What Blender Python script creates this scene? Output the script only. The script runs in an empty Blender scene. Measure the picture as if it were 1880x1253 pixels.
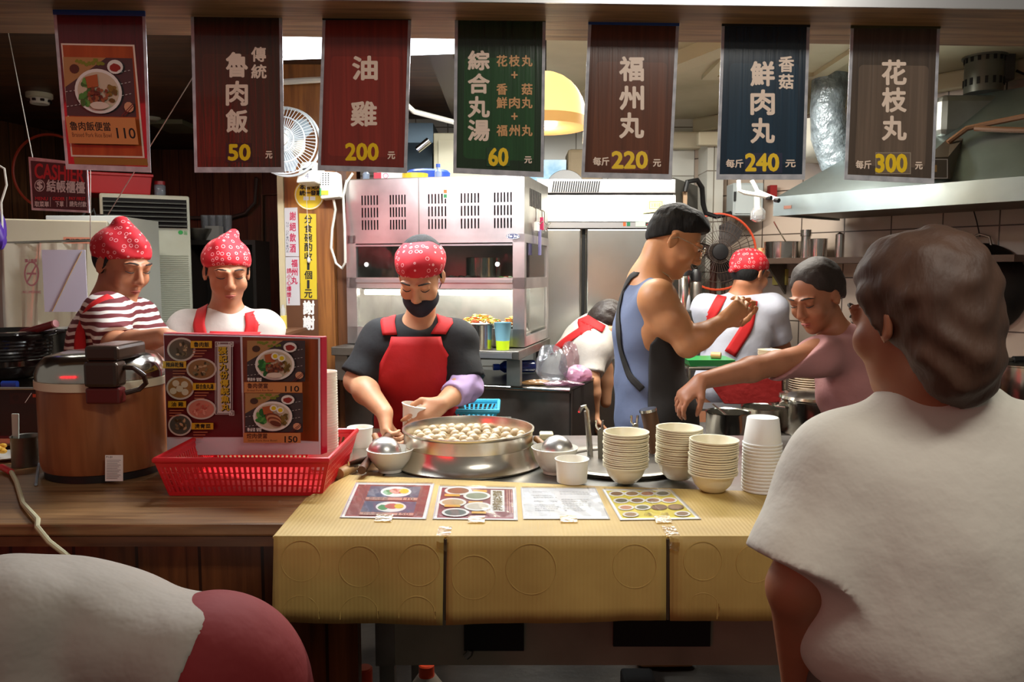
import bpy, bmesh, math, random
import numpy as np
from mathutils import Vector as V, Matrix

random.seed(7)
C = bpy.context.collection
SC = bpy.context.scene
R = math.radians
# ------------------------------------------------------------------ camera
FPX = 1462.0
CAM = V((0.0, 0.0, 1.5))
PITCH = R(4.95)
cam_data = bpy.data.cameras.new('camera')
cam_data.sensor_width = 36.0
cam_data.lens = FPX * 36.0 / 1880.0
cam_data.clip_start = 0.05
cam_data.dof.use_dof = False
cam = bpy.data.objects.new('camera', cam_data)
C.objects.link(cam)
cam.location = CAM
cam.rotation_euler = (R(90) - PITCH, 0, 0)
SC.camera = cam
# ------------------------------------------------------------------ view, world
SC.view_settings.view_transform = 'Standard'
SC.view_settings.look = 'None'
SC.view_settings.exposure = 0.0
SC.view_settings.gamma = 1.0
SC.view_settings.use_curve_mapping = False
W = bpy.data.worlds.new('evening_street')
SC.world = W
W.use_nodes = True
W.node_tree.nodes['Background'].inputs[0].default_value = (0.95, 0.86, 0.74, 1)
W.node_tree.nodes['Background'].inputs[1].default_value = 0.17


def lamp(name, kind, loc, power, col, size=(0.3, 0.3), aim=None, spot=None):
    l = bpy.data.lights.new(name, kind)
    l.energy = power
    l.color = col
    if kind == 'AREA':
        l.shape = 'RECTANGLE'
        l.size, l.size_y = size
    elif kind in ('POINT', 'SPOT'):
        l.shadow_soft_size = size[0]
        if kind == 'SPOT':
            l.spot_size = R(spot); l.spot_blend = .8
    o = bpy.data.objects.new(name, l)
    C.objects.link(o)
    o.location = loc
    if aim is not None:
        o.rotation_euler = (V(aim) - V(loc)).to_track_quat('-Z', 'Y').to_euler()
    return o


COOL = (0.92, 0.97, 1.0)
NEUT = (1.0, 0.95, 0.85)
WARM = (1.0, 0.78, 0.50)
# fluorescent battens on the kitchen ceiling, pendant and the added stall-front fill
lamp('kitchen_tube_light', 'AREA', (-0.47, 2.84, 2.22), 44, COOL, (0.95, 0.12), (-0.47, 2.86, 0))
lamp('range_tube_light', 'AREA', (0.75, 3.55, 2.38), 52, NEUT, (1.1, 0.12), (0.75, 3.55, 0))
lamp('rear_tube_light', 'AREA', (-0.2, 3.95, 2.38), 20, COOL, (1.1, 0.12), (-0.2, 3.95, 0))
lamp('cashier_tube_light', 'AREA', (-1.9, 3.6, 2.38), 9, NEUT, (0.9, 0.12), (-1.9, 3.6, 0))
lamp('front_fill_light', 'AREA', (0.75, 0.45, 2.75), 19, NEUT, (1.0, 0.25), (0.75, 1.6, 0.4))  # unseen lamp, added to brighten the cardboard and the customers


# ------------------------------------------------------------------ pixel -> world
def ray(px, py):
    x = (px - 940.0) / FPX
    y = -(py - 626.5) / FPX
    f = V((0, math.cos(PITCH), -math.sin(PITCH)))
    u = V((0, math.sin(PITCH), math.cos(PITCH)))
    return f + V((1, 0, 0)) * x + u * y


def P(px, py, Y):
    d = ray(px, py)
    return CAM + d * (Y / d.y)


def PZ(px, py, Z):
    d = ray(px, py)
    return CAM + d * ((Z - CAM.z) / d.z)


def PPL(px, py, pt, n):
    d = ray(px, py)
    return CAM + d * ((pt - CAM).dot(n) / d.dot(n))


def S(px, Y):
    return px * Y / FPX


# ------------------------------------------------------------------ materials
def lin(c):
    r = []
    for v in c[:3]:
        v /= 255.0
        r.append(v / 12.92 if v <= 0.04045 else ((v + 0.055) / 1.055) ** 2.4)
    return (r[0], r[1], r[2], 1.0)


MATS = {}


def new_mat(name):
    m = bpy.data.materials.new(name)
    m.use_nodes = True
    nt = m.node_tree
    return m, nt, nt.nodes['Principled BSDF']


def tex_coord(nt, scale=(1, 1, 1), rot=(0, 0, 0)):
    tc = nt.nodes.new('ShaderNodeTexCoord')
    mp = nt.nodes.new('ShaderNodeMapping')
    mp.inputs['Scale'].default_value = scale
    mp.inputs['Rotation'].default_value = rot
    nt.links.new(tc.outputs['Object'], mp.inputs['Vector'])
    return mp.outputs['Vector']


def ramp(nt, src, stops):
    r = nt.nodes.new('ShaderNodeValToRGB')
    el = r.color_ramp.elements
    while len(el) < len(stops):
        el.new(0.5)
    for e, (p, c) in zip(el, stops):
        e.position = p
        e.color = c if len(c) == 4 else lin(c)
    nt.links.new(src, r.inputs['Fac'])
    return r.outputs['Color']


def bump(nt, bs, src, strength, dist=0.01):
    b = nt.nodes.new('ShaderNodeBump')
    b.inputs['Strength'].default_value = strength
    b.inputs['Distance'].default_value = dist
    nt.links.new(src, b.inputs['Height'])
    nt.links.new(b.outputs['Normal'], bs.inputs['Normal'])


def mat(name, rgb, rough=.5, metal=0., noise=None, bmp=None, trans=0., emit=None, sss=0., coat=0., stretch=(1, 1, 1)):
    if name in MATS:
        return MATS[name]
    m, nt, bs = new_mat(name)
    bs.inputs['Base Color'].default_value = lin(rgb)
    bs.inputs['Roughness'].default_value = rough
    bs.inputs['Metallic'].default_value = metal
    bs.inputs['Transmission Weight'].default_value = trans
    bs.inputs['Coat Weight'].default_value = coat
    if sss:
        bs.inputs['Subsurface Weight'].default_value = sss
        bs.inputs['Subsurface Radius'].default_value = (.012, .005, .003)
    if emit:
        bs.inputs['Emission Color'].default_value = lin(emit[0])
        bs.inputs['Emission Strength'].default_value = emit[1]
    if noise or bmp:
        vec = tex_coord(nt, stretch)
    if noise:
        n = nt.nodes.new('ShaderNodeTexNoise')
        n.inputs['Scale'].default_value = noise[0]
        n.inputs['Detail'].default_value = 5
        nt.links.new(vec, n.inputs['Vector'])
        nt.links.new(ramp(nt, n.outputs['Fac'], [(noise[2] if len(noise) > 2 else .35, rgb), (noise[3] if len(noise) > 3 else .7, noise[1])]), bs.inputs['Base Color'])
    if bmp:
        n = nt.nodes.new('ShaderNodeTexNoise')
        n.inputs['Scale'].default_value = bmp[0]
        n.inputs['Detail'].default_value = 3
        nt.links.new(vec, n.inputs['Vector'])
        bump(nt, bs, n.outputs['Fac'], bmp[1], bmp[2] if len(bmp) > 2 else .01)
    MATS[name] = m
    return m


def wood(name, c1, c2, stretch=(18, 18, 1.2), rough=.45, plank=None, plank_axis='X', coat=0.):
    if name in MATS:
        return MATS[name]
    m, nt, bs = new_mat(name)
    vec = tex_coord(nt, stretch)
    n = nt.nodes.new('ShaderNodeTexNoise')
    n.inputs['Scale'].default_value = 3.0
    n.inputs['Detail'].default_value = 6
    n.inputs['Distortion'].default_value = .6
    nt.links.new(vec, n.inputs['Vector'])
    col = ramp(nt, n.outputs['Fac'], [(.3, c1), (.68, c2)])
    bs.inputs['Roughness'].default_value = rough
    bs.inputs['Coat Weight'].default_value = coat
    h = n.outputs['Fac']
    if plank:
        v2 = tex_coord(nt)
        sx = nt.nodes.new('ShaderNodeSeparateXYZ')
        nt.links.new(v2, sx.inputs[0])
        a = nt.nodes.new('ShaderNodeMath'); a.operation = 'DIVIDE'
        nt.links.new(sx.outputs[plank_axis], a.inputs[0]); a.inputs[1].default_value = plank
        fr = nt.nodes.new('ShaderNodeMath'); fr.operation = 'FRACT'
        nt.links.new(a.outputs[0], fr.inputs[0])
        g = nt.nodes.new('ShaderNodeMath'); g.operation = 'GREATER_THAN'
        nt.links.new(fr.outputs[0], g.inputs[0]); g.inputs[1].default_value = .05
        fl = nt.nodes.new('ShaderNodeMath'); fl.operation = 'FLOOR'
        nt.links.new(a.outputs[0], fl.inputs[0])
        wn = nt.nodes.new('ShaderNodeTexWhiteNoise'); wn.noise_dimensions = '1D'
        nt.links.new(fl.outputs[0], wn.inputs['W'])
        mr = nt.nodes.new('ShaderNodeMapRange')
        mr.inputs['To Min'].default_value = .62; mr.inputs['To Max'].default_value = 1.15
        nt.links.new(wn.outputs['Value'], mr.inputs['Value'])
        mu = nt.nodes.new('ShaderNodeMath'); mu.operation = 'MULTIPLY'
        nt.links.new(mr.outputs[0], mu.inputs[0]); 
        mx0 = nt.nodes.new('ShaderNodeMapRange')
        mx0.inputs['To Min'].default_value = .18; mx0.inputs['To Max'].default_value = 1
        nt.links.new(g.outputs[0], mx0.inputs['Value'])
        nt.links.new(mx0.outputs[0], mu.inputs[1])
        mx = nt.nodes.new('ShaderNodeVectorMath'); mx.operation = 'SCALE'
        nt.links.new(col, mx.inputs[0]); nt.links.new(mu.outputs[0], mx.inputs['Scale'])
        col = mx.outputs[0]
        h = g.outputs[0]
    nt.links.new(col, bs.inputs['Base Color'])
    bump(nt, bs, h, .25, .004)
    MATS[name] = m
    return m


def tiles(name, rgb, grout, size, ax=('X', 'Z'), rough=.25):
    m, nt, bs = new_mat(name)
    tc = nt.nodes.new('ShaderNodeTexCoord')
    sx = nt.nodes.new('ShaderNodeSeparateXYZ')
    nt.links.new(tc.outputs['Object'], sx.inputs[0])
    cx = nt.nodes.new('ShaderNodeCombineXYZ')
    nt.links.new(sx.outputs[ax[0]], cx.inputs['X'])
    nt.links.new(sx.outputs[ax[1]], cx.inputs['Y'])
    b = nt.nodes.new('ShaderNodeTexBrick')
    b.offset = 0
    b.inputs['Scale'].default_value = 1
    b.inputs['Brick Width'].default_value = size[0]
    b.inputs['Row Height'].default_value = size[1]
    b.inputs['Mortar Size'].default_value = .0035
    b.inputs['Color1'].default_value = lin(rgb)
    b.inputs['Color2'].default_value = lin([v * .94 for v in rgb])
    b.inputs['Mortar'].default_value = lin(grout)
    nt.links.new(cx.outputs[0], b.inputs['Vector'])
    nt.links.new(b.outputs['Color'], bs.inputs['Base Color'])
    bs.inputs['Roughness'].default_value = rough
    bump(nt, bs, b.outputs['Fac'], -.4, .003)
    MATS[name] = m
    return m


def stripes(name, c1, c2, period, duty=.5, rough=.8):
    m, nt, bs = new_mat(name)
    vec = tex_coord(nt)
    sx = nt.nodes.new('ShaderNodeSeparateXYZ'); nt.links.new(vec, sx.inputs[0])
    n = nt.nodes.new('ShaderNodeTexNoise'); n.inputs['Scale'].default_value = 7
    nt.links.new(vec, n.inputs['Vector'])
    a = nt.nodes.new('ShaderNodeMath'); a.operation = 'MULTIPLY_ADD'
    nt.links.new(n.outputs['Fac'], a.inputs[0]); a.inputs[1].default_value = period * 1.2
    nt.links.new(sx.outputs['Z'], a.inputs[2])
    d = nt.nodes.new('ShaderNodeMath'); d.operation = 'DIVIDE'
    nt.links.new(a.outputs[0], d.inputs[0]); d.inputs[1].default_value = period
    f = nt.nodes.new('ShaderNodeMath'); f.operation = 'FRACT'; nt.links.new(d.outputs[0], f.inputs[0])
    nt.links.new(ramp(nt, f.outputs[0], [(duty - .04, c1), (duty + .04, c2)]), bs.inputs['Base Color'])
    bs.inputs['Roughness'].default_value = rough
    MATS[name] = m
    return m


def bandana_mat():
    m, nt, bs = new_mat('red_bandana_cloth')
    vec = tex_coord(nt)
    v = nt.nodes.new('ShaderNodeTexVoronoi'); v.inputs['Scale'].default_value = 46
    v.inputs['Randomness'].default_value = .45
    nt.links.new(vec, v.inputs['Vector'])
    col = ramp(nt, v.outputs['Distance'], [(0, (186, 18, 34)), (.22, (186, 18, 34)), (.27, (232, 170, 170)), (.30, (232, 170, 170)), (.34, (186, 18, 34))])
    nt.links.new(col, bs.inputs['Base Color'])
    bs.inputs['Roughness'].default_value = .75
    MATS['bandana'] = m
    return m


def clear_mat(name, tint=(255, 255, 255), gloss=.12, rough=.05, haze=0., haze_col=(230, 230, 235), bmp=None):
    m = bpy.data.materials.new(name)
    m.use_nodes = True
    nt = m.node_tree
    nt.nodes.clear()
    out = nt.nodes.new('ShaderNodeOutputMaterial')
    t = nt.nodes.new('ShaderNodeBsdfTransparent'); t.inputs[0].default_value = lin(tint)
    g = nt.nodes.new('ShaderNodeBsdfGlossy'); g.inputs['Roughness'].default_value = rough
    mx = nt.nodes.new('ShaderNodeMixShader')
    fr = nt.nodes.new('ShaderNodeLayerWeight'); fr.inputs['Blend'].default_value = gloss
    nt.links.new(fr.outputs['Facing'], mx.inputs[0])
    nt.links.new(t.outputs[0], mx.inputs[1]); nt.links.new(g.outputs[0], mx.inputs[2])
    last = mx.outputs[0]
    if haze:
        d = nt.nodes.new('ShaderNodeBsdfPrincipled'); d.inputs['Base Color'].default_value = lin(haze_col); d.inputs['Roughness'].default_value = .3
        m2 = nt.nodes.new('ShaderNodeMixShader'); m2.inputs[0].default_value = haze
        nt.links.new(last, m2.inputs[1]); nt.links.new(d.outputs[0], m2.inputs[2])
        last = m2.outputs[0]
    if bmp:
        n = nt.nodes.new('ShaderNodeTexNoise'); n.inputs['Scale'].default_value = bmp[0]
        nt.links.new(tex_coord(nt), n.inputs['Vector'])
        b = nt.nodes.new('ShaderNodeBump'); b.inputs['Strength'].default_value = bmp[1]; b.inputs['Distance'].default_value = .01
        nt.links.new(n.outputs['Fac'], b.inputs['Height']); nt.links.new(b.outputs[0], g.inputs['Normal'])
    nt.links.new(last, out.inputs[0])
    MATS[name] = m
    return m


def glow(name, rgb, strength):
    return mat(name, rgb, .5, emit=(rgb, strength))


# ------------------------------------------------------------------ mesh builder
class MB:
    def __init__(self):
        self.v = []; self.f = []; self.m = []; self.sm = []

    def add(self, vs, fs, mi=0, smooth=False):
        b = len(self.v)
        self.v += [tuple(p) for p in vs]
        for f in fs:
            self.f.append([b + i for i in f]); self.m.append(mi); self.sm.append(smooth)
        return self

    def box(self, lo, hi, mi=0, M=None):
        x0, y0, z0 = lo; x1, y1, z1 = hi
        vs = [V(p) for p in ((x0, y0, z0), (x1, y0, z0), (x1, y1, z0), (x0, y1, z0), (x0, y0, z1), (x1, y0, z1), (x1, y1, z1), (x0, y1, z1))]
        if M is not None:
            vs = [M @ p for p in vs]
        return self.add(vs, [(0, 3, 2, 1), (4, 5, 6, 7), (0, 1, 5, 4), (1, 2, 6, 5), (2, 3, 7, 6), (3, 0, 4, 7)], mi)

    def hexa(self, front, back, mi=0):          # two quads: front (4 pts, counter-clockwise seen from the front) and back
        return self.add(list(front) + list(back), [(0, 1, 2, 3), (7, 6, 5, 4), (0, 4, 5, 1), (1, 5, 6, 2), (2, 6, 7, 3), (3, 7, 4, 0)], mi)

    def slab(self, pts, off, mi=0):             # polygon extruded by the vector off
        n = len(pts); off = V(off)
        vs = [V(p) for p in pts] + [V(p) + off for p in pts]
        fs = [tuple(range(n)), tuple(range(2 * n - 1, n - 1, -1))] + [(i, n + i, n + (i + 1) % n, (i + 1) % n) for i in range(n)]
        return self.add(vs, fs, mi)

    def tube(self, pts, r, n=8, mi=0, closed=False, caps=True):
        pts = [V(p) for p in pts]
        rs = r if isinstance(r, (list, tuple)) else [r] * len(pts)
        N = len(pts); vs = []; up = V((0.13, 0.27, 0.95)); prev = None
        for i, p in enumerate(pts):
            if closed:
                t = pts[(i + 1) % N] - pts[i - 1]
            else:
                t = pts[min(i + 1, N - 1)] - pts[max(i - 1, 0)]
            t.normalize()
            a = (prev if prev is not None else (up if abs(t.dot(up)) < .95 else V((1, 0, 0))))
            a = (a - t * a.dot(t)).normalized(); prev = a
            b = t.cross(a)
            for k in range(n):
                th = 2 * math.pi * k / n
                vs.append(p + (a * math.cos(th) + b * math.sin(th)) * rs[i])
        fs = []
        for i in range(N if closed else N - 1):
            j = (i + 1) % N
            for k in range(n):
                l = (k + 1) % n
                fs.append((i * n + k, i * n + l, j * n + l, j * n + k))
        if caps and not closed:
            fs.append(tuple(range(n - 1, -1, -1))); fs.append(tuple((N - 1) * n + k for k in range(n)))
        return self.add(vs, fs, mi, True)

    def lathe(self, prof, c=(0, 0, 0), n=32, mi=0, M=None, sx=1, sy=1):
        vs = []; c = V(c)
        for r, z in prof:
            for k in range(n):
                th = 2 * math.pi * k / n
                p = V((r * math.cos(th) * sx, r * math.sin(th) * sy, z))
                vs.append((M @ p if M is not None else p) + c)
        fs = []
        for i in range(len(prof) - 1):
            for k in range(n):
                l = (k + 1) % n
                fs.append((i * n + k, i * n + l, (i + 1) * n + l, (i + 1) * n + k))
        if prof[0][0] > 1e-6:
            fs.append(tuple(range(n - 1, -1, -1)))
        if prof[-1][0] > 1e-6:
            fs.append(tuple((len(prof) - 1) * n + k for k in range(n)))
        return self.add(vs, fs, mi, True)

    def ell(self, c, r, mi=0, n=16, m=10, M=None):
        pr = [(max(1e-7, math.sin(math.pi * i / m)), -math.cos(math.pi * i / m)) for i in range(m + 1)]
        D = Matrix.Diagonal(V(r)).to_4x4()
        if M is not None:
            D = M.to_4x4() @ D
        return self.lathe(pr, c, n, mi, D)

    def build(self, name, mats, parent=None, bevel=0, smooth=None, solid=0, kind=None, weld=False):
        me = bpy.data.meshes.new(name)
        org = V(parent['_org']) if parent is not None else V((0, 0, 0))
        if parent is not None:
            self.v = [tuple(V(p) - org) for p in self.v]
        me.from_pydata(self.v, [], self.f)
        if not isinstance(mats, (list, tuple)):
            mats = [mats]
        for m in mats:
            me.materials.append(m)
        me.polygons.foreach_set('material_index', self.m)
        me.polygons.foreach_set('use_smooth', [bool(s) if smooth is None else smooth for s in self.sm])
        bm = bmesh.new(); bm.from_mesh(me)
        if weld:
            bmesh.ops.remove_doubles(bm, verts=bm.verts, dist=1e-5)
        else:
            bmesh.ops.remove_doubles(bm, verts=bm.verts, dist=1e-6)
        if not getattr(self, 'flat', False):
            bmesh.ops.recalc_face_normals(bm, faces=bm.faces)
        bm.to_mesh(me); bm.free(); me.update()
        if any(self.sm) or smooth:
            me.set_sharp_from_angle(angle=R(42))
        o = bpy.data.objects.new(name, me)
        C.objects.link(o)
        if parent is not None:
            o.parent = parent
            o['_org'] = tuple(org)
        else:
            o['_org'] = (0, 0, 0)
        if solid:
            s = o.modifiers.new('thickness', 'SOLIDIFY'); s.thickness = solid; s.offset = 0
        if bevel:
            b = o.modifiers.new('edge', 'BEVEL'); b.width = bevel; b.segments = 2; b.limit_method = 'ANGLE'; b.angle_limit = R(40)
        if kind:
            o['kind'] = kind
        return o


def tag(o, label=None, cat=None, group=None, kind=None):
    if label: o['label'] = label
    if cat: o['category'] = cat
    if group: o['group'] = group
    if kind: o['kind'] = kind
    return o


def thing(name, label, cat, loc=(0, 0, 0), group=None):
    o = bpy.data.objects.new(name, None)
    C.objects.link(o)
    o.location = loc
    o.empty_display_size = .05
    o['_org'] = tuple(loc)
    return tag(o, label, cat, group)


def dup(root, loc, label=None, group=None, rotz=None, scale=None, tilt=None):
    def cp(o, par):
        c = o.copy(); C.objects.link(c)
        if par is not None: c.parent = par
        for ch in list(o.children): cp(ch, c)
        return c
    r = cp(root, None)
    r.location = loc
    if rotz is not None: r.rotation_euler = (0, 0, rotz)
    if tilt is not None: r.rotation_euler = tilt
    if scale: r.scale = (scale,) * 3
    if label: r['label'] = label
    if group: r['group'] = group
    return r


def solo(mb, name, m, label, cat, group=None, kind=None, **kw):
    return tag(mb.build(name, m, **kw), label, cat, group, kind)


def struct(mb, name, m, **kw):
    o = mb.build(name, m, **kw); o['kind'] = 'structure'; return o


def pxbox(mb, x0, y0, x1, y1, Y, depth, mi=0):
    a = P(x0, y1, Y); b = P(x1, y0, Y)
    return mb.box((a.x, Y, a.z), (b.x, Y + depth, b.z), mi)


# ------------------------------------------------------------------ flat print: polygons laid out on a real plane
TXT = {}


def text_mesh(s):
    if s not in TXT:
        c = bpy.data.curves.new('glyphs', 'FONT')
        c.body = s; c.size = 1; c.resolution_u = 3
        o = bpy.data.objects.new('glyphs', c)
        C.objects.link(o)
        bpy.context.view_layer.update()
        me = bpy.data.meshes.new_from_object(o.evaluated_get(bpy.context.evaluated_depsgraph_get()))
        vs = [(v.co.x, v.co.y) for v in me.vertices]
        fs = [tuple(p.vertices) for p in me.polygons]
        bpy.data.objects.remove(o); bpy.data.curves.remove(c); bpy.data.meshes.remove(me)
        xs = [p[0] for p in vs] or [0, 1]; ys = [p[1] for p in vs] or [0, 1]
        TXT[s] = (vs, fs, min(xs), max(xs), min(ys), max(ys))
    return TXT[s]


class Art(MB):
    flat = True

    def __init__(self, pt, n, step=.0001):
        super().__init__()
        self.pt = V(pt); self.n = V(n).normalized(); self.k = 0; self.step = step; self.ms = []
        self.to = None

    def mi(self, m):
        if m not in self.ms: self.ms.append(m)
        return self.ms.index(m)

    def pt3(self, x, y, lift):
        if self.to: x, y = self.to(x, y)
        return PPL(x, y, self.pt, self.n) + self.n * lift

    def poly(self, pts, m, lift=None):
        if lift is None:
            self.k += 1; lift = self.k * self.step
        v3 = [self.pt3(x, y, lift) for x, y in pts]
        # keep faces towards the plane normal
        nn = V((0, 0, 0))
        for i in range(len(v3)):
            a, b = v3[i], v3[(i + 1) % len(v3)]
            nn += a.cross(b)
        if nn.dot(self.n) < 0: v3.reverse()
        self.add(v3, [tuple(range(len(v3)))], self.mi(m))

    def rect(self, x0, y0, x1, y1, m):
        self.poly([(x0, y0), (x1, y0), (x1, y1), (x0, y1)], m)

    def oval(self, cx, cy, rx, ry, m, n=20, rot=0., wob=0.):
        ca, sa = math.cos(rot), math.sin(rot)
        pts = []
        for k in range(n):
            t = 2 * math.pi * k / n
            q = 1 + wob * random.uniform(-1, 1)
            x, y = rx * q * math.cos(t), ry * q * math.sin(t)
            pts.append((cx + x * ca - y * sa, cy + x * sa + y * ca))
        self.poly(pts, m)

    def ring(self, cx, cy, rx, ry, w, m, n=24):
        self.k += 1; l = self.k * self.step
        for k in range(n):
            a, b = 2 * math.pi * k / n, 2 * math.pi * (k + 1) / n
            self.poly([(cx + rx * math.cos(a), cy + ry * math.sin(a)), (cx + rx * math.cos(b), cy + ry * math.sin(b)),
                       (cx + (rx - w) * math.cos(b), cy + (ry - w) * math.sin(b)), (cx + (rx - w) * math.cos(a), cy + (ry - w) * math.sin(a))], m, l)

    def frame(self, x0, y0, x1, y1, w, m):
        self.k += 1; l = self.k * self.step
        for q in ((x0, y0, x1, y0 + w), (x0, y1 - w, x1, y1), (x0, y0 + w, x0 + w, y1 - w), (x1 - w, y0 + w, x1, y1 - w)):
            self.poly([(q[0], q[1]), (q[2], q[1]), (q[2], q[3]), (q[0], q[3])], m, l)

    def line(self, x0, y0, x1, y1, w, m):
        dx, dy = x1 - x0, y1 - y0; L = math.hypot(dx, dy) or 1
        ox, oy = -dy / L * w / 2, dx / L * w / 2
        self.poly([(x0 + ox, y0 + oy), (x1 + ox, y1 + oy), (x1 - ox, y1 - oy), (x0 - ox, y0 - oy)], m)

    def text(self, s, x0, y0, x1, y1, m, bold=0., skew=0., slope=0.):
        vs, fs, a, b, c, d = text_mesh(s)
        offs = [(0, 0)]
        if bold: offs = [(math.cos(t) * bold, math.sin(t) * bold) for t in (.4, 1.45, 2.5, 3.54, 4.6, 5.6)] + [(0, 0)]
        i = self.mi(m)
        for ox, oy in offs:
            self.k += .12; l = self.k * self.step
            pts = []
            for x, y in vs:
                u = (x - a) / (b - a or 1); w = (y - c) / (d - c or 1)
                pts.append(self.pt3(x0 + u * (x1 - x0) + ox + skew * (w - .5) * (y1 - y0), y1 - w * (y1 - y0) + oy + slope * (u - .5) * (x1 - x0), l))
            self.add(pts, fs, i)
        self.k += .2

    def vtext(self, s, x0, y0, x1, y1, m, bold=0., gap=.08, dx=0.):
        n = len(s); h = (y1 - y0) / n
        for i, ch in enumerate(s):
            if ch == ' ': continue
            o = dx * (i / max(1, n - 1) - .5)
            w_ = (x1 - x0) * .36 if ch in '1！' else 0
            self.text(ch, x0 + o + w_, y0 + i * h + h * gap / 2, x1 + o - w_, y0 + (i + 1) * h - h * gap / 2, m, bold)

    def done(self, name, parent=None, **kw):
        return self.build(name, self.ms, parent, **kw)
# ------------------------------------------------------------------ shared materials
steel = mat('brushed_steel', (205, 202, 196), .3, 1, bmp=(60, .12, .002), stretch=(1, 1, .08))
steel_s = mat('polished_steel', (215, 212, 205), .16, 1, noise=(9, (190, 186, 178)))
steel_d = mat('dull_steel', (150, 146, 138), .42, 1, bmp=(30, .15, .003), noise=(5, (110, 105, 98)))
alu = mat('aluminium', (190, 190, 192), .35, .9)
dark = mat('black_plastic', (18, 18, 19), .45)
black = mat('black_matte', (8, 8, 8), .8)
white_p = mat('white_plastic', (226, 224, 214), .35)
cream_p = mat('cream_enamel', (204, 204, 184), .4, noise=(6, (188, 186, 162)))
red_p = mat('red_plastic', (200, 22, 28), .35)
lamin = clear_mat('clear_laminate', (250, 250, 250), .16, .03)
glass = clear_mat('cabinet_glass', (226, 232, 230), .22, .02)
paper_w = mat('white_paper', (228, 226, 222), .6)
ink = mat('black_ink', (20, 18, 18), .6)
rope_w = mat('white_cable', (214, 210, 196), .5)
cable_b = mat('black_cable', (14, 14, 15), .5)

ZCEIL = 2.45
# ------------------------------------------------------------------ the setting
m = MB(); m.box((-4.2, -1.5, -.05), (4.2, 7.2, 0))
struct(m, 'floor', mat('dark_floor', (46, 42, 38), .35, noise=(4, (24, 22, 20)), bmp=(20, .2)))
# ceiling: timber boards over the cashier side, painted board over the kitchen
wood_ceil = wood('ceiling_boards', (58, 36, 22), (92, 58, 34), (1.5, 10, 10), .5, plank=.11, plank_axis='Y')
m = MB(); m.box((-4.2, 2.2, ZCEIL), (-.28, 7.2, ZCEIL + .06)); struct(m, 'ceiling', wood_ceil)
m = MB(); m.box((-.28, 2.2, ZCEIL), (3.6, 7.2, ZCEIL + .06)); struct(m, 'ceiling', mat('cream_ceiling_board', (196, 188, 160), .6, noise=(2.5, (168, 158, 128))))
m = MB(); m.box((-.34, 3.1, ZCEIL - .07), (-.24, 6.3, ZCEIL)); struct(m, 'trim_1', mat('dark_trim', (62, 44, 32), .5))
m = MB(); a = V((.1, 5.0, ZCEIL)); b = V((1.0, 3.0, ZCEIL)); d = (b - a).normalized(); q = V((-d.y, d.x, 0)) * .05
m.slab([a - q, b - q, b + q, a + q], (0, 0, -.06)); struct(m, 'trim_2', mat('cream_trim', (190, 180, 150), .5))
m = MB()
for (x0, x1, y0, y1) in ((.92, 1.5, 3.9, 3.96), (.92, .98, 3.3, 3.9), (1.44, 1.5, 3.3, 3.9), (.92, 1.5, 3.3, 3.36)):
    m.box((x0, y0, ZCEIL - .02), (x1, y1, ZCEIL))
struct(m, 'trim_3', MATS['cream_trim'])
# walls
wood_wall = wood('dark_wall_panelling', (70, 44, 26), (112, 72, 42), (16, 16, 1.0), .45, plank=.12, plank_axis='Y')
m = MB(); A = V((-3.70, 3.2, 0)); B = V((-2.74, 7.0, 0)); m.slab([A, B, B + V((0, 0, ZCEIL)), A + V((0, 0, ZCEIL))], (-.1, 0.02, 0)); struct(m, 'wall_left', wood_wall)
wood_wall2 = wood('rear_wall_panelling', (74, 46, 26), (120, 78, 44), (16, 16, 1.0), .45, plank=.13, plank_axis='X')
m = MB(); m.box((-3.2, 6.3, 0), (-.85, 6.4, ZCEIL)); struct(m, 'wall_rear_left', wood_wall2)
wtile = tiles('white_wall_tiles', (206, 204, 194), (120, 112, 98), (.2, .3))
m = MB(); m.box((-.95, 5.06, 0), (1.2, 5.16, ZCEIL)); struct(m, 'wall_back', wtile)
m = MB(); m.box((-.95, 5.16, 0), (-.85, 6.3, ZCEIL)); struct(m, 'wall_inner', mat('cream_paint', (200, 192, 160), .6))
# right wall runs diagonally behind the range: own local axes so the tile grid follows it
WD = V((.634, -.773, 0)); WN = V((-.773, -.634, 0))        # along the wall, and out of it into the kitchen
W0 = V((1.14, 5.06, 0))
m = MB(); m.box((0, 0, 0), (3.6, .1, ZCEIL))
rt = tiles('grey_beige_wall_tiles', (186, 168, 152), (74, 62, 54), (.25, .245), rough=.3)
o = struct(m, 'wall_right', rt)
o.location = W0; o.rotation_euler = (0, 0, math.atan2(WD.y, WD.x))
m = MB(); m.box((0, -.03, ZCEIL - .09), (3.6, 0, ZCEIL)); o = struct(m, 'trim_4', MATS['cream_trim'], bevel=.012)
o.location = W0; o.rotation_euler = (0, 0, math.atan2(WD.y, WD.x))
m = MB(); pxbox(m, 1284, 244, 1330, 1010, 4.8, .26); struct(m, 'wall_tile_pier', wtile)
m = MB(); m.box((.86, 4.98, 2.26), (1.34, 5.06, 2.36)); m.box((1.09, 4.74, 2.24), (1.33, 4.8, 2.32)); struct(m, 'trim_5', mat('cream_cornice', (214, 204, 176), .5), bevel=.01)
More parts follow.
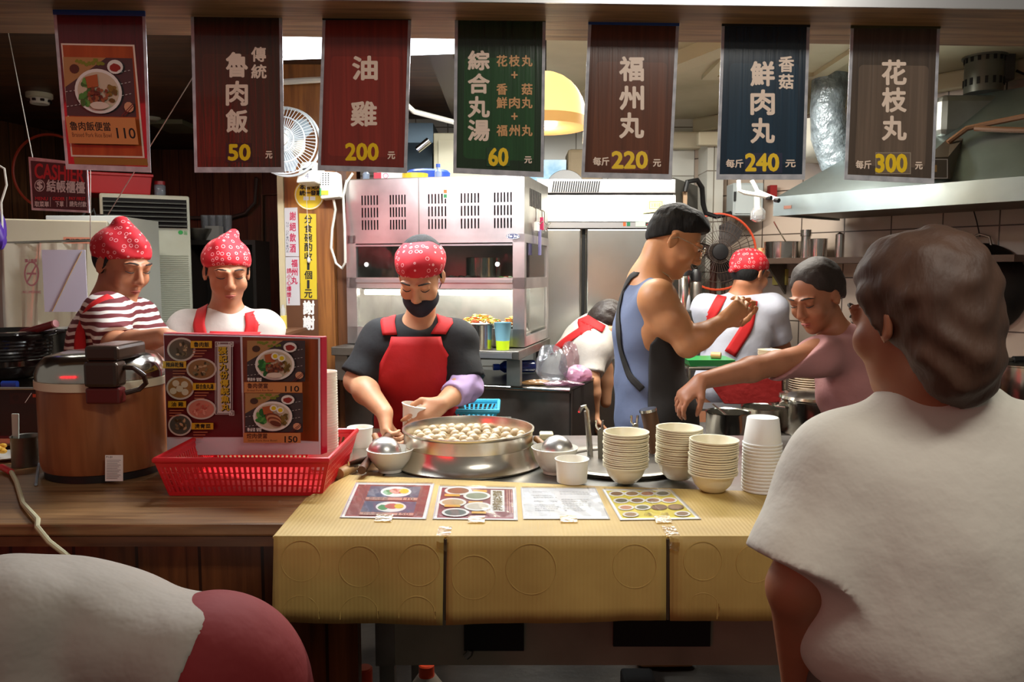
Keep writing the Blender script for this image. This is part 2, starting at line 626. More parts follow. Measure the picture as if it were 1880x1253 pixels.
# timber column with the notices
colw = wood('honey_column_timber', (112, 66, 28), (160, 102, 48), (14, 14, .9), .4)
xa = P(523, 400, 3.75).x; xb = P(612, 400, 3.75).x
m = MB(); m.box((xa, 3.75, 0), (xb, 4.05, ZCEIL)); struct(m, 'wall_timber_column', colw)
m = MB(); m.box((xb + .002, 3.80, 0), (P(637, 400, 3.8).x, 4.05, ZCEIL)); struct(m, 'trim_6', wood('dark_column_side', (78, 44, 20), (110, 66, 32), (14, 14, .9), .45))  # right side of the column, a darker brown than its front face
m = MB(); m.box((xa - .03, 3.74, .3), (xa - .002, 3.78, 1.95)); struct(m, 'trim_7', mat('cream_edge', (190, 176, 140), .5))
# entrance beam
bl = P(0, 27, 2.06); br = P(1880, 52, 2.06)
dz = (br.z - bl.z) / (br.x - bl.x)
def bz(x): return bl.z + (x - bl.x) * dz
m = MB()
x0, x1 = -2.2, 2.2
def beam(m, y0, y1, h0, h1, mi=0):
    m.hexa([(x0, y0, bz(x0) + h0), (x1, y0, bz(x1) + h0), (x1, y0, bz(x1) + h1), (x0, y0, bz(x0) + h1)],
           [(x0, y1, bz(x0) + h0), (x1, y1, bz(x1) + h0), (x1, y1, bz(x1) + h1), (x0, y1, bz(x0) + h1)], mi)
beam(m, 1.90, 2.2, -.005, .26)
struct(m, 'trim_8', wood('entrance_beam_wood', (96, 70, 48), (150, 116, 82), (1, 16, 16), .5))
m = MB(); beam(m, 1.893, 1.899, -.008, .014); struct(m, 'trim_9', alu)

# ------------------------------------------------------------------ ceiling fittings
def batten(a, b, label):
    a = V(a); b = V(b); d = (b - a).normalized(); w = V((-d.y, d.x, 0)) * .06
    t = thing('ceiling_light', label, 'ceiling light', tuple((a + b) / 2))
    m = MB(); m.slab([a - w, b - w, b + w, a + w], (0, 0, .05)); m.build('housing', white_p, t, bevel=.008)
    m = MB(); q = w * .8; z_ = V((0, 0, -.075)); m.hexa([a - q + z_, b - q + z_, b - w * .95, a - w * .95], [a + q + z_, b + q + z_, b + w * .95, a + w * .95])
    m.build('glare_box', glow('tube_glow', (236, 246, 255), 6), t)  # glowing box, enlarged to take in the glare of the tubes
    for e in (a, b):
        m = MB(); m.slab([e - w - d * .012, e + w - d * .012, e + w + d * .012, e - w + d * .012], (0, 0, -.05))
    m.build('end_holder', white_p, t)
    return t
batten((-1.02, 2.88, 2.325), (-.13, 2.80, 2.335), 'twin tube white ceiling light glowing between the brown and green banners')
# slim pipe under the ceiling
m = MB(); m.tube([P(500, 152, 3.7), P(560, 148, 3.7), P(600, 146, 3.7), P(700, 150, 3.9), P(760, 205, 4.2), P(836, 225, 4.3)], .014, 8)
solo(m, 'ceiling_pipe', rope_w, 'thin pale pipe running under the ceiling behind the red 200 banner', 'pipe')
# pendant lamp
LP = P(1000, 190, 2.85)
t = thing('pendant_lamp', 'warm yellow dome pendant lamp glowing beside the green banner', 'lamp', tuple(LP))
zb = P(1000, 236, 2.85).z; zt = P(1000, 132, 2.85).z; rr = S(75, 2.85)
prof = [(rr, 0), (rr, .035)] + [(rr * math.cos(a), .035 + (zt - zb - .035) * math.sin(a)) for a in [R(x) for x in (12, 25, 38, 50, 62, 74, 86)]]
m = MB(); m.lathe(prof[:2], (LP.x, 2.85, zb), 40, 1); m.lathe(prof[1:], (LP.x, 2.85, zb), 40, 0)
m.build('lamp_shade', [mat('lit_shade', (255, 226, 160), .5, emit=((255, 214, 130), 1.5)), mat('lit_shade_band', (235, 190, 120), .5, emit=((240, 180, 100), .7))], t, weld=True)
m = MB(); m.ell((LP.x, 2.85, zb + .07), (.035, .035, .05)); m.build('bulb', glow('bulb_glow', (255, 232, 180), 30), t)
m = MB(); m.tube([(LP.x, 2.85, zt - .01), (LP.x, 2.85, ZCEIL)], .006); m.lathe([(.05, -.03), (.05, 0)], (LP.x, 2.85, ZCEIL - .001), 16); m.build('cord', cable_b, t)
lamp('pendant_bulb_light', 'POINT', (LP.x, 2.85, zb + .0), 6, WARM, (.05, .05))
# smoke detector
SD = PZ(72, 172, ZCEIL)
t = thing('smoke_detector', 'small round cream smoke detector on the dark board ceiling', 'smoke detector', tuple(SD))
m = MB(); m.lathe([(.065, 0), (.065, -.022), (.055, -.028)][::-1], SD, 24); m.build('base', cream_p, t)
m = MB(); m.lathe([(.045, -.055), (.05, -.028)], SD, 24); m.build('sensor_cap', white_p, t)
m = MB()
for k in range(8):
    a = k * math.pi / 4; m.box((SD.x + .05 * math.cos(a) - .008, SD.y + .05 * math.sin(a) - .006, SD.z - .045), (SD.x + .05 * math.cos(a) + .008, SD.y + .05 * math.sin(a) + .006, SD.z - .033))
m.build('vent', dark, t)
SD2 = PZ(279, 216, ZCEIL)
m = MB(); m.lathe([(.035, -.02), (.05, -.006), (.05, 0)], SD2, 20); solo(m, 'ceiling_rose', cream_p, 'small pale round ceiling fitting beside the red rice bowl banner', 'ceiling fitting')
SD3 = PZ(330, 232, ZCEIL)
m = MB(); m.box((SD3.x - .1, SD3.y - .25, ZCEIL - .03), (SD3.x + .12, SD3.y + .1, ZCEIL - .002)); solo(m, 'ceiling_vent', mat('green_grey_vent', (120, 124, 96), .5), 'flat green grey ceiling panel between the red and brown banners', 'ceiling panel')
# unseen red glowing board, added behind the camera so the steel reflects red
t = thing('red_glow_board', 'unseen red glowing board added behind the camera to redden the steel', 'sign', (-6, -5.2, 1.6))
m = MB(); m.box((-9.1, -5.3, 2.2), (-3.2, -5.2, 3.5)); m.build('glow_board_box', mat('glow_board_case', (60, 20, 20), .5), t)
m = MB()
for k in range(5): m.box((-9.0 + k * 1.15, -5.2, 2.3), (-8.4 + k * 1.15, -5.19, 3.4))
m.build('glow_board_face', glow('added_red_glow', (255, 40, 48), 7), t)
m = MB(); m.box((-9.05, -5.28, 0), (-8.95, -5.22, 2.2)); m.box((-3.4, -5.28, 0), (-3.3, -5.22, 2.2)); m.build('post', dark, t)
m = MB(); m.box((-10, -7, -.05), (6, -1.5, 0)); struct(m, 'ground', MATS['dark_floor'])

# ------------------------------------------------------------------ hanging banners
BAN = {}
def wood_print(name, rgb, dk):
    return wood('print_' + name, [v * .78 for v in rgb], rgb, (26, 1, .8), .22, coat=.4)
edge_m = mat('laminate_edge', (196, 200, 206), .25, noise=(30, (150, 156, 166)))
cream_ink = mat('cream_print', (232, 214, 196), .4)
gold_ink = mat('yellow_print', (236, 200, 20), .4)
tan_ink = mat('tan_print', (206, 158, 104), .4)
blue_tape = mat('blue_tape', (36, 74, 150), .4)
def banner(key, q, rgb, inner, label, fn, Y=2.04, tape=dark, hid=None):
    n = V((0, -1, 0)); pt = V((0, Y, 0))
    c = [PPL(x, y, pt, n) for x, y in q]
    top = (c[0] + c[1]) / 2
    t = thing('hanging_banner', label, 'banner', tuple(top))
    m = MB(); m.hexa([c[3], c[2], c[1], c[0]], [p + V((0, .0015, 0)) for p in (c[3], c[2], c[1], c[0])])
    m.build('laminated_sheet', edge_m, t)
    def lerp(u, v):
        a = (q[0][0] + (q[1][0] - q[0][0]) * u, q[0][1] + (q[1][1] - q[0][1]) * u)
        b = (q[3][0] + (q[2][0] - q[3][0]) * u, q[3][1] + (q[2][1] - q[3][1]) * u)
        return (a[0] + (b[0] - a[0]) * v, a[1] + (b[1] - a[1]) * v)
    base = wood_print(key, rgb, 0)
    A = Art(pt, n); A.poly([lerp(u, v) for u, v in ((.035, .0), (.965, .0), (.965, .965), (.035, .965))], base)
    A.build('printed_face', A.ms, t)
    A2 = Art(pt, n); A2.k = 2
    # inner panel with rounded corners, a little lighter print
    pts = []
    for cx, cy, a0 in ((.84, .27, -90), (.84, .87, 0), (.16, .87, 90), (.16, .27, 180)):
        for k in range(5):
            a = R(a0 + k * 22.5); pts.append(lerp(cx + .05 * math.cos(a), cy + .03 * math.sin(a)))
    A2.poly(pts, wood_print(key + '_inner', inner, 0))
    A2.done('inner_panel', t)
    A3 = Art(pt, n); A3.k = 4; fn(A3); A3.done('lettering', t)
    m = MB(); h = V((0, 0, .02)); a = c[0]; b = c[1]; off = V((0, -.002, 0))
    m.slab([a + off, b + off, b + off + h, a + off + h], (0, .004, 0)); m.build('hanging_tape', tape, t)
    return t

def price(A, s, x0, y0, x1, y1, patch=None, bold=1.6):
    if patch: A.rect(*patch[0], mat(*patch[1]))
    A.text(s, x0, y0, x1, y1, gold_ink, bold)
yuan = lambda A, x0, y0, x1, y1: A.text('元', x0, y0, x1, y1, cream_ink, .5)

def f2(A):
    for ch, y0, y1 in (('魯', 97, 141), ('肉', 150, 193), ('飯', 202, 243)): A.text(ch, 416, y0, 454, y1, cream_ink, 1.5)
    A.text('傳', 462, 87, 488, 113, cream_ink, .8); A.text('統', 462, 119, 489, 144, cream_ink, .8)
    price(A, '50', 420, 266, 459, 294, ((414, 263, 462, 298), ('plum_patch', (58, 30, 34), .4))); yuan(A, 488, 278, 500, 291)
banner('brown', [(350, 30), (518, 32), (522, 317), (357, 317)], (62, 38, 26), (72, 42, 28), 'dark brown hanging banner priced 50 in yellow', f2)
def f3(A):
    A.text('油', 648, 104, 692, 146, cream_ink, 1.7); A.text('雞', 645, 187, 691, 231, cream_ink, 1.5)
    A.text('200', 635, 264, 694, 294, gold_ink, 1.5); yuan(A, 712, 279, 725, 292)
banner('red', [(592, 37), (755, 37), (747, 318), (583, 313)], (128, 44, 34), (146, 50, 38), 'brick red hanging banner priced 200 in yellow', f3)
def f4(A):
    for ch, y0, y1 in (('綜', 94, 128), ('合', 136, 171), ('丸', 178, 215), ('湯', 221, 258)): A.text(ch, 860, y0, 898, y1, cream_ink, 1.4)
    for s, y0, y1 in (('花枝丸', 102, 122), ('香　菇', 154, 174), ('鮮肉丸', 179, 199), ('福州丸', 230, 250)):
        for i, ch in enumerate(s):
            if ch != '　': A.text(ch, 912 + i * 23, y0, 931 + i * 23, y1, tan_ink, .6)
    for y in (138, 214): A.text('+', 939, y - 6, 950, y + 6, tan_ink, .5)
    price(A, '60', 898, 273, 932, 304, ((893, 271, 936, 306), ('deep_green_patch', (18, 62, 30), .4))); yuan(A, 963, 288, 976, 300)
banner('green', [(835, 37), (1002, 40), (998, 326), (832, 318)], (34, 58, 36), (38, 82, 44), 'green hanging banner priced 60 listing three kinds of balls', f4)
def f5(A):
    for ch, y0, y1 in (('福', 105, 148), ('州', 159, 201), ('丸', 208, 253)): A.text(ch, 1138, y0, 1181, y1, cream_ink, 1.6)
    price(A, '220', 1124, 279, 1188, 309, ((1121, 276, 1190, 313), ('maroon_patch', (100, 36, 24), .4))); yuan(A, 1199, 293, 1213, 306)
    A.text('每斤', 1089, 289, 1118, 304, cream_ink, .5)
banner('rust', [(1080, 45), (1247, 48), (1233, 330), (1067, 326)], (92, 52, 34), (108, 62, 40), 'reddish brown hanging banner priced 220 in yellow', f5, tape=blue_tape)
def f6(A):
    for ch, y0, y1 in (('鮮', 114, 157), ('肉', 166, 210), ('丸', 218, 262)): A.text(ch, 1379, y0, 1421, y1, cream_ink, 1.6)
    A.text('香', 1430, 104, 1457, 132, cream_ink, .9); A.text('菇', 1430, 137, 1456, 163, cream_ink, .9)
    price(A, '240', 1369, 283, 1429, 314, ((1367, 281, 1436, 318), ('navy_patch', (18, 26, 60), .4))); yuan(A, 1442, 294, 1460, 307)
    A.text('每斤', 1333, 293, 1364, 308, cream_ink, .5)
banner('blue', [(1325, 48), (1487, 50), (1478, 330), (1315, 330)], (20, 42, 60), (26, 54, 74), 'navy blue hanging banner priced 240 in yellow', f6)
def f7(A):
    for ch, y0, y1 in (('花', 111, 155), ('枝', 162, 205), ('丸', 214, 257)): A.text(ch, 1620, y0, 1663, y1, cream_ink, 1.6)
    A.rect(1607, 280, 1672, 320, mat('grey_patch', (150, 140, 124), .3)); A.rect(1608.5, 281.5, 1670.5, 318.5, mat('taupe_patch', (112, 98, 82), .3))
    A.text('300', 1608, 284, 1664, 316, gold_ink, 1.7); yuan(A, 1680, 298, 1693, 311); A.text('每斤', 1571, 295, 1599, 310, cream_ink, .5)
banner('taupe', [(1562, 52), (1726, 53), (1715, 338), (1550, 330)], (82, 70, 60), (112, 96, 82), 'taupe hanging banner priced 300 in yellow', f7, tape=mat('olive_tape', (70, 66, 30), .4))

# food photographs printed on menus ---------------------------------------------------------------
def food(A, x0, y0, x1, y1, kind=0, skip_mat=False):
    w, h = x1 - x0, y1 - y0
    g = lambda n, c: mat('print_' + n, c, .4)
    if not skip_mat:
        A.rect(x0, y0, x1, y1, g('slate_mat', (62, 54, 56)))
        A.poly([(x0, y0), (x0 + w * .62, y0), (x0, y0 + h * .52)], g('board_tan', (176, 132, 82)))
        for i in range(9): A.oval(x0 + w * (.2 + .045 * i), y0 + h * random.uniform(.03, .14), w * .035, h * .035, g('herb', (120, 132, 40)), 8, 0, .3)
        A.oval(x0 + w * .16, y0 + h * .2, w * .07, h * .08, g('teapot', (70, 44, 32)), 12)
        for i in range(3):
            for k in range(8):
                u = x0 + w * (.55 + k * .055); v = y0 + h * (.32 + .2 * i - k * .015)
                if u < x1 - 2: A.line(u, v, u + w * .03, v - h * .008, h * .008, paper_w)
        for i in range(2):
            for k in range(6):
                u = x0 + w * (.02 + k * .06); v = y0 + h * (.6 + .25 * i - k * .012)
                A.line(u, v, u + w * .03, v - h * .008, h * .008, paper_w)
        A.oval(x0 + w * .76, y0 + h * .16, w * .115, h * .12, g('saucer', (232, 228, 222)), 20)
        A.oval(x0 + w * .76, y0 + h * .17, w * .08, h * .07, g('chilli', (150, 40, 34)), 14, 0, .12)
        A.oval(x0 + w * .92, y0 + h * .84, w * .07, h * .09, g('ginger', (214, 156, 120)), 10)
        A.line(x0 + w * .8, y1 - 1, x1 - 1, y0 + h * .77, h * .015, g('stick', (110, 40, 34))); A.line(x0 + w * .84, y1 - 1, x1 - 1, y0 + h * .81, h * .015, g('stick', (110, 40, 34)))
    cx, cy = x0 + w * .5, y0 + h * .58; rx, ry = w * .34, h * .38
    A.oval(cx, cy, rx, ry, g('plate', (236, 232, 226)), 32)
    A.oval(cx, cy, rx * .88, ry * .86, g('plate_in', (206, 190, 164)), 28)
    for i in range(14): A.oval(cx - rx * .55 + random.uniform(-.2, .22) * rx, cy + random.uniform(-.45, .6) * ry, rx * .17, ry * .13, g('greens%d' % (i % 3), ((52, 140, 60), (30, 104, 44), (90, 160, 70))[i % 3]), 8, random.random() * 3, .2)
    for i in range(10): A.oval(cx + rx * .55 + random.uniform(-.15, .2) * rx, cy + random.uniform(-.2, .45) * ry, rx * .13, ry * .1, g('pickle%d' % (i % 2), ((128, 104, 40), (96, 78, 30))[i % 2]), 7, random.random() * 3, .2)
    A.poly([(cx - rx * .5, cy - ry * .62), (cx + .02 * rx, cy - ry * .75), (cx + .05 * rx, cy - ry * .2), (cx - rx * .42, cy - ry * .12)], g('tofu', (176, 92, 46)))
    if kind in (0, 3):
        for i in range(34): A.oval(cx + random.uniform(-.38, .42) * rx, cy + random.uniform(-.1, .5) * ry, rx * .09, ry * .08, g('pork%d' % (i % 3), ((122, 62, 36), (150, 88, 52), (90, 42, 28))[i % 3]), 7, random.random() * 3, .25)
        A.oval(cx + rx * .05, cy + ry * .66, rx * .4, ry * .17, g('rice', (224, 206, 190)), 14, 0, .06)
    else:
        for k, cc in enumerate(((120, 58, 34), (196, 142, 104), (130, 64, 38), (186, 128, 92), (104, 48, 30))):
            A.oval(cx + rx * (.06 + .03 * k), cy + ry * (.12 + .09 * k), rx * (.42 - .03 * k), ry * (.33 - .04 * k), g('belly%d' % k, cc), 20, .3)
    if kind < 2 and not (kind == 0 and skip_mat):
        for ex, ey in ((.08, -.55), (.42, -.42)):
            A.oval(cx + rx * ex, cy + ry * ey, rx * .19, ry * .22, g('egg', (236, 234, 228)), 16); A.oval(cx + rx * ex + .5, cy + ry * ey, rx * .12, ry * .14, g('yolk', (226, 200, 20)), 14)

# banner with the rice bowl photograph
q1 = [(98, 27), (267, 30), (277, 317), (121, 311)]
orange_w = wood('print_orange_wood', (136, 58, 20), (176, 84, 34), (10, 1, 1), .3)
bar_o = mat('print_price_bar', (206, 138, 80), .35)
def f1(A):
    # the sheet leans: art is laid out upright and slid along the lean
    def to(x, y):
        v = max(0, (y - 80) / 210.0); return (x + 19 * v * v - 3, y + (x - 185) * .02)
    A.to = to
    A.rect(119, 290, 254, 303, mat('print_gold_strip', (150, 106, 40), .4))
    A.rect(115, 81, 250, 289, cream_ink); A.rect(118, 84, 247, 286, orange_w)
    food(A, 119, 106, 246, 214, 3)
    A.rect(120, 217, 247, 266, bar_o)
    A.text('魯肉飯便當', 126, 226, 200, 242, ink, .3); A.text('Braised Pork Rice Bowl', 128, 246, 200, 254, mat('brown_ink', (92, 48, 28), .5)); A.text('110', 210, 236, 244, 255, ink, .3)
banner('maroon', q1, (74, 20, 28), (84, 24, 32), 'maroon hanging banner with a rice bowl photograph priced 110', f1, tape=blue_tape, Y=2.0)

# cashier sign
Yc = 2.75
q = [(52, 288), (160, 300), (164, 391), (58, 386)]
c = [P(x, y, Yc) for x, y in q]
t = thing('cashier_sign', 'dark hanging cashier sign with red and white lettering on strings', 'sign', tuple((c[0] + c[1]) / 2))
m = MB(); m.hexa([c[3], c[2], c[1], c[0]], [p + V((0, .004, 0)) for p in (c[3], c[2], c[1], c[0])]); m.build('sign_board', edge_m, t)
A = Art((0, Yc, 0), (0, -1, 0)); A.poly([(56, 295), (158, 304), (161, 387), (61, 382)], mat('slate_print', (30, 36, 40), .4)); A.done('printed_face', t)
A = Art((0, Yc, 0), (0, -1, 0)); A.k = 3; rp = mat('red_print', (196, 44, 50), .4)
A.text('CASHIER', 64, 304, 154, 331, rp, .8, slope=.09); A.ring(73, 341, 9.5, 11, 1.4, paper_w)
A.text('$', 68, 333, 78, 349, paper_w, .7); A.text('結帳櫃檯', 86, 332, 156, 354, paper_w, .5, slope=.06)
for s, x0, x1 in (('MENU', 65, 88), ('ORDER', 97, 119), ('PAY FIRST', 127, 157)): A.text(s, x0, 362, x1, 368, rp, .2, slope=.03)
for s, x0, x1 in (('取菜單', 64, 90), ('下單', 102, 117), ('請先付款', 128, 159)): A.text(s, x0, 370, x1, 380, paper_w, .2, slope=.03)
for x in (93, 123): A.line(x, 362, x, 380, .8, paper_w)
A.done('lettering', t)
m = MB(); a = P(60, 290, Yc)
m.tube([a, V((P(8, 150, Yc).x, Yc, ZCEIL))], .0015, 5); m.tube([P(150, 300, Yc), V((P(200, 150, Yc).x, Yc, ZCEIL))], .0015, 5); m.build('string', rope_w, t)
# string between the banners
m = MB(); m.tube([P(198, 395, 3.1), P(355, 140, 2.6), PZ(362, 120, ZCEIL)], .0018, 5); solo(m, 'hanging_string', rope_w, 'pale string slanting from the ceiling between the red and brown banners', 'string')
# ------------------------------------------------------------------ warming cabinet with the hot dishes
a0 = P(637, 500, 3.75); a1 = P(962, 500, 3.55)
e = V((a1.x - a0.x, a1.y - a0.y, 0)); LC = e.length; e.normalize(); bk = V((-e.y, e.x, 0))
CM = Matrix(((e.x, bk.x, 0, a0.x), (e.y, bk.y, 0, a0.y), (0, 0, 1, 0), (0, 0, 0, 1)))
def cl(u, w, z): return CM @ V((u, w, z))
DC = .55; ZB, ZT = 1.165, 1.925
cab_m = mat('cabinet_steel', (226, 218, 216), .36, .92, bmp=(14, .1, .004), noise=(4, (176, 170, 170)))
t = thing('food_warmer', 'stainless hot food warming cabinet with slotted top and glass windows', 'warming cabinet', tuple(cl(LC / 2, .2, ZB)))
def cbox(m, lo, hi, mi=0): return m.box(lo, hi, mi, CM)
# vented housing: face with real slots
m = MB(); us = [0, .11]; z0, z1 = 1.67, ZT
groups = [(.075, .165), (.215, .30), (.40, .495), (.555, .65), (.71, .80)]
slots = []
for g0, g1 in groups:
    for k in range(6): slots.append(g0 + (g1 - g0) * (k + .5) / 6)
rows = [(1.695, 1.74), (1.752, 1.797), (1.809, 1.853)]
xs = sorted([0, LC] + [s - .0035 for s in slots] + [s + .0035 for s in slots])
zs = sorted([z0, z1] + [v for r_ in rows for v in r_])
for i in range(len(xs) - 1):
    cx = (xs[i] + xs[i + 1]) / 2; sl = any(abs(cx - s) < .003 for s in slots)
    for j in range(len(zs) - 1):
        if sl and any(abs((zs[j] + zs[j + 1]) / 2 - (r_[0] + r_[1]) / 2) < .01 for r_ in rows): continue
        if not sl and j > 0: continue
        zz = (zs[j], zs[j + 1]) if sl else (z0, z1)
        cbox(m, (xs[i], 0, zz[0]), (xs[i + 1], .004, zz[1]))
m.build('vented_front', cab_m, t, weld=True)
m = MB(); cbox(m, (0, .004, z0), (.004, DC, z1)); cbox(m, (LC - .004, .004, z0), (LC, DC, z1)); cbox(m, (0, 0, z1), (LC, DC, z1 + .004)); cbox(m, (0, DC - .004, z0), (LC, DC, z1))
m.build('housing', steel_d, t)
m = MB(); cbox(m, (.01, .03, z0 + .01), (LC - .01, .05, z1 - .01)); m.build('inner_panel', black, t)
m = MB()
for u in (.36,): cbox(m, (u - .002, -.002, z0), (u + .002, 0, z1))
m.build('seam', steel_d, t)
# slots on the side
m = MB()
for k in range(9): cbox(m, (LC, .12 + k * .03, 1.80), (LC + .002, .132 + k * .03, 1.88))
m.build('side_slots', black, t)
# frame
m = MB()
for lo, hi in (((0, -.006, 1.632), (LC + .004, .03, 1.67)), ((0, -.006, 1.425), (LC + .004, .03, 1.475)), ((0, -.006, ZB), (LC + .004, .03, 1.245)),
               ((0, -.006, ZB), (.05, .03, 1.67)), ((LC - .05, -.006, ZB), (LC + .004, .03, 1.67)),
               ((LC - .03, DC - .04, ZB), (LC + .004, DC, 1.67)), ((LC - .03, .03, 1.632), (LC + .004, DC - .04, 1.67)), ((LC - .03, .03, 1.425), (LC + .004, DC - .04, 1.475)), ((LC - .03, .03, ZB), (LC + .004, DC - .04, 1.21)),
               ((0, .03, ZB), (.004, DC, 1.67)), ((0, DC - .004, ZB), (LC, DC, 1.67))):
    cbox(m, lo, hi)
m.build('frame', cab_m, t, bevel=.002)
m = MB(); cbox(m, (.05, -.012, 1.452), (LC - .05, -.006, 1.466)); cbox(m, (.05, -.012, 1.618), (LC - .05, -.006, 1.626)); m.build('window_rail', alu, t)
m = MB(); cbox(m, (.0, .03, 1.448), (LC, DC - .004, 1.456)); cbox(m, (0, .03, 1.222), (LC, DC - .004, 1.229)); m.build('shelf_board', steel_s, t)
m = MB(); cbox(m, (.05, .008, 1.475), (LC - .05, .011, 1.632)); m.build('upper_window', glass, t)
m = MB(); cbox(m, (.05, .008, 1.245), (LC - .05, .011, 1.425)); m.build('lower_window', glass, t)
m = MB(); cbox(m, (LC - .006, .03, 1.475), (LC - .003, DC - .04, 1.632)); cbox(m, (LC - .006, .03, 1.21), (LC - .003, DC - .04, 1.425)); m.build('side_window', glass, t)
for k, u in enumerate((.10, .47, .73)):
    m = MB(); m.lathe([(.011, 0), (.011, .006)], (0, 0, 0), 16, M=CM @ Matrix.Translation((u, .002, 1.535)) @ Matrix.Rotation(R(90), 4, 'X')); m.build('window_knob', mat('clear_knob', (214, 214, 212), .2), t)
m = MB(); m.tube([cl(.06, .07, 1.405), cl(LC - .08, .07, 1.405)], .013, 10); m.build('light_tube', glow('warmer_tube', (255, 246, 228), 14), t)
m = MB(); m.box((.05, .05, 1.42), (LC - .07, .12, 1.425), 0, CM); m.build('light_reflector', alu, t)
o = lamp('warmer_light', 'AREA', cl(LC / 2, .09, 1.385), 3.2, (1, .95, .84), (.7, .04), cl(LC / 2, .2, 1.1))
# badge, switches, notice
nC = -bk
def cart(step=.0001, off=.0065): return Art(cl(0, -off, 1.7), nC, step)
A = cart(); A.oval(942, 434, 13, 5.6, mat('navy_badge', (24, 40, 96), .3)); A.ring(942, 434, 12.3, 5.0, .8, paper_w); A.text('Hai Jing', 932, 431, 952, 437.5, paper_w, .2); A.done('badge', t)
A = cart(off=.001); A.rect(813, 347, 822, 365, white_p); A.rect(814.5, 348.5, 820.5, 355, glow('orange_switch', (240, 84, 20), .7)); A.rect(814.5, 357, 820.5, 363.5, mat('green_switch', (20, 120, 60), .4)); A.done('switch_plate', t)
A = cart(off=.001); A.rect(936, 325, 963, 344, paper_w)
for i, y in enumerate((328, 332, 336, 340)): A.text('注意高溫勿碰', 946 + i, y - 1, 960, y + 2, ink)
A.text('小心', 938, 327, 943, 341, ink); A.done('notice', t)
# hooks and small things hanging on the side
m = MB()
for w_, l_ in ((.16, .11), (.30, .14), (.36, .10)):
    pts = [cl(LC + .006, w_, 1.80), cl(LC + .02, w_, 1.79), cl(LC + .022, w_, 1.80 - l_ * .6), cl(LC + .035, w_ + .01, 1.80 - l_ * .75), cl(LC + .05, w_ + .01, 1.80 - l_ * .6)]
    m.tube(pts, .0025, 6)
m.build('hook', steel_s, t)
m = MB(); m.box((LC + .012, .15, 1.69), (LC + .03, .19, 1.73), 0, CM); solo(m, 'hanging_tag', paper_w, 'small white tag hanging on the side of the warming cabinet', 'tag')
m = MB(); m.box((LC + .012, .29, 1.70), (LC + .028, .31, 1.76), 0, CM); solo(m, 'bottle_opener', mat('magenta', (170, 30, 80), .4), 'magenta handled opener hanging on the side of the warming cabinet', 'opener')
m = MB(); m.tube([cl(LC + .02, .25, 1.70), cl(LC + .02, .25, 1.58)], .008, 8); solo(m, 'marker_pen', clear_mat('lilac_clear', (206, 200, 236), .2, .1, .3, (180, 176, 220)), 'clear lilac pen hanging on the side of the warming cabinet', 'pen')
# what is inside
def tray(u, w, z, lx, lw, foodcols, label, n=90, h=.03):
    tt = thing('food_tray', label, 'tray', tuple(cl(u, w, z)))
    m = MB(); t_ = .004
    cbox(m, (u - lx, w - lw, z), (u + lx, w + lw, z + t_))
    for s in (-1, 1):
        m.slab([cl(u - lx, w + s * lw, z + t_), cl(u + lx, w + s * lw, z + t_), cl(u + lx * 1.06, w + s * lw * 1.1, z + h), cl(u - lx * 1.06, w + s * lw * 1.1, z + h)], bk * (s * t_))
        m.slab([cl(u + s * lx, w - lw, z + t_), cl(u + s * lx, w + lw, z + t_), cl(u + s * lx * 1.06, w + lw * 1.1, z + h), cl(u + s * lx * 1.06, w - lw * 1.1, z + h)], e * (s * t_))
    m.build('pan', steel_s, tt)
    m = MB()
    for i in range(n):
        a, b = random.uniform(-.9, .9), random.uniform(-.9, .9)
        zz = z + t_ + .012 + .055 * max(0, 1 - a * a - b * b) * random.uniform(.6, 1)
        p = cl(u + a * lx, w + b * lw, zz)
        Mx = Matrix.Rotation(random.uniform(0, 6.28), 3, 'Z') @ Matrix.Rotation(random.uniform(-.7, .7), 3, 'X')
        m.ell(p, (.016 * random.uniform(.6, 1.3), .005, .004), random.randrange(len(foodcols)), 6, 4, Mx)
    o = m.build('food', [mat('food_%d_%d_%d' % c_, c_, .5) for c_ in foodcols], tt); o['kind'] = 'stuff'
    return tt
tray(.60, .17, 1.23, .12, .1, [(224, 150, 60), (236, 200, 140), (190, 80, 40), (130, 150, 60)], 'steel tray heaped with fried noodles under the warming light', 260)
tray(.77, .13, 1.23, .045, .08, [(230, 160, 70), (236, 190, 110), (200, 110, 50)], 'steel tray of orange shredded food at the right end of the warmer')
tray(.30, .17, 1.23, .11, .1, [(150, 60, 40), (200, 150, 110), (120, 130, 60)], 'steel tray of dark braised food at the left end of the warmer')
m = MB(); m.lathe([(.085, 0), (.085, .11), (.088, .112), (.08, .112), (.08, .01), (0, .01)], cl(.58, .3, 1.458), 28); solo(m, 'steel_pot', steel_s, 'tall steel pot behind the upper window of the warming cabinet', 'pot')
m = MB(); m.lathe([(.05, 0), (.085, .012), (.088, .016)], cl(.67, .16, 1.458), 24); solo(m, 'copper_plate', mat('copper_brown', (160, 108, 84), .35, .4), 'shallow brown plate behind the upper window of the warmer', 'plate')
m = MB()
for i in range(40): m.ell(cl(.52 + random.uniform(-.06, .06), .13 + random.uniform(-.04, .04), 1.465 + random.uniform(0, .015)), (.014, .01, .006), 0, 6, 4)
solo(m, 'braised_pile', mat('braised_dark', (64, 40, 28), .4), 'dark braised pieces piled behind the upper window', 'food', kind='stuff')
m = MB()
for i in range(30): m.ell(cl(.76 + random.uniform(-.05, .03), .12 + random.uniform(-.03, .03), 1.463 + random.uniform(0, .015)), (.012, .007, .005), i % 3, 6, 4)
solo(m, 'salad_pile', [mat('pale_slaw', (226, 222, 200), .5), mat('green_slaw', (120, 150, 80), .5), mat('red_slaw', (190, 60, 40), .5)], 'pale shredded salad piled at the right of the upper window', 'food', kind='stuff')
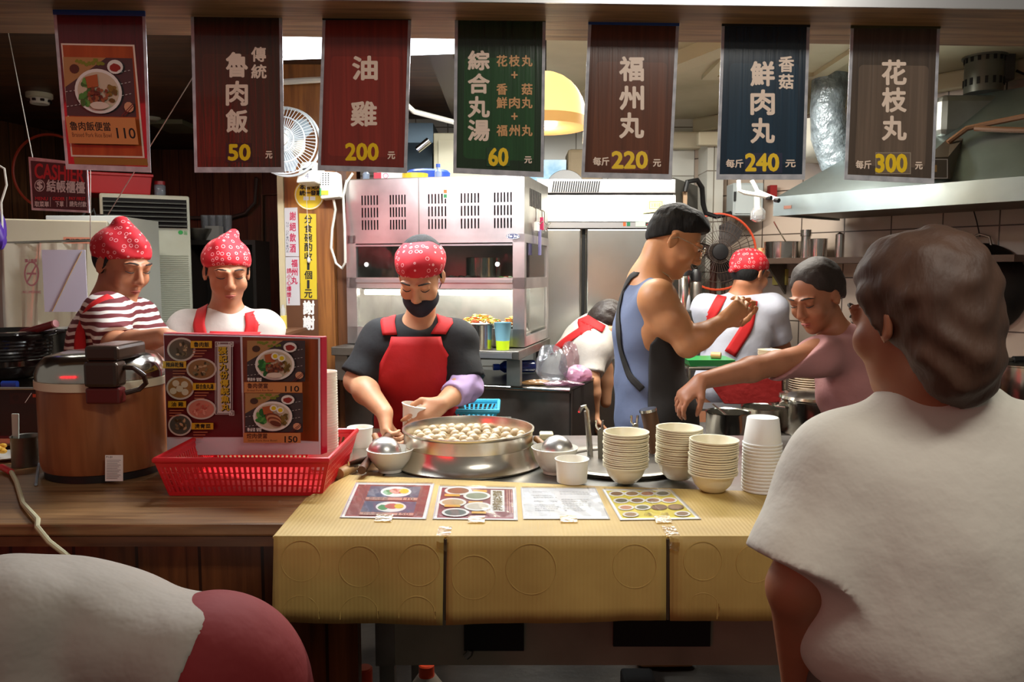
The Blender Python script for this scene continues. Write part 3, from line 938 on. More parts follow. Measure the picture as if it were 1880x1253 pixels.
# things on top of it
def onTop(px, py): return P(px, py, 3.78)
ZC_ = ZT + .0045
p = cl(.17, .14, ZC_); m = MB(); m.box((p.x - .06, p.y - .04, p.z), (p.x + .07, p.y + .05, p.z + .062)); t2 = solo(m, 'small_box', paper_w, 'small white box with red print on top of the warming cabinet', 'box')
A = Art((0, p.y - .0405, 0), (0, -1, 0)); a_ = 687; A.rect(686, 317, 700, 329, mat('box_red', (190, 40, 60), .5)); A.ring(708, 323, 5, 5, 1.2, mat('box_pink', (214, 90, 130), .5)); A.build('print', A.ms, t2)
p = cl(.30, .12, ZC_); m = MB(); m.lathe([(.045, 0), (.062, 0), (.062, .03), (.045, .03)], p, 28); m.lathe([(.045, .03), (.045, 0)], p, 28); solo(m, 'tape_roll', mat('yellow_tape', (226, 190, 40), .35), 'yellow roll of tape on top of the warming cabinet', 'tape roll')
p = cl(.33, .22, ZC_); m = MB(); m.lathe([(.1, 0), (.105, .045), (.095, .055), (0, .056)], p, 28); solo(m, 'blue_tub', mat('blue_lid', (34, 70, 170), .35), 'blue lidded tub behind the yellow tape roll on the warmer', 'tub')
for u_, c_, l_ in ((.06, 'clear', 'little clear bottle at the left end of the cabinet top'), (.42, 'clear', 'little clear bottle beside the blue tub on the cabinet top')):
    p = cl(u_, .1, ZC_); m = MB(); m.lathe([(.016, 0), (.017, .035), (.008, .045), (.008, .055)], p, 16); tb = solo(m, 'spray_bottle', clear_mat('bottle_clear', (214, 224, 236), .2, .08, .35, (190, 205, 225)), l_, 'bottle'); m = MB(); m.lathe([(.01, .055), (.01, .07)], p, 12); m.build('cap', mat('blue_cap', (40, 80, 180), .4), tb)
# stand below the cabinet
t = thing('steel_stand', 'low steel stand carrying the warming cabinet on the table', 'stand', tuple(cl(LC / 2, .2, 1.0)))
m = MB(); cbox(m, (-.02, -.14, 1.12), (LC + .01, DC + .02, 1.16)); m.build('top_plate', steel_d, t, bevel=.004)
for u in (.0, LC - .04):
    for w_ in (-.12, DC - .05):
        m = MB(); cbox(m, (u - .01, w_, 1.006), (u + .05, w_ + .04, 1.12)); m.build('leg', steel_d, t)
m = MB(); cbox(m, (.1, -.15, 1.128), (LC - .02, -.141, 1.152)); m.build('front_strip', alu, t)
# pot and paper cup on the stand's front ledge
m = MB(); p = cl(.665, -.07, 1.16); m.lathe([(.062, 0), (.064, .108), (.068, .11), (.061, .107), (.059, .01), (0, .01)], p, 32); solo(m, 'steel_canister', steel_s, 'shiny steel canister in front of the warming cabinet beside a paper cup', 'canister')
p = cl(.775, -.085, 1.16)
t2 = thing('paper_cup', 'pale blue and lime takeaway cup in front of the warming cabinet', 'cup', tuple(p))
m = MB(); m.lathe([(.028, 0), (.0305, .04)], p, 28); m.build('lime_band', mat('lime_print', (190, 220, 20), .5), t2)
m = MB(); m.lathe([(.0305, .04), (.038, .118), (.0395, .12), (.037, .12), (.030, .045)], p, 28); m.build('cup_body', mat('pale_blue_print', (120, 170, 186), .5), t2)
# steel table under it
A_ = PZ(628, 693, 1.0); B_ = PZ(1047, 713, 1.0); B2 = PZ(1108, 686, 1.0); A2 = A_ + (B2 - B_) * 1.0
ext = (B2 - B_).normalized() * .5
t = thing('steel_table', 'steel side table with a bright rolled edge holding bags and the warmer', 'table', tuple((A_ + B_) / 2 - V((0, 0, 1))))
m = MB(); m.slab([A_, B_, B_ + ext, A_ + ext], (0, 0, -.012)); m.build('tabletop', mat('table_steel_dark', (120, 118, 114), .3, 1, bmp=(20, .1)), t)
m = MB(); m.tube([A_ - V((0, 0, .012)), B_ - V((0, 0, .012))], .013, 10); m.build('rolled_edge', steel_s, t)
m = MB(); dn = V((0, 0, -.97)); bk2 = (B2 - B_).normalized() * .02
m.slab([A_ + bk2 - V((0, 0, .015)), B_ + bk2 - V((0, 0, .015)), B_ + bk2 + dn, A_ + bk2 + dn], bk2 * .5); m.build('front_panel', steel_d, t)
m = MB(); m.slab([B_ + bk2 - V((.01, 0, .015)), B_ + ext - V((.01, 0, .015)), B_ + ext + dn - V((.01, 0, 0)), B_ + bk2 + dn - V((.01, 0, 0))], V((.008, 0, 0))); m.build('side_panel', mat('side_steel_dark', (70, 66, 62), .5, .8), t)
# bowls and bottle under the stand
bowl_c = mat('cream_melamine', (232, 224, 196), .35)
bprof = [(.026, 0), (.03, .002), (.045, .018), (.054, .04), (.055, .0432), (.0605, .0442), (.061, .048), (.0565, .0475), (.053, .042), (.045, .02), (.028, .007), (0, .006)]
pb = MB(); pb.lathe([(r_ * .62, z_) for r_, z_ in bprof[:5]] + [(.0, .03)], (0, 0, 0), 24); base = pb.build('stacked_bowl', bowl_c)
p = cl(.56, .02, 1.002)
for k in range(11):
    o = base if k == 0 else dup(base, (0, 0, 0))
    o.location = p + V((0, 0, .0085 * k)); tag(o, 'small cream bowl in the stack under the steel stand', 'bowl', 'bowls stacked under the stand')
p = PZ(905, 690, 1.0) + V((0, .06, .034)); M_ = Matrix.Translation(p) @ Matrix.Rotation(R(12), 4, 'Z') @ Matrix.Rotation(R(90), 4, 'Y')
t2 = thing('water_bottle', 'blue plastic bottle lying on its side under the steel stand', 'bottle', tuple(p))
m = MB(); m.lathe([(.012, .03), (.03, .055), (.032, .1), (.03, .12), (.032, .2), (.028, .21), (0, .21)], (0, 0, 0), 20, M=M_); m.build('bottle_body', clear_mat('blue_clear', (90, 120, 190), .25, .1, .45, (24, 48, 120)), t2)
m = MB(); m.lathe([(.016, .0), (.016, .03)], (0, 0, 0), 16, M=M_); m.build('cap', mat('bright_blue_cap', (30, 80, 210), .4), t2)
# plastic bags of food on the table
def bag(c, r, name, label, m_, seed):
    rng = random.Random(seed)
    m = MB(); n, k = 22, 16
    vs = []
    ph = [rng.uniform(0, 6.28) for _ in range(8)]
    for j in range(k + 1):
        f = j / k; th = math.pi * f
        for i in range(n):
            a = 2 * math.pi * i / n
            w_ = 1 + .2 * math.sin(3 * a + ph[0] + 3 * f) + .16 * abs(math.sin(4 * a + ph[1] - 5 * f)) + .14 * abs(math.sin(7 * a + ph[2] + 7 * f)) - .15 + rng.uniform(-.05, .05)
            neck = 1 - .3 * f
            rad = (math.sin(th) ** .7) * w_ * neck if 0 < j < k else 0.001
            z = (1 - math.cos(th)) / 2 * (1 + .12 * math.sin(4 * a + ph[3]))
            vs.append((c[0] + r[0] * rad * math.cos(a), c[1] + r[1] * rad * math.sin(a), c[2] + r[2] * z))
    fs = []
    for j in range(k):
        for i in range(n):
            l = (i + 1) % n; fs.append((j * n + i, j * n + l, (j + 1) * n + l, (j + 1) * n + i))
    m.add(vs, fs, 0, True)
    return solo(m, name, m_, label, 'bag')
bagm = clear_mat('clear_bag', (235, 238, 242), .4, .1, .12, (200, 204, 210), bmp=(40, .6))
bagp = clear_mat('pink_bag', (240, 214, 228), .35, .12, .5, (226, 170, 200), bmp=(40, .6))
Q = lambda px, py: PZ(px, py, 1.002)
p = Q(1003, 706) + V((.02, .05, 0)); bag(p, (.075, .055, .155), 'plastic_bag', 'tall crumpled clear plastic bag on the steel table', bagm, 1)
p = Q(1040, 695) + V((.02, .10, 0)); bag(p, (.055, .05, .15), 'plastic_bag', 'clear bag leaning behind the tall crumpled one on the steel table', clear_mat('rosy_bag', (240, 222, 226), .4, .1, .15, (206, 170, 180), bmp=(40, .6)), 2)
p = Q(1062, 704) + V((0, .05, 0)); bag(p, (.065, .05, .07), 'plastic_bag', 'pink printed bag at the right end of the steel table', bagp, 3)
p = Q(1035, 711) + V((0, .03, 0)); bag(p, (.09, .03, .022), 'plastic_bag', 'flat clear bag of purple shallots on the table edge', clear_mat('purple_bag', (214, 190, 204), .35, .1, .5, (110, 60, 84), bmp=(60, .8)), 4)
p = Q(985, 709) + V((0, .03, 0)); bag(p, (.07, .03, .022), 'plastic_bag', 'flat bag of brown dried food on the table edge', clear_mat('brown_bag', (220, 200, 170), .35, .1, .6, (150, 110, 64), bmp=(60, .8)), 5)

# ------------------------------------------------------------------ two-door steel fridge
Yf = 4.3
t = thing('steel_fridge', 'tall stainless two-door fridge behind the bending worker', 'fridge', tuple(P(1120, 700, Yf).xy) + (0,))
fx0 = P(985, 500, Yf).x; fx1 = P(1236, 500, Yf).x; zt = P(1100, 330, Yf).z
fz = lambda y: P(1100, y, Yf).z
fdoor = mat('fridge_steel', (206, 208, 204), .3, 1, bmp=(26, .1, .004), noise=(3, (190, 190, 184)))
m = MB(); m.box((fx0, Yf, .08), (fx1, Yf + .62, fz(408))); m.build('body', steel_d, t)
m = MB(); m.box((fx0, Yf - .03, fz(356)), (fx1, Yf + .5, zt)); m.build('top_housing', alu, t, bevel=.004)
m = MB(); m.hexa([(fx0, Yf - .05, fz(408)), (fx1, Yf - .05, fz(408)), (fx1, Yf - .02, fz(359)), (fx0, Yf - .02, fz(359))], [(fx0, Yf + .3, fz(408)), (fx1, Yf + .3, fz(408)), (fx1, Yf + .3, fz(359)), (fx0, Yf + .3, fz(359))]); m.build('fascia', fdoor, t)
m = MB()
gx = P(1012, 500, Yf).x
for k in range(21):
    x = gx + .012 * k; z0, z1 = fz(354), fz(334)
    m.slab([(x, Yf - .031, z0), (x + .006, Yf - .031, z0), (x + .015, Yf - .031, z1), (x + .009, Yf - .031, z1)], (0, -.002, 0))
m.build('vent_slots', black, t)
m = MB(); pxbox(m, 985, 408.5, 1236, 419, Yf - .055, .05); m.build('control_strip', alu, t)
for a, b, nm in ((985, 1066, 'door'), (1075, 1236, 'door')):
    m = MB(); pxbox(m, a, 421, b, 800, Yf - .05, .048); m.build(nm, fdoor, t, bevel=.006)
m = MB(); pxbox(m, 1066.3, 421, 1074.7, 800, Yf - .02, .02); m.build('door_gap', black, t)
A = Art((0, Yf - .0555, 0), (0, -1, 0)); A.rect(1144, 408, 1149, 415.5, mat('orange_key', (150, 70, 30), .4)); A.rect(1151, 408, 1157, 415.5, mat('green_key', (20, 90, 60), .4)); A.rect(1167, 407.5, 1214, 416, mat('grey_green_label', (150, 170, 150), .4)); A.rect(1185, 408.5, 1198, 415, black); A.text('-3.0', 1187, 409.5, 1197, 414, glow('red_digits', (255, 30, 20), 3)); A.done('thermostat_display', t)
A = Art((0, Yf - .05, 0), (0, -1, 0)); A.poly([(1192, 366), (1220, 364), (1222, 387), (1180, 392)], mat('cream_sticker', (206, 200, 150), .5)); A.frame(1192, 370, 1216, 384, 1, mat('olive_line', (120, 116, 60), .5)); A.text('冷凍冷藏', 1195, 373, 1213, 381, mat('olive_line', (120, 116, 60), .5)); A.done('sticker', t)
# on top of the fridge
m = MB(); m.lathe([(.0, 0), (.1, .004), (.11, .02), (.108, .022)], (0, 0, 0), 40, M=Matrix.Translation(P(1038, 350, Yf + .12)) @ Matrix.Rotation(R(82), 4, 'X')); solo(m, 'black_pan', mat('pan_black', (16, 16, 16), .3), 'black round pan standing on edge on top of the steel fridge', 'pan', bevel=0)
m = MB(); p0 = P(1000, 330, Yf + .3); m.box((p0.x - .15, Yf + .25, zt + .001), (p0.x + .12, Yf + .5, zt + .14)); solo(m, 'storage_box', mat('blue_photo_box', (96, 140, 166), .5, noise=(9, (180, 196, 204))), 'blue and white box on the fridge behind the black pan', 'box', bevel=.004)
m = MB(); p0 = P(1060, 330, Yf + .3); m.box((p0.x - .06, Yf + .25, zt + .001), (p0.x + .14, Yf + .45, zt + .2)); solo(m, 'paper_sack', mat('tan_sack', (112, 96, 70), .7, bmp=(20, .6)), 'folded tan paper sack on the fridge below the pendant lamp', 'sack', bevel=.02)
# cooker hood and cupboard far behind, between the red and green banners
m = MB(); a = P(752, 300, 4.6)
pxbox(m, 742, 226, 795, 262, 4.7, .3); m.hexa([P(700, 322, 4.55), P(792, 322, 4.55), P(795, 262, 4.7), P(742, 262, 4.7)], [P(700, 322, 4.55) + V((0, .4, 0)), P(792, 322, 4.55) + V((0, .4, 0)), P(795, 262, 4.7) + V((0, .3, 0)), P(742, 262, 4.7) + V((0, .3, 0))])
o = solo(m, 'range_hood', mat('blue_grey_steel', (96, 112, 122), .4, .7), 'blue grey extractor hood seen between the red and green banners', 'range hood')
m = MB(); m.tube([P(766, 276, 4.5), P(788, 258, 4.5)], .02, 12); m.build('duct_pipe', steel_s, o)
m = MB(); pxbox(m, 797, 244, 905, 420, 4.62, .35); o = solo(m, 'wall_cupboard', mat('cream_board', (204, 196, 164), .5), 'cream wall cupboard beside the blue grey extractor hood', 'cupboard', bevel=.006)
m = MB(); pxbox(m, 806, 258, 902, 416, 4.612, .007); m.build('door', mat('cream_board_face', (214, 206, 176), .45), o)
# ------------------------------------------------------------------ column fittings
Ycol = 3.748
def colart(off=.0): return Art((0, Ycol - off, 0), (0, -1, 0))
def slip(name, q, base, fn, label, cat='notice', off=.002):
    n = V((0, -1, 0)); c = [PPL(x, y, V((0, Ycol - off, 0)), n) for x, y in q]
    m = MB(); m.hexa([c[3], c[2], c[1], c[0]], [p + V((0, off - .0005, 0)) for p in (c[3], c[2], c[1], c[0])])
    t = solo(m, name, base, label, cat)
    A = colart(off); A.k = 1; fn(A); A.done('lettering', t); return t
magenta_ink = mat('crimson_ink', (176, 30, 70), .5)
def g1(A):
    A.vtext('謝絕飲酒', 532, 387, 543, 466, magenta_ink, .35, .22)
    for i, ch in enumerate('No Drinking'):
        if ch != ' ': A.text(ch, 525.5, 408 + i * 5.2, 530, 412 + i * 5.2, mat('grey_ink', (110, 110, 120), .5))
slip('notice_strip', [(522, 382), (546, 381), (549, 471), (524, 471)], mat('notice_paper', (188, 184, 184), .6), g1, 'white vertical no drinking notice on the timber column')
def g2(A):
    A.vtext('福州丸', 535, 476, 546, 523, magenta_ink, .4, .12); A.vtext('請小心爆漿！', 526.5, 492, 535, 558, magenta_ink, .2, .15)
slip('notice_strip', [(524, 472), (549, 472), (551, 561), (526, 561)], MATS['notice_paper'], g2, 'white vertical fish ball warning notice below the no drinking notice')
slip('notice_strip', [(549, 392), (580, 393), (582, 550), (552, 549)], mat('yellow_paper', (204, 178, 36), .5), lambda A: A.vtext('分食碗酌收1個1元', 559, 394, 573, 548, ink, .4, .12), 'yellow handwritten vertical notice on the timber column', off=.003)
slip('thanks_board', [(525, 520), (583, 520), (585, 617), (527, 617)], mat('dark_thanks_board', (92, 56, 32), .5), lambda A: A.vtext('謝謝', 557, 551, 577, 607, paper_w, 1.0, .12), 'dark wooden plaque with two white characters below the yellow notice', off=.0015)
p = P(568, 358, Ycol); m = MB(); m.lathe([(S(27, 3.75), 0), (S(27, 3.75), .003)], (p.x, Ycol, p.z), 40, M=Matrix.Rotation(R(90), 4, 'X')); t = solo(m, 'round_sticker', mat('yellow_sticker', (238, 208, 50), .45), 'round yellow notice sticker on the timber column below the fan', 'sticker')
A = colart(.004); A.ring(568, 358, 26.5, 26.5, 1.6, paper_w); A.text('本店免用', 550, 339, 590, 348, ink, .4); A.text('統一發票', 550, 350, 590, 359, ink, .4); A.rect(557, 361, 567, 368, paper_w); A.rect(569, 361, 579, 368, paper_w); A.done('lettering', t)
# white unit with holes and its cord
t = thing('emergency_light', 'white plastic wall unit with rows of holes on the timber column', 'wall unit', tuple(P(604, 345, 3.68)))
m = MB(); m.hexa([P(588, 366, 3.66), P(624, 362, 3.66), P(620, 316, 3.66), P(583, 314, 3.66)], [q_ + V((.0, .085, 0)) for q_ in (P(588, 366, 3.66), P(624, 362, 3.66), P(620, 316, 3.66), P(583, 314, 3.66))]); m.build('casing', white_p, t, bevel=.008)
A = Art((0, 3.659, 0), (0, -1, 0))
for i in range(4):
    for k in range(6): A.rect(587 + i * 5, 318 + k * 4, 589 + i * 5, 320 + k * 4, dark)
A.rect(590, 350, 603, 358, mat('yellow_label', (230, 210, 50), .5)); A.rect(587, 346, 590, 360, mat('green_label', (60, 150, 90), .5)); A.done('face_print', t)
m = MB(); m.tube([P(612, 366, 3.7), P(616, 385, 3.72), P(610, 420, 3.72), P(608, 455, 3.72), P(617, 484, 3.72), P(628, 493, 3.72), P(634, 482, 3.7), P(633, 420, 3.7), P(630, 360, 3.72), P(636, 335, 3.74), P(648, 318, 3.74)], .006, 6); m.build('power_cord', rope_w, t)
# wall fan behind the brown banner
FC = P(521, 258, 3.5); RF = S(61, 3.5)
t = thing('wall_fan', 'white wall fan with a wire guard half hidden by the brown banner', 'fan', tuple(FC))
def circ(c, r, n=40, axy=(V((1, 0, 0)), V((0, 0, 1)))): return [c + axy[0] * (r * math.cos(2 * math.pi * k / n)) + axy[1] * (r * math.sin(2 * math.pi * k / n)) for k in range(n)]
m = MB()
for r_, d_ in ((1, .05), (.97, .0), (.66, -.025), (.35, -.035)): m.tube(circ(FC + V((0, d_, 0)), RF * r_), .0035 if r_ < 1 else .006, 6, closed=True)
for k in range(56):
    a = 2 * math.pi * k / 56
    d = V((math.cos(a), 0, math.sin(a))); tw = V((math.cos(a + .16), 0, math.sin(a + .16)))
    m.tube([FC + d * RF * .2 + V((0, -.038, 0)), FC + tw * RF * .62 + V((0, -.027, 0)), FC + tw * RF * .97], .0017, 4)
m.build('wire_guard', mat('white_wire', (214, 220, 222), .4), t)
m = MB(); m.lathe([(0, -.045), (RF * .18, -.042), (RF * .2, -.03)], FC, 24, M=Matrix.Rotation(R(-90), 4, 'X')); m.build('guard_badge', white_p, t)
m = MB()
for k in range(3):
    a0_ = 2 * math.pi * k / 3
    pts = [FC + V((math.cos(a0_ + a) * RF * r_, .01 + .012 * a, math.sin(a0_ + a) * RF * r_)) for a, r_ in ((-.1, .15), (.1, .6), (.35, .9), (.8, .92), (1.1, .7), (.9, .15))]
    m.slab(pts, (0, .003, 0))
m.build('blades', mat('blade_white', (170, 182, 190), .35), t)
m = MB(); m.lathe([(.05, .0), (.055, .12), (.03, .15)], FC + V((0, .03, 0)), 20, M=Matrix.Rotation(R(-90), 4, 'X')); m.build('motor', white_p, t)
m = MB(); m.hexa([P(543, 336, 3.56), P(578, 334, 3.56), P(580, 296, 3.56), P(552, 298, 3.56)], [q_ + V((0, .18, 0)) for q_ in (P(543, 336, 3.56), P(578, 334, 3.56), P(580, 296, 3.56), P(552, 298, 3.56))]); m.build('switch_base', white_p, t, bevel=.008)
A = Art((0, 3.559, 0), (0, -1, 0)); A.oval(564, 311, 9, 2.5, dark); A.text('4', 560, 318, 567, 328, mat('grey_ink2', (140, 140, 150), .5)); A.done('base_print', t)
m = MB(); m.tube([P(562, 336, 3.58), P(563, 372, 3.7), P(565, 410, 3.73), P(567, 478, 3.735)], .0015, 5); m.ell(P(567, 478, 3.735), (.008, .008, .014)); m.build('pull_cord', white_p, t)
# small clutter at the left of the column
m = MB(); pxbox(m, 440, 612.3, 523, 618, 3.35, .36); sh = solo(m, 'side_shelf', MATS['dark_thanks_board'], 'narrow wooden shelf left of the timber column', 'shelf')
m = MB(); pxbox(m, 444, 618, 449, 940, 3.37, .03); pxbox(m, 512, 618, 518, 980, 3.37, .03); m.build('leg', MATS['dark_thanks_board'], sh)
m = MB(); pxbox(m, 516, 580, 523, 612, 3.6, .03); solo(m, 'yellow_carton', mat('yellow_carton', (220, 200, 90), .5), 'narrow yellow carton at the left foot of the timber column notices', 'carton')
m = MB(); p = P(519.5, 580, 3.615); m.lathe([(.011, 0), (.012, .03), (.006, .04), (.006, .05)], p, 12); solo(m, 'sauce_bottle', clear_mat('clear_bottle2', (230, 230, 220), .2, .1, .3), 'small clear bottle on top of the narrow yellow carton', 'bottle')
m = MB(); m.tube([P(496, 609, 3.4), P(508, 609.5, 3.4), P(522, 610, 3.4)], .008, 8); solo(m, 'white_stick', white_p, 'short white stick poking out beside the narrow yellow carton', 'stick')
# ------------------------------------------------------------------ right: exhaust hood over the range
def wpt(s, o, z):           # a point by distance along the right wall, distance out of it, height
    return W0 + WD * s + WN * o + V((0, 0, z))
ha = P(1420, 362, 3.9); hb = P(1905, 321, 3.02)
hd = V((hb.x - ha.x, hb.y - ha.y, 0)); HL = hd.length; hd.normalize(); hin = V((-hd.y, hd.x, 0))   # into the wall
HZ1 = ha.z; HZ0 = P(1425, 397, 3.9).z
def hp(u, w, z): return V((ha.x, ha.y, 0)) + hd * u + hin * w + V((0, 0, z))
hood_m = mat('hood_steel', (176, 190, 192), .32, 1, bmp=(8, .12, .006), noise=(3, (150, 160, 160)))
HL2 = HL + .55
t = thing('exhaust_hood', 'long stainless exhaust hood over the cooking range on the right', 'exhaust hood', tuple(hp(HL2 / 2, .3, HZ0)))
m = MB(); m.hexa([hp(0, 0, HZ0), hp(HL2, 0, HZ0), hp(HL2, 0, HZ1), hp(0, 0, HZ1)], [hp(0, .02, HZ0), hp(HL2, .02, HZ0), hp(HL2, .02, HZ1), hp(0, .02, HZ1)])
m.hexa([hp(0, .58, HZ0), hp(0, .02, HZ0), hp(0, .02, HZ1), hp(0, .58, HZ1)], [hp(.02, .58, HZ0), hp(.02, .02, HZ0), hp(.02, .02, HZ1), hp(.02, .58, HZ1)]); m.build('lip', hood_m, t)
zc = 2.28
m = MB(); f = [hp(0, .02, HZ1), hp(HL2, .02, HZ1), hp(HL2, .42, zc), hp(.62, .42, zc)]
m.add(f + [hp(.05, .58, HZ1), hp(.62, .58, zc), hp(HL2, .58, zc), hp(HL2, .58, HZ1)], [(0, 1, 2, 3), (0, 3, 5, 4), (3, 2, 6, 5), (1, 7, 6, 2), (4, 5, 6, 7)]); m.build('sloped_body', hood_m, t)
m = MB(); m.slab([hp(0.02, .02, HZ0 + .01), hp(HL2, .02, HZ0 + .01), hp(HL2, .58, HZ0 + .01), hp(.02, .58, HZ0 + .01)], (0, 0, .008)); m.build('underside', mat('brown_underside_steel', (96, 84, 70), .45, .8), t)  # underside in a darker, browner steel than the rest of the hood
m = MB(); m.slab([hp(.06, -.001, HZ0 + .03), hp(.10, -.001, HZ0 + .03), hp(.10, -.001, HZ0 + .045), hp(.06, -.001, HZ0 + .045)], -hin * .002); m.build('maker_plate', mat('brown_plate', (110, 70, 56), .5), t)
# duct, motor and switch box on the hood
YD = 3.62
def hx(px, py, Y): return P(px, py, Y)
m = MB(); pxbox(m, 1725, 172, 1862, 250, YD - .12, .24); solo(m, 'duct_box', mat('duct_steel', (150, 152, 146), .4, .8, noise=(4, (120, 118, 110))), 'wide steel duct box on top of the exhaust hood below the motor', 'duct', bevel=.03)
t = thing('hood_motor', 'grey ribbed electric motor standing on the duct box of the hood', 'motor', tuple(P(1805, 172, YD)))
zb = P(1805, 171.5, YD).z; zt = P(1805, 84, YD).z; rm = S(36, YD); c = (P(1805, 170, YD).x, YD, 0)
mg = mat('motor_grey', (92, 94, 84), .4, .3)
m = MB(); m.lathe([(rm * .88, zb), (rm * .88, zt - .05), (0, zt - .05)], c, 28); m.build('motor_body', mg, t)
m = MB(); m.lathe([(rm * 1.02, zt - .055), (rm * 1.02, zt - .02), (rm * .8, zt), (0, zt + .004)], c, 28); m.build('motor_cap', mg, t, smooth=True)
m = MB()
for zz in (zb + .03, zt - .075):
    for k in range(16):
        a = 2 * math.pi * k / 16; d = V((math.cos(a), math.sin(a), 0)); q = V((-d.y, d.x, 0)) * .006
        b = V(c) + d * rm * .875 + V((0, 0, zz)); m.slab([b - q, b + q, b + q + V((0, 0, .03)), b - q + V((0, 0, .03))], d * .004)
m.build('vent_slots', black, t)
m = MB(); pxbox(m, 1836, 96, 1866, 146, YD - .05, .08); m.build('terminal_box', mat('motor_dark', (52, 50, 46), .5), t, bevel=.004)
m = MB(); m.tube([P(1866, 130, YD), P(1880, 136, YD), P(1905, 120, YD)], .006, 6); m.build('power_cord', cable_b, t)
# plastic wrapped duct
m = MB(); pts = [P(1528, 90, 3.95), P(1524, 150, 3.95), P(1519, 200, 3.95), P(1522, 250, 3.95), P(1535, 300, 3.93), P(1550, 322, 3.9)]
m.tube(pts, [.075, .085, .08, .085, .075, .06], 24)
solo(m, 'wrapped_duct', mat('crinkled_wrap', (150, 164, 172), .25, .25, bmp=(26, .9, .02), noise=(18, (92, 102, 108))), 'flexible duct wrapped in crinkled plastic behind the blue and taupe banners', 'duct')
m = MB(); m.lathe([(.0, 0), (.14, .02), (.2, .08), (.21, .2)], P(1500, 300, 4.25), 28); solo(m, 'fan_housing', mat('pale_housing', (190, 188, 176), .4), 'pale round fan housing behind the navy banner', 'fan housing')
t = thing('switch_box', 'dark steel switch box on the hood beside the taupe banner', 'switch box', tuple(P(1720, 320, 3.3)))
q = [P(1700, 330, 3.28), P(1745, 329, 3.28), P(1741, 288, 3.28), P(1700, 290, 3.28)]
m = MB(); m.hexa(q, [P(1720, 322, 3.5), P(1782, 300, 3.5), P(1780, 240, 3.5), P(1745, 250, 3.5)]); m.build('casing', mat('switch_casing', (84, 72, 58), .45, .4), t)
A = Art((0, 3.279, 0), (0, -1, 0)); A.frame(1702, 292, 1740, 328, 1.5, paper_w); A.rect(1704, 294, 1738, 326, mat('switch_face', (100, 92, 80), .4)); A.rect(1712, 303, 1720, 316, mat('tan_toggle', (196, 160, 100), .5)); A.done('switch_face', t)
m = MB(); m.tube([P(1740, 262, 3.42), P(1775, 236, 3.4), P(1820, 226, 3.35), P(1900, 210, 3.2)], .012, 8); m.tube([P(1790, 236, 3.38), P(1840, 238, 3.3), P(1905, 240, 3.2)], .012, 8); m.build('conduit', mat('rust_conduit', (104, 70, 44), .5), t)
# hanging wok on the wall (its black back towards the kitchen)
cw = P(1764, 532, 3.62); s_ = (cw.xy - W0.xy).dot(WD.xy)
Mw = Matrix.Translation(W0 + WD * s_ + WN * .02 + V((0, 0, cw.z))) @ Matrix(((WD.x, 0, WN.x, 0), (WD.y, 0, WN.y, 0), (0, 1, 0, 0), (0, 0, 0, 1)))
t = thing('wok', 'big black wok hanging on the tiled wall at the right', 'wok', tuple(Mw.translation))
rw = .215
m = MB(); m.lathe([(rw, 0), (rw * .97, .02), (rw * .8, .06), (rw * .5, .092), (rw * .2, .105), (0, .107)], (0, 0, 0), 40, M=Mw); m.build('pan', mat('wok_black', (26, 24, 22), .45, .4, noise=(8, (44, 38, 32))), t)
m = MB(); m.tube([Mw @ V(p_) for p_ in ((-.05, rw - .02, .01), (-.04, rw + .025, .012), (0, rw + .04, .012), (.04, rw + .025, .012), (.05, rw - .02, .01))], .006, 6); m.build('loop_handle', steel_d, t)
m = MB(); m.tube([Mw @ V((0, rw + .03, .012)), Mw @ V((-.02, rw + .1, .004)), Mw @ V((-.04, rw + .16, .0))], .003, 5); m.build('hanging_cord', cable_b, t)
# wall shelf and what stands on it
sa = wpt(-.05, .02, 0); s0 = (P(1392, 468, 4.35).xy - W0.xy).dot(WD.xy)
ZS = P(1450, 467, 4.15).z
def onshelf(px, py):
    d = ray(px, py); n = WN; pt = W0 + WN * .14
    return CAM + d * ((pt - CAM).dot(n) / d.dot(n))
sA = onshelf(1388, 468); uA = (sA.xy - W0.xy).dot(WD.xy)
ZS = 1.575
t = thing('wall_shelf', 'dark steel wall shelf of pots under the exhaust hood', 'shelf', tuple(wpt(uA, .1, ZS)))
m = MB(); m.slab([wpt(uA, .002, ZS), wpt(uA + 1.35, .002, ZS), wpt(uA + 1.35, .26, ZS), wpt(uA, .26, ZS)], (0, 0, -.03)); m.build('shelf_board', mat('shelf_brown', (86, 68, 56), .4, .5), t)
for du in (.1, .8):
    m = MB(); m.slab([wpt(uA + du, .002, ZS - .03), wpt(uA + du, .2, ZS - .03), wpt(uA + du, .002, ZS - .2)], WD * .012); m.build('bracket', steel_d, t)
def shelf_at(px): 
    d = ray(px, 460); pt = W0 + WN * .13
    p_ = CAM + d * ((pt - CAM).dot(WN) / d.dot(WN)); return V((p_.x, p_.y, ZS + .001))
p = shelf_at(1437); m = MB(); m.lathe([(.098, 0), (.1, .088), (.105, .09), (.097, .086), (.09, .01), (0, .01)], p, 32); t2 = solo(m, 'saucepan', steel_s, 'shiny steel saucepan at the left end of the wall shelf', 'pot')
m = MB(); m.tube([p + V((.02, 0, .085)), p + V((-.03, -.02, .15)), p + V((-.06, -.02, .2))], .004, 6); solo(m, 'steel_ladle', steel_s, 'thin steel ladle standing in the saucepan on the wall shelf', 'ladle')
p = shelf_at(1397); m = MB(); m.lathe([(.022, 0), (.024, .058), (.02, .06), (0, .06)], p + V((0, 0, 0)), 20); solo(m, 'condiment_tin', mat('cream_tin', (220, 204, 150), .4, noise=(30, (190, 90, 50), .5, .62)), 'small cream printed tin at the left end of the wall shelf', 'tin')
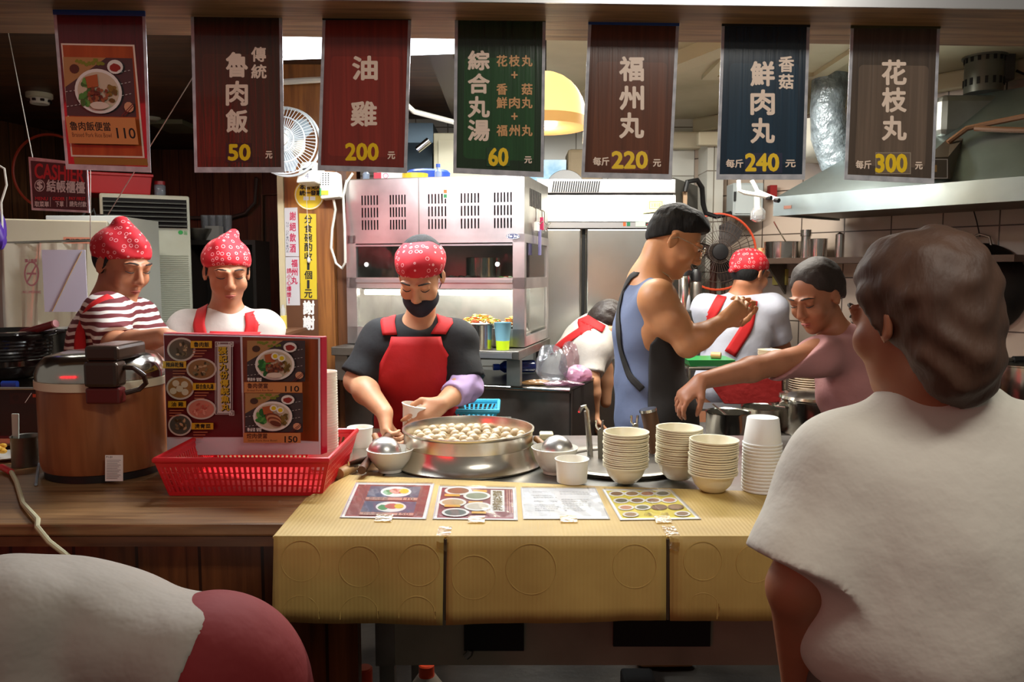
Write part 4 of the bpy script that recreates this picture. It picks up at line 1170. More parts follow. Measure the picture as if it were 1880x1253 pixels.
p = shelf_at(1479); m = MB(); m.lathe([(.026, 0), (.026, .115), (.03, .118), (.03, .15), (0, .152)], p, 20); solo(m, 'tall_shaker', steel_s, 'tall steel shaker beside the saucepan on the wall shelf', 'shaker')
p = shelf_at(1502); m = MB(); m.lathe([(.045, 0), (.047, .098), (.05, .1), (.045, .098), (.042, .01), (0, .01)], p, 24); solo(m, 'steel_mug', steel_s, 'short wide steel mug on the wall shelf', 'mug')
p = shelf_at(1541); m = MB(); m.lathe([(.022, 0), (.022, .12), (.01, .13), (0, .13)], p, 18); solo(m, 'slim_flask', steel_s, 'slim steel flask at the right of the pots on the wall shelf', 'flask')
# sockets under the shelf
s_ = (P(1414, 510, 4.5).xy - W0.xy).dot(WD.xy)
m = MB(); b = wpt(s_ - .045, .0, P(1414, 524, 4.45).z)
m.slab([b, b + WD * .09, b + WD * .09 + V((0, 0, .09)), b + V((0, 0, .09))], WN * .02); t2 = solo(m, 'wall_socket', mat('yellowed_socket', (196, 176, 90), .4), 'yellowed wall socket under the wall shelf', 'socket')
m = MB(); 
for k in range(3): q = b + WD * (.018 + .02 * k) + WN * .0205 + V((0, 0, .035)); m.slab([q, q + WD * .012, q + WD * .012 + V((0, 0, .02)), q + V((0, 0, .02))], WN * .001)
m.build('socket_holes', dark, t2)
# electrical box, lamp arm and bulb
t = thing('meter_box', 'pale grey electrical box on the tiled wall behind the navy banner', 'electrical box', tuple(P(1372, 396, 4.6)))
m = MB(); pxbox(m, 1345, 336, 1402, 396, 4.55, .14); m.build('box_body', mat('box_grey', (156, 164, 164), .4), t, bevel=.004)
m = MB(); pxbox(m, 1350, 340, 1392, 392, 4.544, .006); m.build('box_door', mat('box_grey_door', (170, 178, 178), .4), t)
m = MB(); pxbox(m, 1347, 352, 1352, 369, 4.54, .004); m.build('door_handle', dark, t)
m = MB(); pxbox(m, 1414, 340, 1427, 362, 4.55, .06); solo(m, 'alarm_box', mat('alarm_red', (130, 22, 22), .4), 'small dark red box right of the pale electrical box', 'alarm box')
t = thing('arm_lamp', 'white lamp arm hanging below the navy banner with a clear glass jar globe', 'lamp', tuple(P(1385, 330, 3.7)))
m = MB(); m.tube([P(1356, 331, 3.7), P(1357, 350, 3.7), P(1366, 354, 3.7), P(1414, 362, 3.65)], .01, 8); m.tube([P(1380, 331, 3.8), P(1391, 352, 3.8), P(1429, 368, 3.7)], .01, 8); m.tube([P(1391, 352, 3.8), P(1391, 385, 3.8)], .016, 8); m.tube([P(1356, 331, 3.7), PZ(1356, 200, ZCEIL)], .006, 6); m.build('arm', white_p, t)
m = MB(); m.lathe([(.014, 0), (.034, .012), (.034, .05), (.02, .068)], P(1391, 408, 3.8), 20); m.build('glass_globe', clear_mat('globe_glass', (240, 236, 226), .3, .04, .15), t)
m = MB(); m.tube([P(1408, 363, 3.66), P(1416, 363.5, 3.64)], .0108, 8); m.tube([P(1423, 367, 3.71), P(1430, 368.6, 3.69)], .0108, 8); m.build('end_cap', dark, t)
# grey switchgear panel and hose beside the fridge
m = MB(); m.hexa([P(1236, 600, 4.35), P(1281, 600, 4.62), P(1281, 342, 4.62), P(1236, 326, 4.35)], [q_ + V((0.0, .12, 0)) for q_ in (P(1236, 600, 4.35), P(1281, 600, 4.62), P(1281, 342, 4.62), P(1236, 326, 4.35))]); t = solo(m, 'switchgear_cabinet', mat('panel_grey', (84, 84, 78), .5, .4), 'dark grey steel panel standing between the fridge and the tiled pier', 'panel')
m = MB(); m.box(tuple(P(1254, 382, 4.42)), tuple(P(1262, 352, 4.42) + V((0, .03, 0)))); m.build('plug_socket', mat('tan_plug', (170, 140, 110), .5), t)
m = MB(); m.tube([P(1258, 352, 4.4), P(1262, 334, 4.4), P(1280, 331, 4.42), P(1289, 345, 4.45), P(1291, 375, 4.48), P(1296, 392, 4.5), P(1315, 398, 4.5), P(1342, 392, 4.52)], .014, 8); solo(m, 'black_hose', cable_b, 'black hose looping from the grey panel to the pale electrical box', 'hose')
# dark equipment and thermos flasks behind the man
m = MB(); pxbox(m, 1228, 570, 1300, 800, 4.15, .2); solo(m, 'dark_counter', mat('dark_unit', (38, 36, 34), .5), 'dark counter unit behind the man in the grey tank top', 'counter', bevel=.006)
zt_ = P(1264, 570, 4.2).z
for px, dy, hh, lab in ((1256, 0, .16, 'steel thermos flask with a black top behind the man'), (1276, .05, .13, 'shorter thermos flask right of the one behind the man')):
    p = P(px, 570, 4.22 + dy); p.z = zt_ + .001; t = thing('thermos_flask', lab, 'thermos', tuple(p))
    m = MB(); m.lathe([(.034, 0), (.034, hh), (.026, hh + .02), (0, hh + .02)], p, 20); m.build('flask_body', steel_d if dy else steel_s, t)
    m = MB(); m.lathe([(.03, hh + .021), (.03, hh + .06), (.018, hh + .085), (0, hh + .085)], p, 20); m.build('flask_lid', dark, t)
# pedestal fan with orange rim
FC = P(1318, 463, 4.5); RF = S(69, 4.5)
t = thing('pedestal_fan', 'black wire pedestal fan with an orange rim behind the man', 'fan', (FC.x, 4.5, 0))
m = MB()
m.tube(circ(FC, RF), .007, 6, closed=True); m.build('rim', mat('orange_rim', (190, 70, 40), .4), t)
m = MB()
for r_, d_ in ((.8, -.03), (.55, -.045), (.3, -.05)): m.tube(circ(FC + V((0, d_, 0)), RF * r_), .002, 4, closed=True)
for k in range(48):
    a = 2 * math.pi * k / 48; d = V((math.cos(a), 0, math.sin(a))); tw = V((math.cos(a + .2), 0, math.sin(a + .2)))
    m.tube([FC + d * RF * .2 + V((0, -.05, 0)), FC + tw * RF * .7 + V((0, -.035, 0)), FC + tw * RF], .0017, 4)
m.build('wire_guard', mat('fan_wire', (70, 56, 48), .5), t)
m = MB(); m.lathe([(0, -.065), (RF * .2, -.058), (RF * .24, -.04), (RF * .22, .1), (.02, .14)], FC, 24, M=Matrix.Rotation(R(-90), 4, 'X')); m.build('motor', dark, t)
m = MB()
for k in range(3):
    a0_ = 2 * math.pi * k / 3 + .4
    m.slab([FC + V((math.cos(a0_ + a) * RF * r_, .0 + .02 * a, math.sin(a0_ + a) * RF * r_)) for a, r_ in ((-.1, .15), (.1, .6), (.3, .88), (.8, .9), (1.1, .7), (.9, .15))], (0, .004, 0))
m.build('blades', mat('fan_blade_dark', (40, 32, 30), .4), t)
m = MB(); m.tube([FC + V((0, .09, 0)), (FC.x, 4.59, .05)], .02, 12); m.build('pole', mat('fan_pole', (70, 34, 24), .5), t)
m = MB(); m.lathe([(.2, 0), (.2, .02), (.05, .05), (0, .05)], (FC.x, 4.59, 0), 28); m.build('base', dark, t)

# ------------------------------------------------------------------ right: range table, pots, plates
ZR = .82
t = thing('range_table', 'steel cooking range table behind the bowl stacks', 'table', (1.4, 3.35, 0))
m = MB(); m.box((.72, 3.19, ZR - .04), (2.1, 3.58, ZR)); m.build('tabletop', steel_d, t, bevel=.006)
m = MB(); m.box((.74, 3.21, .1), (2.08, 3.56, ZR - .045)); m.build('cabinet_body', mat('range_dark', (70, 66, 62), .45, .7), t)
def stockpot(px, Y, r, h, name, label, lid=False, cat='pot', z=None, ears=True, mm=None, full=None):
    z = ZR + .001 if z is None else z
    x = P(px, 700, Y).x
    t = thing(name, label, cat, (x, Y, z))
    m = MB(); m.lathe([(r * .97, 0), (r, .01), (r, h), (r * 1.03, h + .003), (r * 1.03, h + .008), (r * .97, h + .004), (r * .96, .012), (0, .012)], (x, Y, z), 44); m.build('pot_body', mm or steel_s, t)
    if ears:
        for s in (-1, 1):
            m = MB(); m.tube([(x + s * r, Y - .05, z + h * .8), (x + s * (r + .035), Y - .045, z + h * .82), (x + s * (r + .04), Y, z + h * .82), (x + s * (r + .035), Y + .045, z + h * .82), (x + s * r, Y + .05, z + h * .8)], .006, 8); m.build('ear_handle', steel_s, t)
    if lid:
        m = MB(); m.lathe([(r * 1.04, h + .009), (r * 1.0, h + .02), (r * .5, h + .035), (0, h + .04)], (x, Y, z), 44); m.build('lid', steel_s, t)
    if full:
        m = MB(); m.lathe([(r * .955, h * .85), (0, h * .85)], (x, Y, z), 36); m.build('soup', full, t)
    return t
stockpot(1880, 3.37, .2, .29, 'stock_pot', 'large steel stock pot at the far right below the hanging wok', z=ZR + .001)
t = thing('long_ladle', 'black handled ladle lying across the stock pot at the far right', 'ladle', tuple(P(1840, 630, 3.37)))
zz = ZR + .302
x_ = P(1770, 628, 3.37)
m = MB(); m.tube([(x_.x - .06, 3.37, zz + .01), (x_.x + .2, 3.35, zz + .008)], .008, 8); m.build('shaft', steel_d, t)
m = MB(); m.tube([(x_.x + .2, 3.35, zz + .008), (x_.x + .45, 3.33, zz + .012)], .016, 10); m.build('grip', dark, t)
stockpot(1502, 3.35, .155, .14, 'soup_pot', 'wide steel soup pot standing before the stack of plates', lid=True)
# plates in stacks
pl = MB(); pl.lathe([(.05, 0), (.055, .003), (.088, .013), (.094, .016), (.0935, .018), (.085, .0145), (.05, .006), (0, .005)], (0, 0, 0), 30); plate0 = pl.build('plate', mat('plate_cream', (226, 208, 182), .35))
xp = P(1490, 700, 3.74).x
plz = [P(1490, 728, 3.74).z]
m = MB(); m.box((xp - .12, 3.63, 0), (xp + .14, 3.86, plz[0] - .001)); solo(m, 'steel_riser', steel_d, 'steel box under the tall stack of cream plates', 'riser')
for k in range(13):
    o = plate0 if k == 0 else dup(plate0, (0, 0, 0))
    o.location = (xp, 3.74, plz[0] + .0105 * k); o.scale = (1.12,) * 3
    tag(o, 'cream plate in the tall stack behind the soup pot' if k < 12 else 'topmost cream plate of the tall stack behind the soup pot', 'plate', 'plates stacked behind the soup pot')
pb2 = MB(); pb2.lathe([(.03, 0), (.05, .02), (.056, .03), (.053, .03), (.03, .006), (0, .005)], (0, 0, 0), 26); sb = pb2.build('small_bowl', mat('plate_cream2', (214, 196, 170), .35))
p0 = P(1412, 684, 3.77); p0.z = P(1290, 676, 3.7).z + .014
for k in range(5):
    o = sb if k == 0 else dup(sb, (0, 0, 0)); o.location = (p0.x, 3.77, p0.z + .009 * k)
    tag(o, 'small cream bowl stacked on the trolley behind the range', 'bowl', 'small bowls behind the range')
# steel noodle pots and rack in the middle
for px, Y, r_, h_, lab in ((1338, 3.3, .09, .09, 'small clear steel pot left of the soup pot'), (1402, 3.42, .09, .09, 'shallow steel pot behind the small steel pot')):
    stockpot(px, Y, r_, h_, 'noodle_pot', lab, ears=False)
m = MB(); p = P(1308, 742, 3.3); m.tube([p + V((0, 0, .0)), P(1345, 772, 3.3)], .004, 6); solo(m, 'steel_skewer', steel_s, 'thin steel rod resting slantwise in the small steel pot', 'rod')
# rack trolley with a green tray and red cloth
t = thing('rack_trolley', 'tubular steel trolley beside the man carrying a green tray', 'trolley', tuple(P(1300, 690, 3.45).xy) + (0,))
xa, xb = P(1262, 690, 3.7).x, P(1436, 690, 3.7).x; zr = P(1290, 676, 3.7).z
for x in (xa, xb):
    for y in (3.68, 3.86):
        m = MB(); m.tube([(x, y, 0), (x, y, zr)], .009, 8); m.build('post', steel_s, t)
m = MB(); m.tube([(xa, 3.68, zr), (xb, 3.68, zr)], .009, 8); m.tube([(xa, 3.86, zr), (xb, 3.86, zr)], .009, 8); m.tube([(xa, 3.68, zr), (xa, 3.86, zr)], .009, 8); m.build('top_rail', steel_s, t)
m = MB(); m.box((xa + .24, 3.67, zr + .009), (xb, 3.87, zr + .013)); m.build('top_shelf', steel_d, t)
m = MB(); m.box((xa, 3.68, zr - .2), (xb, 3.86, zr - .19)); m.build('lower_shelf', steel_d, t)
m = MB(); a = P(1268, 688, 3.46)
m.hexa([(xa + .01, 3.68, zr + .0095), (xa + .21, 3.68, zr + .0095), (xa + .215, 3.67, zr + .04), (xa - .005, 3.67, zr + .04)], [(xa + .01, 3.86, zr + .0095), (xa + .21, 3.86, zr + .0095), (xa + .215, 3.87, zr + .04), (xa - .005, 3.87, zr + .04)])
solo(m, 'green_tray', mat('green_plastic', (24, 130, 60), .35), 'bright green plastic tray on the steel trolley', 'tray')
m = MB(); m.tube([(xa + .12, 3.74, zr + .056), (xa + .16, 3.72, zr + .056)], .016, 10); solo(m, 'cork_stopper', mat('tan_cork', (190, 140, 90), .5), 'short tan cylinder lying on the green tray', 'stopper')
m = MB(); pts = [P(1300, 700, 3.65), P(1436, 690, 3.65), P(1436, 738, 3.65), P(1395, 744, 3.65), P(1330, 742, 3.65)]
m.slab(pts, (0, .012, 0)); solo(m, 'red_cloth', mat('red_cloth', (150, 22, 20), .8, bmp=(12, .6)), 'red cloth draped over the front of the steel trolley', 'cloth', bevel=.004)

# ------------------------------------------------------------------ left: cashier corner
def turn(objs, pivot, deg, k=1.0):          # swing finished things about an upright axis
    Mz = Matrix.Translation((pivot[0], pivot[1], 0)) @ Matrix.Rotation(R(deg), 4, 'Z') @ Matrix.Diagonal((k, 1, 1, 1)) @ Matrix.Translation((-pivot[0], -pivot[1], 0))
    for o in objs:
        if o.type == 'EMPTY':
            l = Mz @ V(o.location); o.location = l; o.rotation_euler = (0, 0, R(deg)); o.scale = (k, 1, 1)
        else:
            o.location = Mz @ V((0, 0, 0)); o.rotation_euler = (0, 0, R(deg)); o.scale = (k, 1, 1)
Yk = 3.95
fz = lambda y: P(150, y, Yk).z
t = thing('display_fridge', 'white glass-door display fridge at the cashier corner', 'fridge', (P(165, 700, Yk).x, Yk, 0))
X = lambda px: P(px, 500, Yk).x
m = MB(); m.box((X(98), Yk, .05), (X(232), Yk + .38, fz(398))); m.build('body', mat('fridge_cream', (206, 206, 192), .4), t)
m = MB(); m.box((X(97), Yk - .04, fz(430)), (X(232), Yk, fz(397))); m.build('top_panel', mat('fridge_white', (190, 200, 200), .35), t, bevel=.004)
m = MB(); a = fz(433); b = fz(640); m.box((X(104), Yk - .03, b), (X(228), Yk - .002, a)); m.build('glass_door', mat('dark_glass', (34, 40, 44), .1), t)
m = MB(); m.box((X(104), Yk - .045, a - .03), (X(228), Yk - .03, a)); m.box((X(104), Yk - .045, b), (X(109), Yk - .03, a)); m.box((X(223), Yk - .045, b), (X(228), Yk - .03, a)); m.build('door_frame', alu, t)
A = Art((0, Yk - .0405, 0), (0, -1, 0)); A.rect(111, 415, 131, 421, mat('green_badge', (20, 50, 30), .4)); A.text('SANTEX', 117, 416.5, 130, 420, paper_w); A.rect(176, 410, 181, 416, mat('orange_key', (150, 70, 30), .4)); A.rect(182, 410.5, 187, 416.5, mat('green_key', (20, 90, 60), .4)); A.rect(193, 412, 219, 418, mat('blue_display', (50, 120, 170), .4)); A.rect(198, 412.5, 206, 417.5, glow('red_digit_glow', (255, 20, 30), 3)); A.done('control_panel', t)
m = MB(); p = P(176, 399, Yk + .1)
m.tube([P(150, 398, Yk + .02), P(158, 388, Yk + .02), P(166, 392, Yk + .02), P(172, 384, Yk + .02), P(176, 398, Yk + .02)], .005, 6); m.box(tuple(P(175, 399, Yk) + V((0, .01, 0))), tuple(P(184, 393, Yk) + V((0, .04, 0)))); solo(m, 'tangled_cable', cable_b, 'tangled black cable on top of the white display fridge', 'cable')
m = MB(); p0 = P(-60, 640, 3.5); p1 = P(92, 402, 3.5); m.box((p0.x, 3.5, .0), (p1.x, 3.8, p1.z)); t = solo(m, 'chest_cabinet', mat('ivory_board', (198, 190, 166), .5, noise=(3, (182, 172, 146))), 'ivory cabinet at the far left beside the display fridge', 'cabinet', bevel=.006)
A = Art((0, 3.499, 0), (0, -1, 0)); A.rect(22, 434, 88, 446, mat('orange_slip', (206, 130, 100), .5)); A.text('價目表 請見 櫃檯', 25, 437, 82, 443, ink, .2); A.done('label_strip', t)
turn([t], (X(97), Yk), 24, 1.06)
# air conditioner
Ya = 4.4; X = lambda px: P(px, 500, Ya).x; az = lambda y: P(250, y, Ya).z
t = thing('air_conditioner', 'cream floor-standing air conditioner with a black louvred outlet', 'air conditioner', (P(250, 700, Ya).x, Ya, 0))
m = MB(); m.box((X(188), Ya, 0), (X(327), Ya + .45, az(354))); m.build('cabinet', cream_p, t, bevel=.01)
m = MB(); m.box((X(193), Ya - .006, az(416)), (X(322), Ya - .001, az(362))); m.build('outlet', black, t)
for k in range(6):
    m = MB(); z = az(369 + k * 8.5); m.slab([(X(193), Ya - .008, z), (X(322), Ya - .008, z), (X(322), Ya - .03, z - .006), (X(193), Ya - .03, z - .006)], (0, 0, .003)); m.build('louvre', mat('louvre_grey', (96, 98, 90), .4), t)
m = MB()
for k in range(40): z = az(470 + k * 4); m.box((X(262), Ya - .003, z), (X(322), Ya - .001, z + .006))
m.build('intake_grille', mat('grille_cream', (168, 168, 146), .5), t)
A = Art((0, Ya - .002, 0), (0, -1, 0)); A.oval(308, 424, 4, 4, mat('leaf_green', (40, 160, 70), .5)); A.text('環保', 313, 421, 319, 429, mat('leaf_green', (40, 160, 70), .5)); A.done('sticker', t)
t_ac = t
m = MB(); q0 = P(166, 357, Ya); q1 = P(272, 316, Ya)
zb_ = az(354) + .001; m.hexa([(X(172), Ya + .04, zb_), (X(266), Ya + .04, zb_), (X(270), Ya + .03, q1.z), (X(166), Ya + .03, q1.z)], [(X(172), Ya + .36, zb_), (X(266), Ya + .36, zb_), (X(270), Ya + .38, q1.z), (X(166), Ya + .38, q1.z)]); t = solo(m, 'red_crate', mat('crate_red', (176, 20, 24), .4), 'red plastic crate on top of the air conditioner', 'crate', bevel=.006)
m = MB(); m.box((X(164), Ya + .02, q1.z - .012), (X(272), Ya + .39, q1.z + .004)); m.build('rim', mat('crate_red', (176, 20, 24), .4), t, bevel=.004)
t_cr = t
p = V((X(282), Ya + .1, zb_)); t = thing('glass_jar', 'small glass jar with a red lid on the air conditioner', 'jar', tuple(p))
m = MB(); m.lathe([(.026, 0), (.028, .02), (.028, .06), (.024, .065)], p, 20); m.build('jar_glass', clear_mat('jar_glass', (220, 224, 230), .3, .05, .35, (170, 176, 186)), t)
m = MB(); m.lathe([(.027, .065), (.027, .085), (0, .086)], p, 20); m.build('lid', mat('lid_red', (140, 30, 34), .4), t)
turn([t_ac, t_cr, t], (X(188), Ya), 26, 1.1)
# shelf with bowl, box and glasses right of it
t = thing('dark_shelf', 'dark shelf unit against the rear boards right of the air conditioner', 'shelf', tuple(P(400, 700, 5.1).xy) + (0,))
X = lambda px: P(px, 500, 5.1).x; zsh = P(400, 441, 5.1).z
m = MB(); m.box((X(342), 5.1, zsh - .03), (X(470), 5.4, zsh)); m.build('shelf_board', mat('near_black_wood', (30, 22, 18), .5), t)
for px in (342, 464): m = MB(); m.box((X(px), 5.1, 0), (X(px + 6), 5.4, zsh - .03)); m.build('side_panel', MATS['near_black_wood'], t)
m = MB(); m.box((X(340), 5.39, .3), (X(464), 5.4, zsh - .03)); m.build('back_panel', MATS['near_black_wood'], t)
p = V((X(356), 5.18, zsh + .001)); m = MB(); m.lathe([(.05, 0), (.085, .06), (.088, .075), (.083, .073), (.05, .008), (0, .008)], p, 26); solo(m, 'steel_basin', steel_d, 'small steel basin on the dark shelf beside the air conditioner', 'basin')
m = MB(); m.box((X(368), 5.2, zsh + .001), (X(394), 5.28, P(375, 415, 5.2).z)); solo(m, 'white_box', mat('box_white_dim', (170, 166, 160), .6), 'white carton on the dark shelf beside the steel basin', 'box')
for k, px in enumerate((356, 370, 384, 398)):
    p = V((X(px), 5.32, zsh + .001)); m = MB(); m.lathe([(.02, 0), (.028, .11), (.03, .17), (.027, .17), (.018, .01), (0, .01)], p, 16); solo(m, 'drinking_glass', clear_mat('glass_dim%d' % 0, (220, 222, 224), .35, .05, .2) if k == 0 else MATS['glass_dim0'], 'drinking glass in the row at the back of the dark shelf', 'glass', 'glasses on the dark shelf')
m = MB(); m.tube([P(325, 400, 6.25), P(420, 400, 6.25), P(450, 392, 6.25), P(468, 372, 6.25), P(470, 330, 6.25), PZ(470, 300, ZCEIL)], .014, 8); solo(m, 'wall_conduit', mat('grey_conduit', (84, 80, 72), .5), 'grey conduit bending up the rear wooden boards', 'conduit')
m = MB(); m.tube([P(482, 640, 6.27), P(481, 358, 6.27), P(515, 356, 6.27)], .01, 6); solo(m, 'wall_pipe', mat('tan_pipe', (120, 92, 66), .5), 'thin vertical pipe on the rear boards left of the timber column', 'pipe')
# orange hose ring on the left wall
cR = P(92, 316, 4.75); m = MB(); m.tube(circ(cR, S(67, 4.75), 48), .008, 6, closed=True); solo(m, 'orange_hoop', mat('orange_hoop', (150, 54, 30), .5), 'thin orange hoop hanging behind the cashier sign', 'hoop')
m = MB(); m.tube([P(-10, 300, 2.9), P(8, 310, 2.9), P(12, 340, 2.9), P(2, 372, 2.9), P(4, 420, 2.9)], .004, 6); solo(m, 'grey_wire', rope_w, 'loose pale wire hanging at the left edge', 'wire')
bag(P(-4, 460, 2.9), (.035, .03, .13), 'purple_bag', 'purple bag hanging at the far left edge', mat('purple_plastic', (74, 40, 140), .4), 9)
# clear plastic curtain with the no smoking sign
Yp = 3.3
def cur(u, v): # u 0..1 across, v 0..1 down
    p_ = P(-40 + 205 * u, 447 + 180 * v, Yp); p_.y += .02 * math.sin(u * 17 + v * 2) + .012 * math.sin(u * 41); return p_
vs = [cur(i / 40, j / 8) for j in range(9) for i in range(41)]
fs = [(j * 41 + i, j * 41 + i + 1, (j + 1) * 41 + i + 1, (j + 1) * 41 + i) for j in range(8) for i in range(40)]
t = thing('plastic_curtain', 'clear plastic splash curtain with a no smoking sign at the far left', 'curtain', tuple(P(60, 447, Yp)))
m = MB(); m.add(vs, fs, 0, True); m.build('sheet', clear_mat('curtain_film', (236, 232, 226), .3, .12, .42, (206, 196, 178)), t)
m = MB(); m.tube([P(-45, 447, Yp), P(20, 446, Yp), P(90, 444, Yp), P(166, 442, Yp)], .006, 6); m.build('top_rod', steel_s, t)
m = MB(); m.tube([P(-45, 447, Yp), P(-45, 300, Yp), PZ(-45, 200, ZCEIL)], .002, 5); m.tube([P(166, 442, Yp), P(166, 300, Yp), PZ(166, 200, ZCEIL)], .002, 5); m.build('hanging_wire', steel_d, t)
pk = mat('faded_crimson', (170, 110, 112), .6)
A = Art((0, Yp - .04, 0), (0, -1, 0)); A.ring(58, 503, 14, 23, 3, pk); A.line(50, 518, 66, 488, 3, pk); A.rect(49, 501, 67, 504.5, pk); A.text('禁止吸菸', 46, 476, 68, 482, pk, .4); A.text('NO SMOKING', 42, 534, 75, 539, pk, .2); A.done('no_smoking_print', t)
m = MB(); pxbox(m, 82, 459, 156, 573, Yp - .045, .003); m.build('paper_sheet', mat('lilac_paper', (206, 200, 212), .6), t)
m = MB(); m.tube([P(150, 462, Yp - .05), P(128, 505, Yp - .05), P(96, 572, Yp - .05)], .002, 5); m.build('binding_cord', mat('gold_cord', (190, 150, 100), .5), t)
# ------------------------------------------------------------------ serving counter
ZC = .92
old_wood = wood('worn_counter_wood', (96, 66, 40), (150, 112, 72), (1.0, 14, 14), .4)
panel_wood = wood('counter_front_boards', (78, 40, 20), (122, 70, 36), (14, 14, 1.0), .35, plank=.15, plank_axis='X')
xr = P(656, 1200, 1.84).x
t = thing('wooden_counter', 'worn wooden serving counter with vertical front boards on the left', 'counter', (-1.2, 2.1, 0))
m = MB(); m.box((-2.6, 1.795, ZC - .03), (xr + .0, 2.54, ZC)); m.build('countertop', old_wood, t, bevel=.006)
m = MB(); m.box((-2.6, 1.85, 0), (xr, 1.89, ZC - .031)); m.build('front_boards', panel_wood, t)
m = MB(); m.box((-2.6, 1.80, ZC - .055), (xr, 1.85, ZC - .031)); m.build('edge_trim', wood('trim_wood', (70, 40, 22), (110, 70, 40), (1, 14, 14), .4), t)
m = MB(); m.box((-2.6, 2.48, 0), (xr - .25, 2.52, ZC - .031)); m.build('rear_board', wood('side_wood', (60, 34, 18), (96, 58, 32), (14, 14, 1), .4), t)
# steel work table
t = thing('work_table', 'steel work table holding the meatball pot behind the cardboard', 'table', (.4, 2.4, 0))
m = MB(); m.box((xr + .004, 2.04, ZC - .035), (1.75, 2.80, ZC)); m.build('tabletop', mat('table_steel', (170, 170, 166), .32, 1, bmp=(24, .12), noise=(6, (130, 130, 126))), t, bevel=.005)
fx = P(690, 1200, 2.0).x; fzb = P(900, 1222, 2.0).z
m = MB(); m.box((fx, 2.0, fzb), (1.75, 2.02, ZC - .036)); m.build('front_panel', mat('dusty_steel', (158, 148, 130), .55, .1, noise=(3, (120, 110, 94))), t)
m = MB(); m.box((fx, 1.995, fzb), (fx + .05, 2.0, ZC - .04)); m.build('corner_strip', steel_d, t)
m = MB(); a = P(852, 1196, 1.99); b = P(962, 1140, 1.99); m.box((a.x, 1.99, a.z), (b.x, 2.0, b.z)); m.build('void_plate', black, t)  # flat black plates stand in for the shade inside the voids
m = MB(); a = P(1126, 1188, 1.99); b = P(1305, 1140, 1.99); m.box((a.x, 1.99, a.z), (b.x, 2.0, b.z)); m.build('void_plate', black, t)
m = MB(); m.tube([P(855, 1207, 1.985), P(863, 1200, 1.985), P(864, 1194, 1.985)], .009, 8); m.build('gas_pipe', steel_d, t)
for lx, ly in ((fx, 2.70), (1.65, 2.70), (fx, 2.05), (1.65, 2.05)): m = MB(); m.box((lx, ly, 0), (lx + .04, ly + .04, ZC - .04)); m.build('leg', steel_d, t)
# bottles on the floor
for px, py, Y, lab in ((668, 1228, 2.3, 'orange capped bottle on the dark floor in front of the counter gap'), (783, 1222, 2.56, 'larger orange capped jug on the floor under the steel table')):
    c = P(px, py, Y); t = thing('cleaning_bottle', lab, 'bottle', (c.x, Y, 0)); h = c.z
    m = MB(); m.lathe([(.06, 0), (.065, .02), (.065, h * .55), (.03, h * .82), (.022, h - .04), (0, h - .04)], (c.x, Y, 0), 24); m.build('bottle_body', mat('milky_bottle', (150, 140, 126), .4), t)
    m = MB(); m.lathe([(.026, h - .045), (.026, h), (.022, h + .004), (0, h + .004)], (c.x, Y, 0), 20); m.build('cap', mat('orange_cap', (224, 70, 30), .4), t)
p = P(1172, 1240, 2.35); m = MB(); m.box((p.x - .05, 2.3, 0), (p.x + .05, 2.4, max(.05, p.z))); solo(m, 'black_box', black, 'small black box on the dark floor under the table', 'box', bevel=.01)

# cardboard cover
def card_mat():
    m, nt, bs = new_mat('corrugated_cardboard')
    vec = tex_coord(nt)
    w = nt.nodes.new('ShaderNodeTexWave'); w.inputs['Scale'].default_value = 34; w.inputs['Distortion'].default_value = .4; w.bands_direction = 'X'
    nt.links.new(vec, w.inputs['Vector'])
    n = nt.nodes.new('ShaderNodeTexNoise'); n.inputs['Scale'].default_value = 5; n.inputs['Detail'].default_value = 5
    nt.links.new(vec, n.inputs['Vector'])
    nt.links.new(ramp(nt, n.outputs['Fac'], [(.3, (168, 138, 74)), (.7, (192, 162, 92))]), bs.inputs['Base Color'])
    bs.inputs['Roughness'].default_value = .6
    bump(nt, bs, w.outputs['Color'], .12, .003)
    return m
card = card_mat()
TOP = ZC + .007
tp = [PZ(503, 983, TOP), PZ(562, 914, TOP), PZ(640, 872, TOP), PZ(1100, 893, TOP), PZ(1500, 906, TOP), PZ(1960, 920, TOP)]
fr = [PZ(503, 983, TOP), PZ(817, 986, TOP), PZ(1226, 985, TOP), PZ(1960, 983, TOP)]
t = thing('cardboard_cover', 'flattened cardboard box draped over the front of the counter', 'cardboard', tuple((fr[0] + fr[3]) / 2))
YF = min(p_.y for p_ in fr)
for p_ in fr: p_.y = YF
tp[0].y = YF
m = MB(); m.slab([fr[0], fr[1], fr[2], fr[3], tp[5], tp[4], tp[3], tp[2], tp[1]], (0, 0, -.005)); m.build('top_sheet', card, t, bevel=.001)
ZBf = P(900, 1143, YF).z
flaps = [(503, 815, 500, 813, 1141, 1146), (820, 1223, 819, 1222, 1146, 1138), (1229, 1960, 1229, 1960, 1138, 1138)]
rings = {0: [(553, 1030, 37), (660, 1040, 37), (770, 1037, 38), (553, 1128, 35), (660, 1129, 35), (766, 1128, 34)], 1: [(870, 1060, 40), (975, 1045, 46), (1165, 1040, 40)], 2: [(1290, 1030, 35), (1290, 1118, 30), (1385, 1035, 34), (1480, 1035, 34)]}
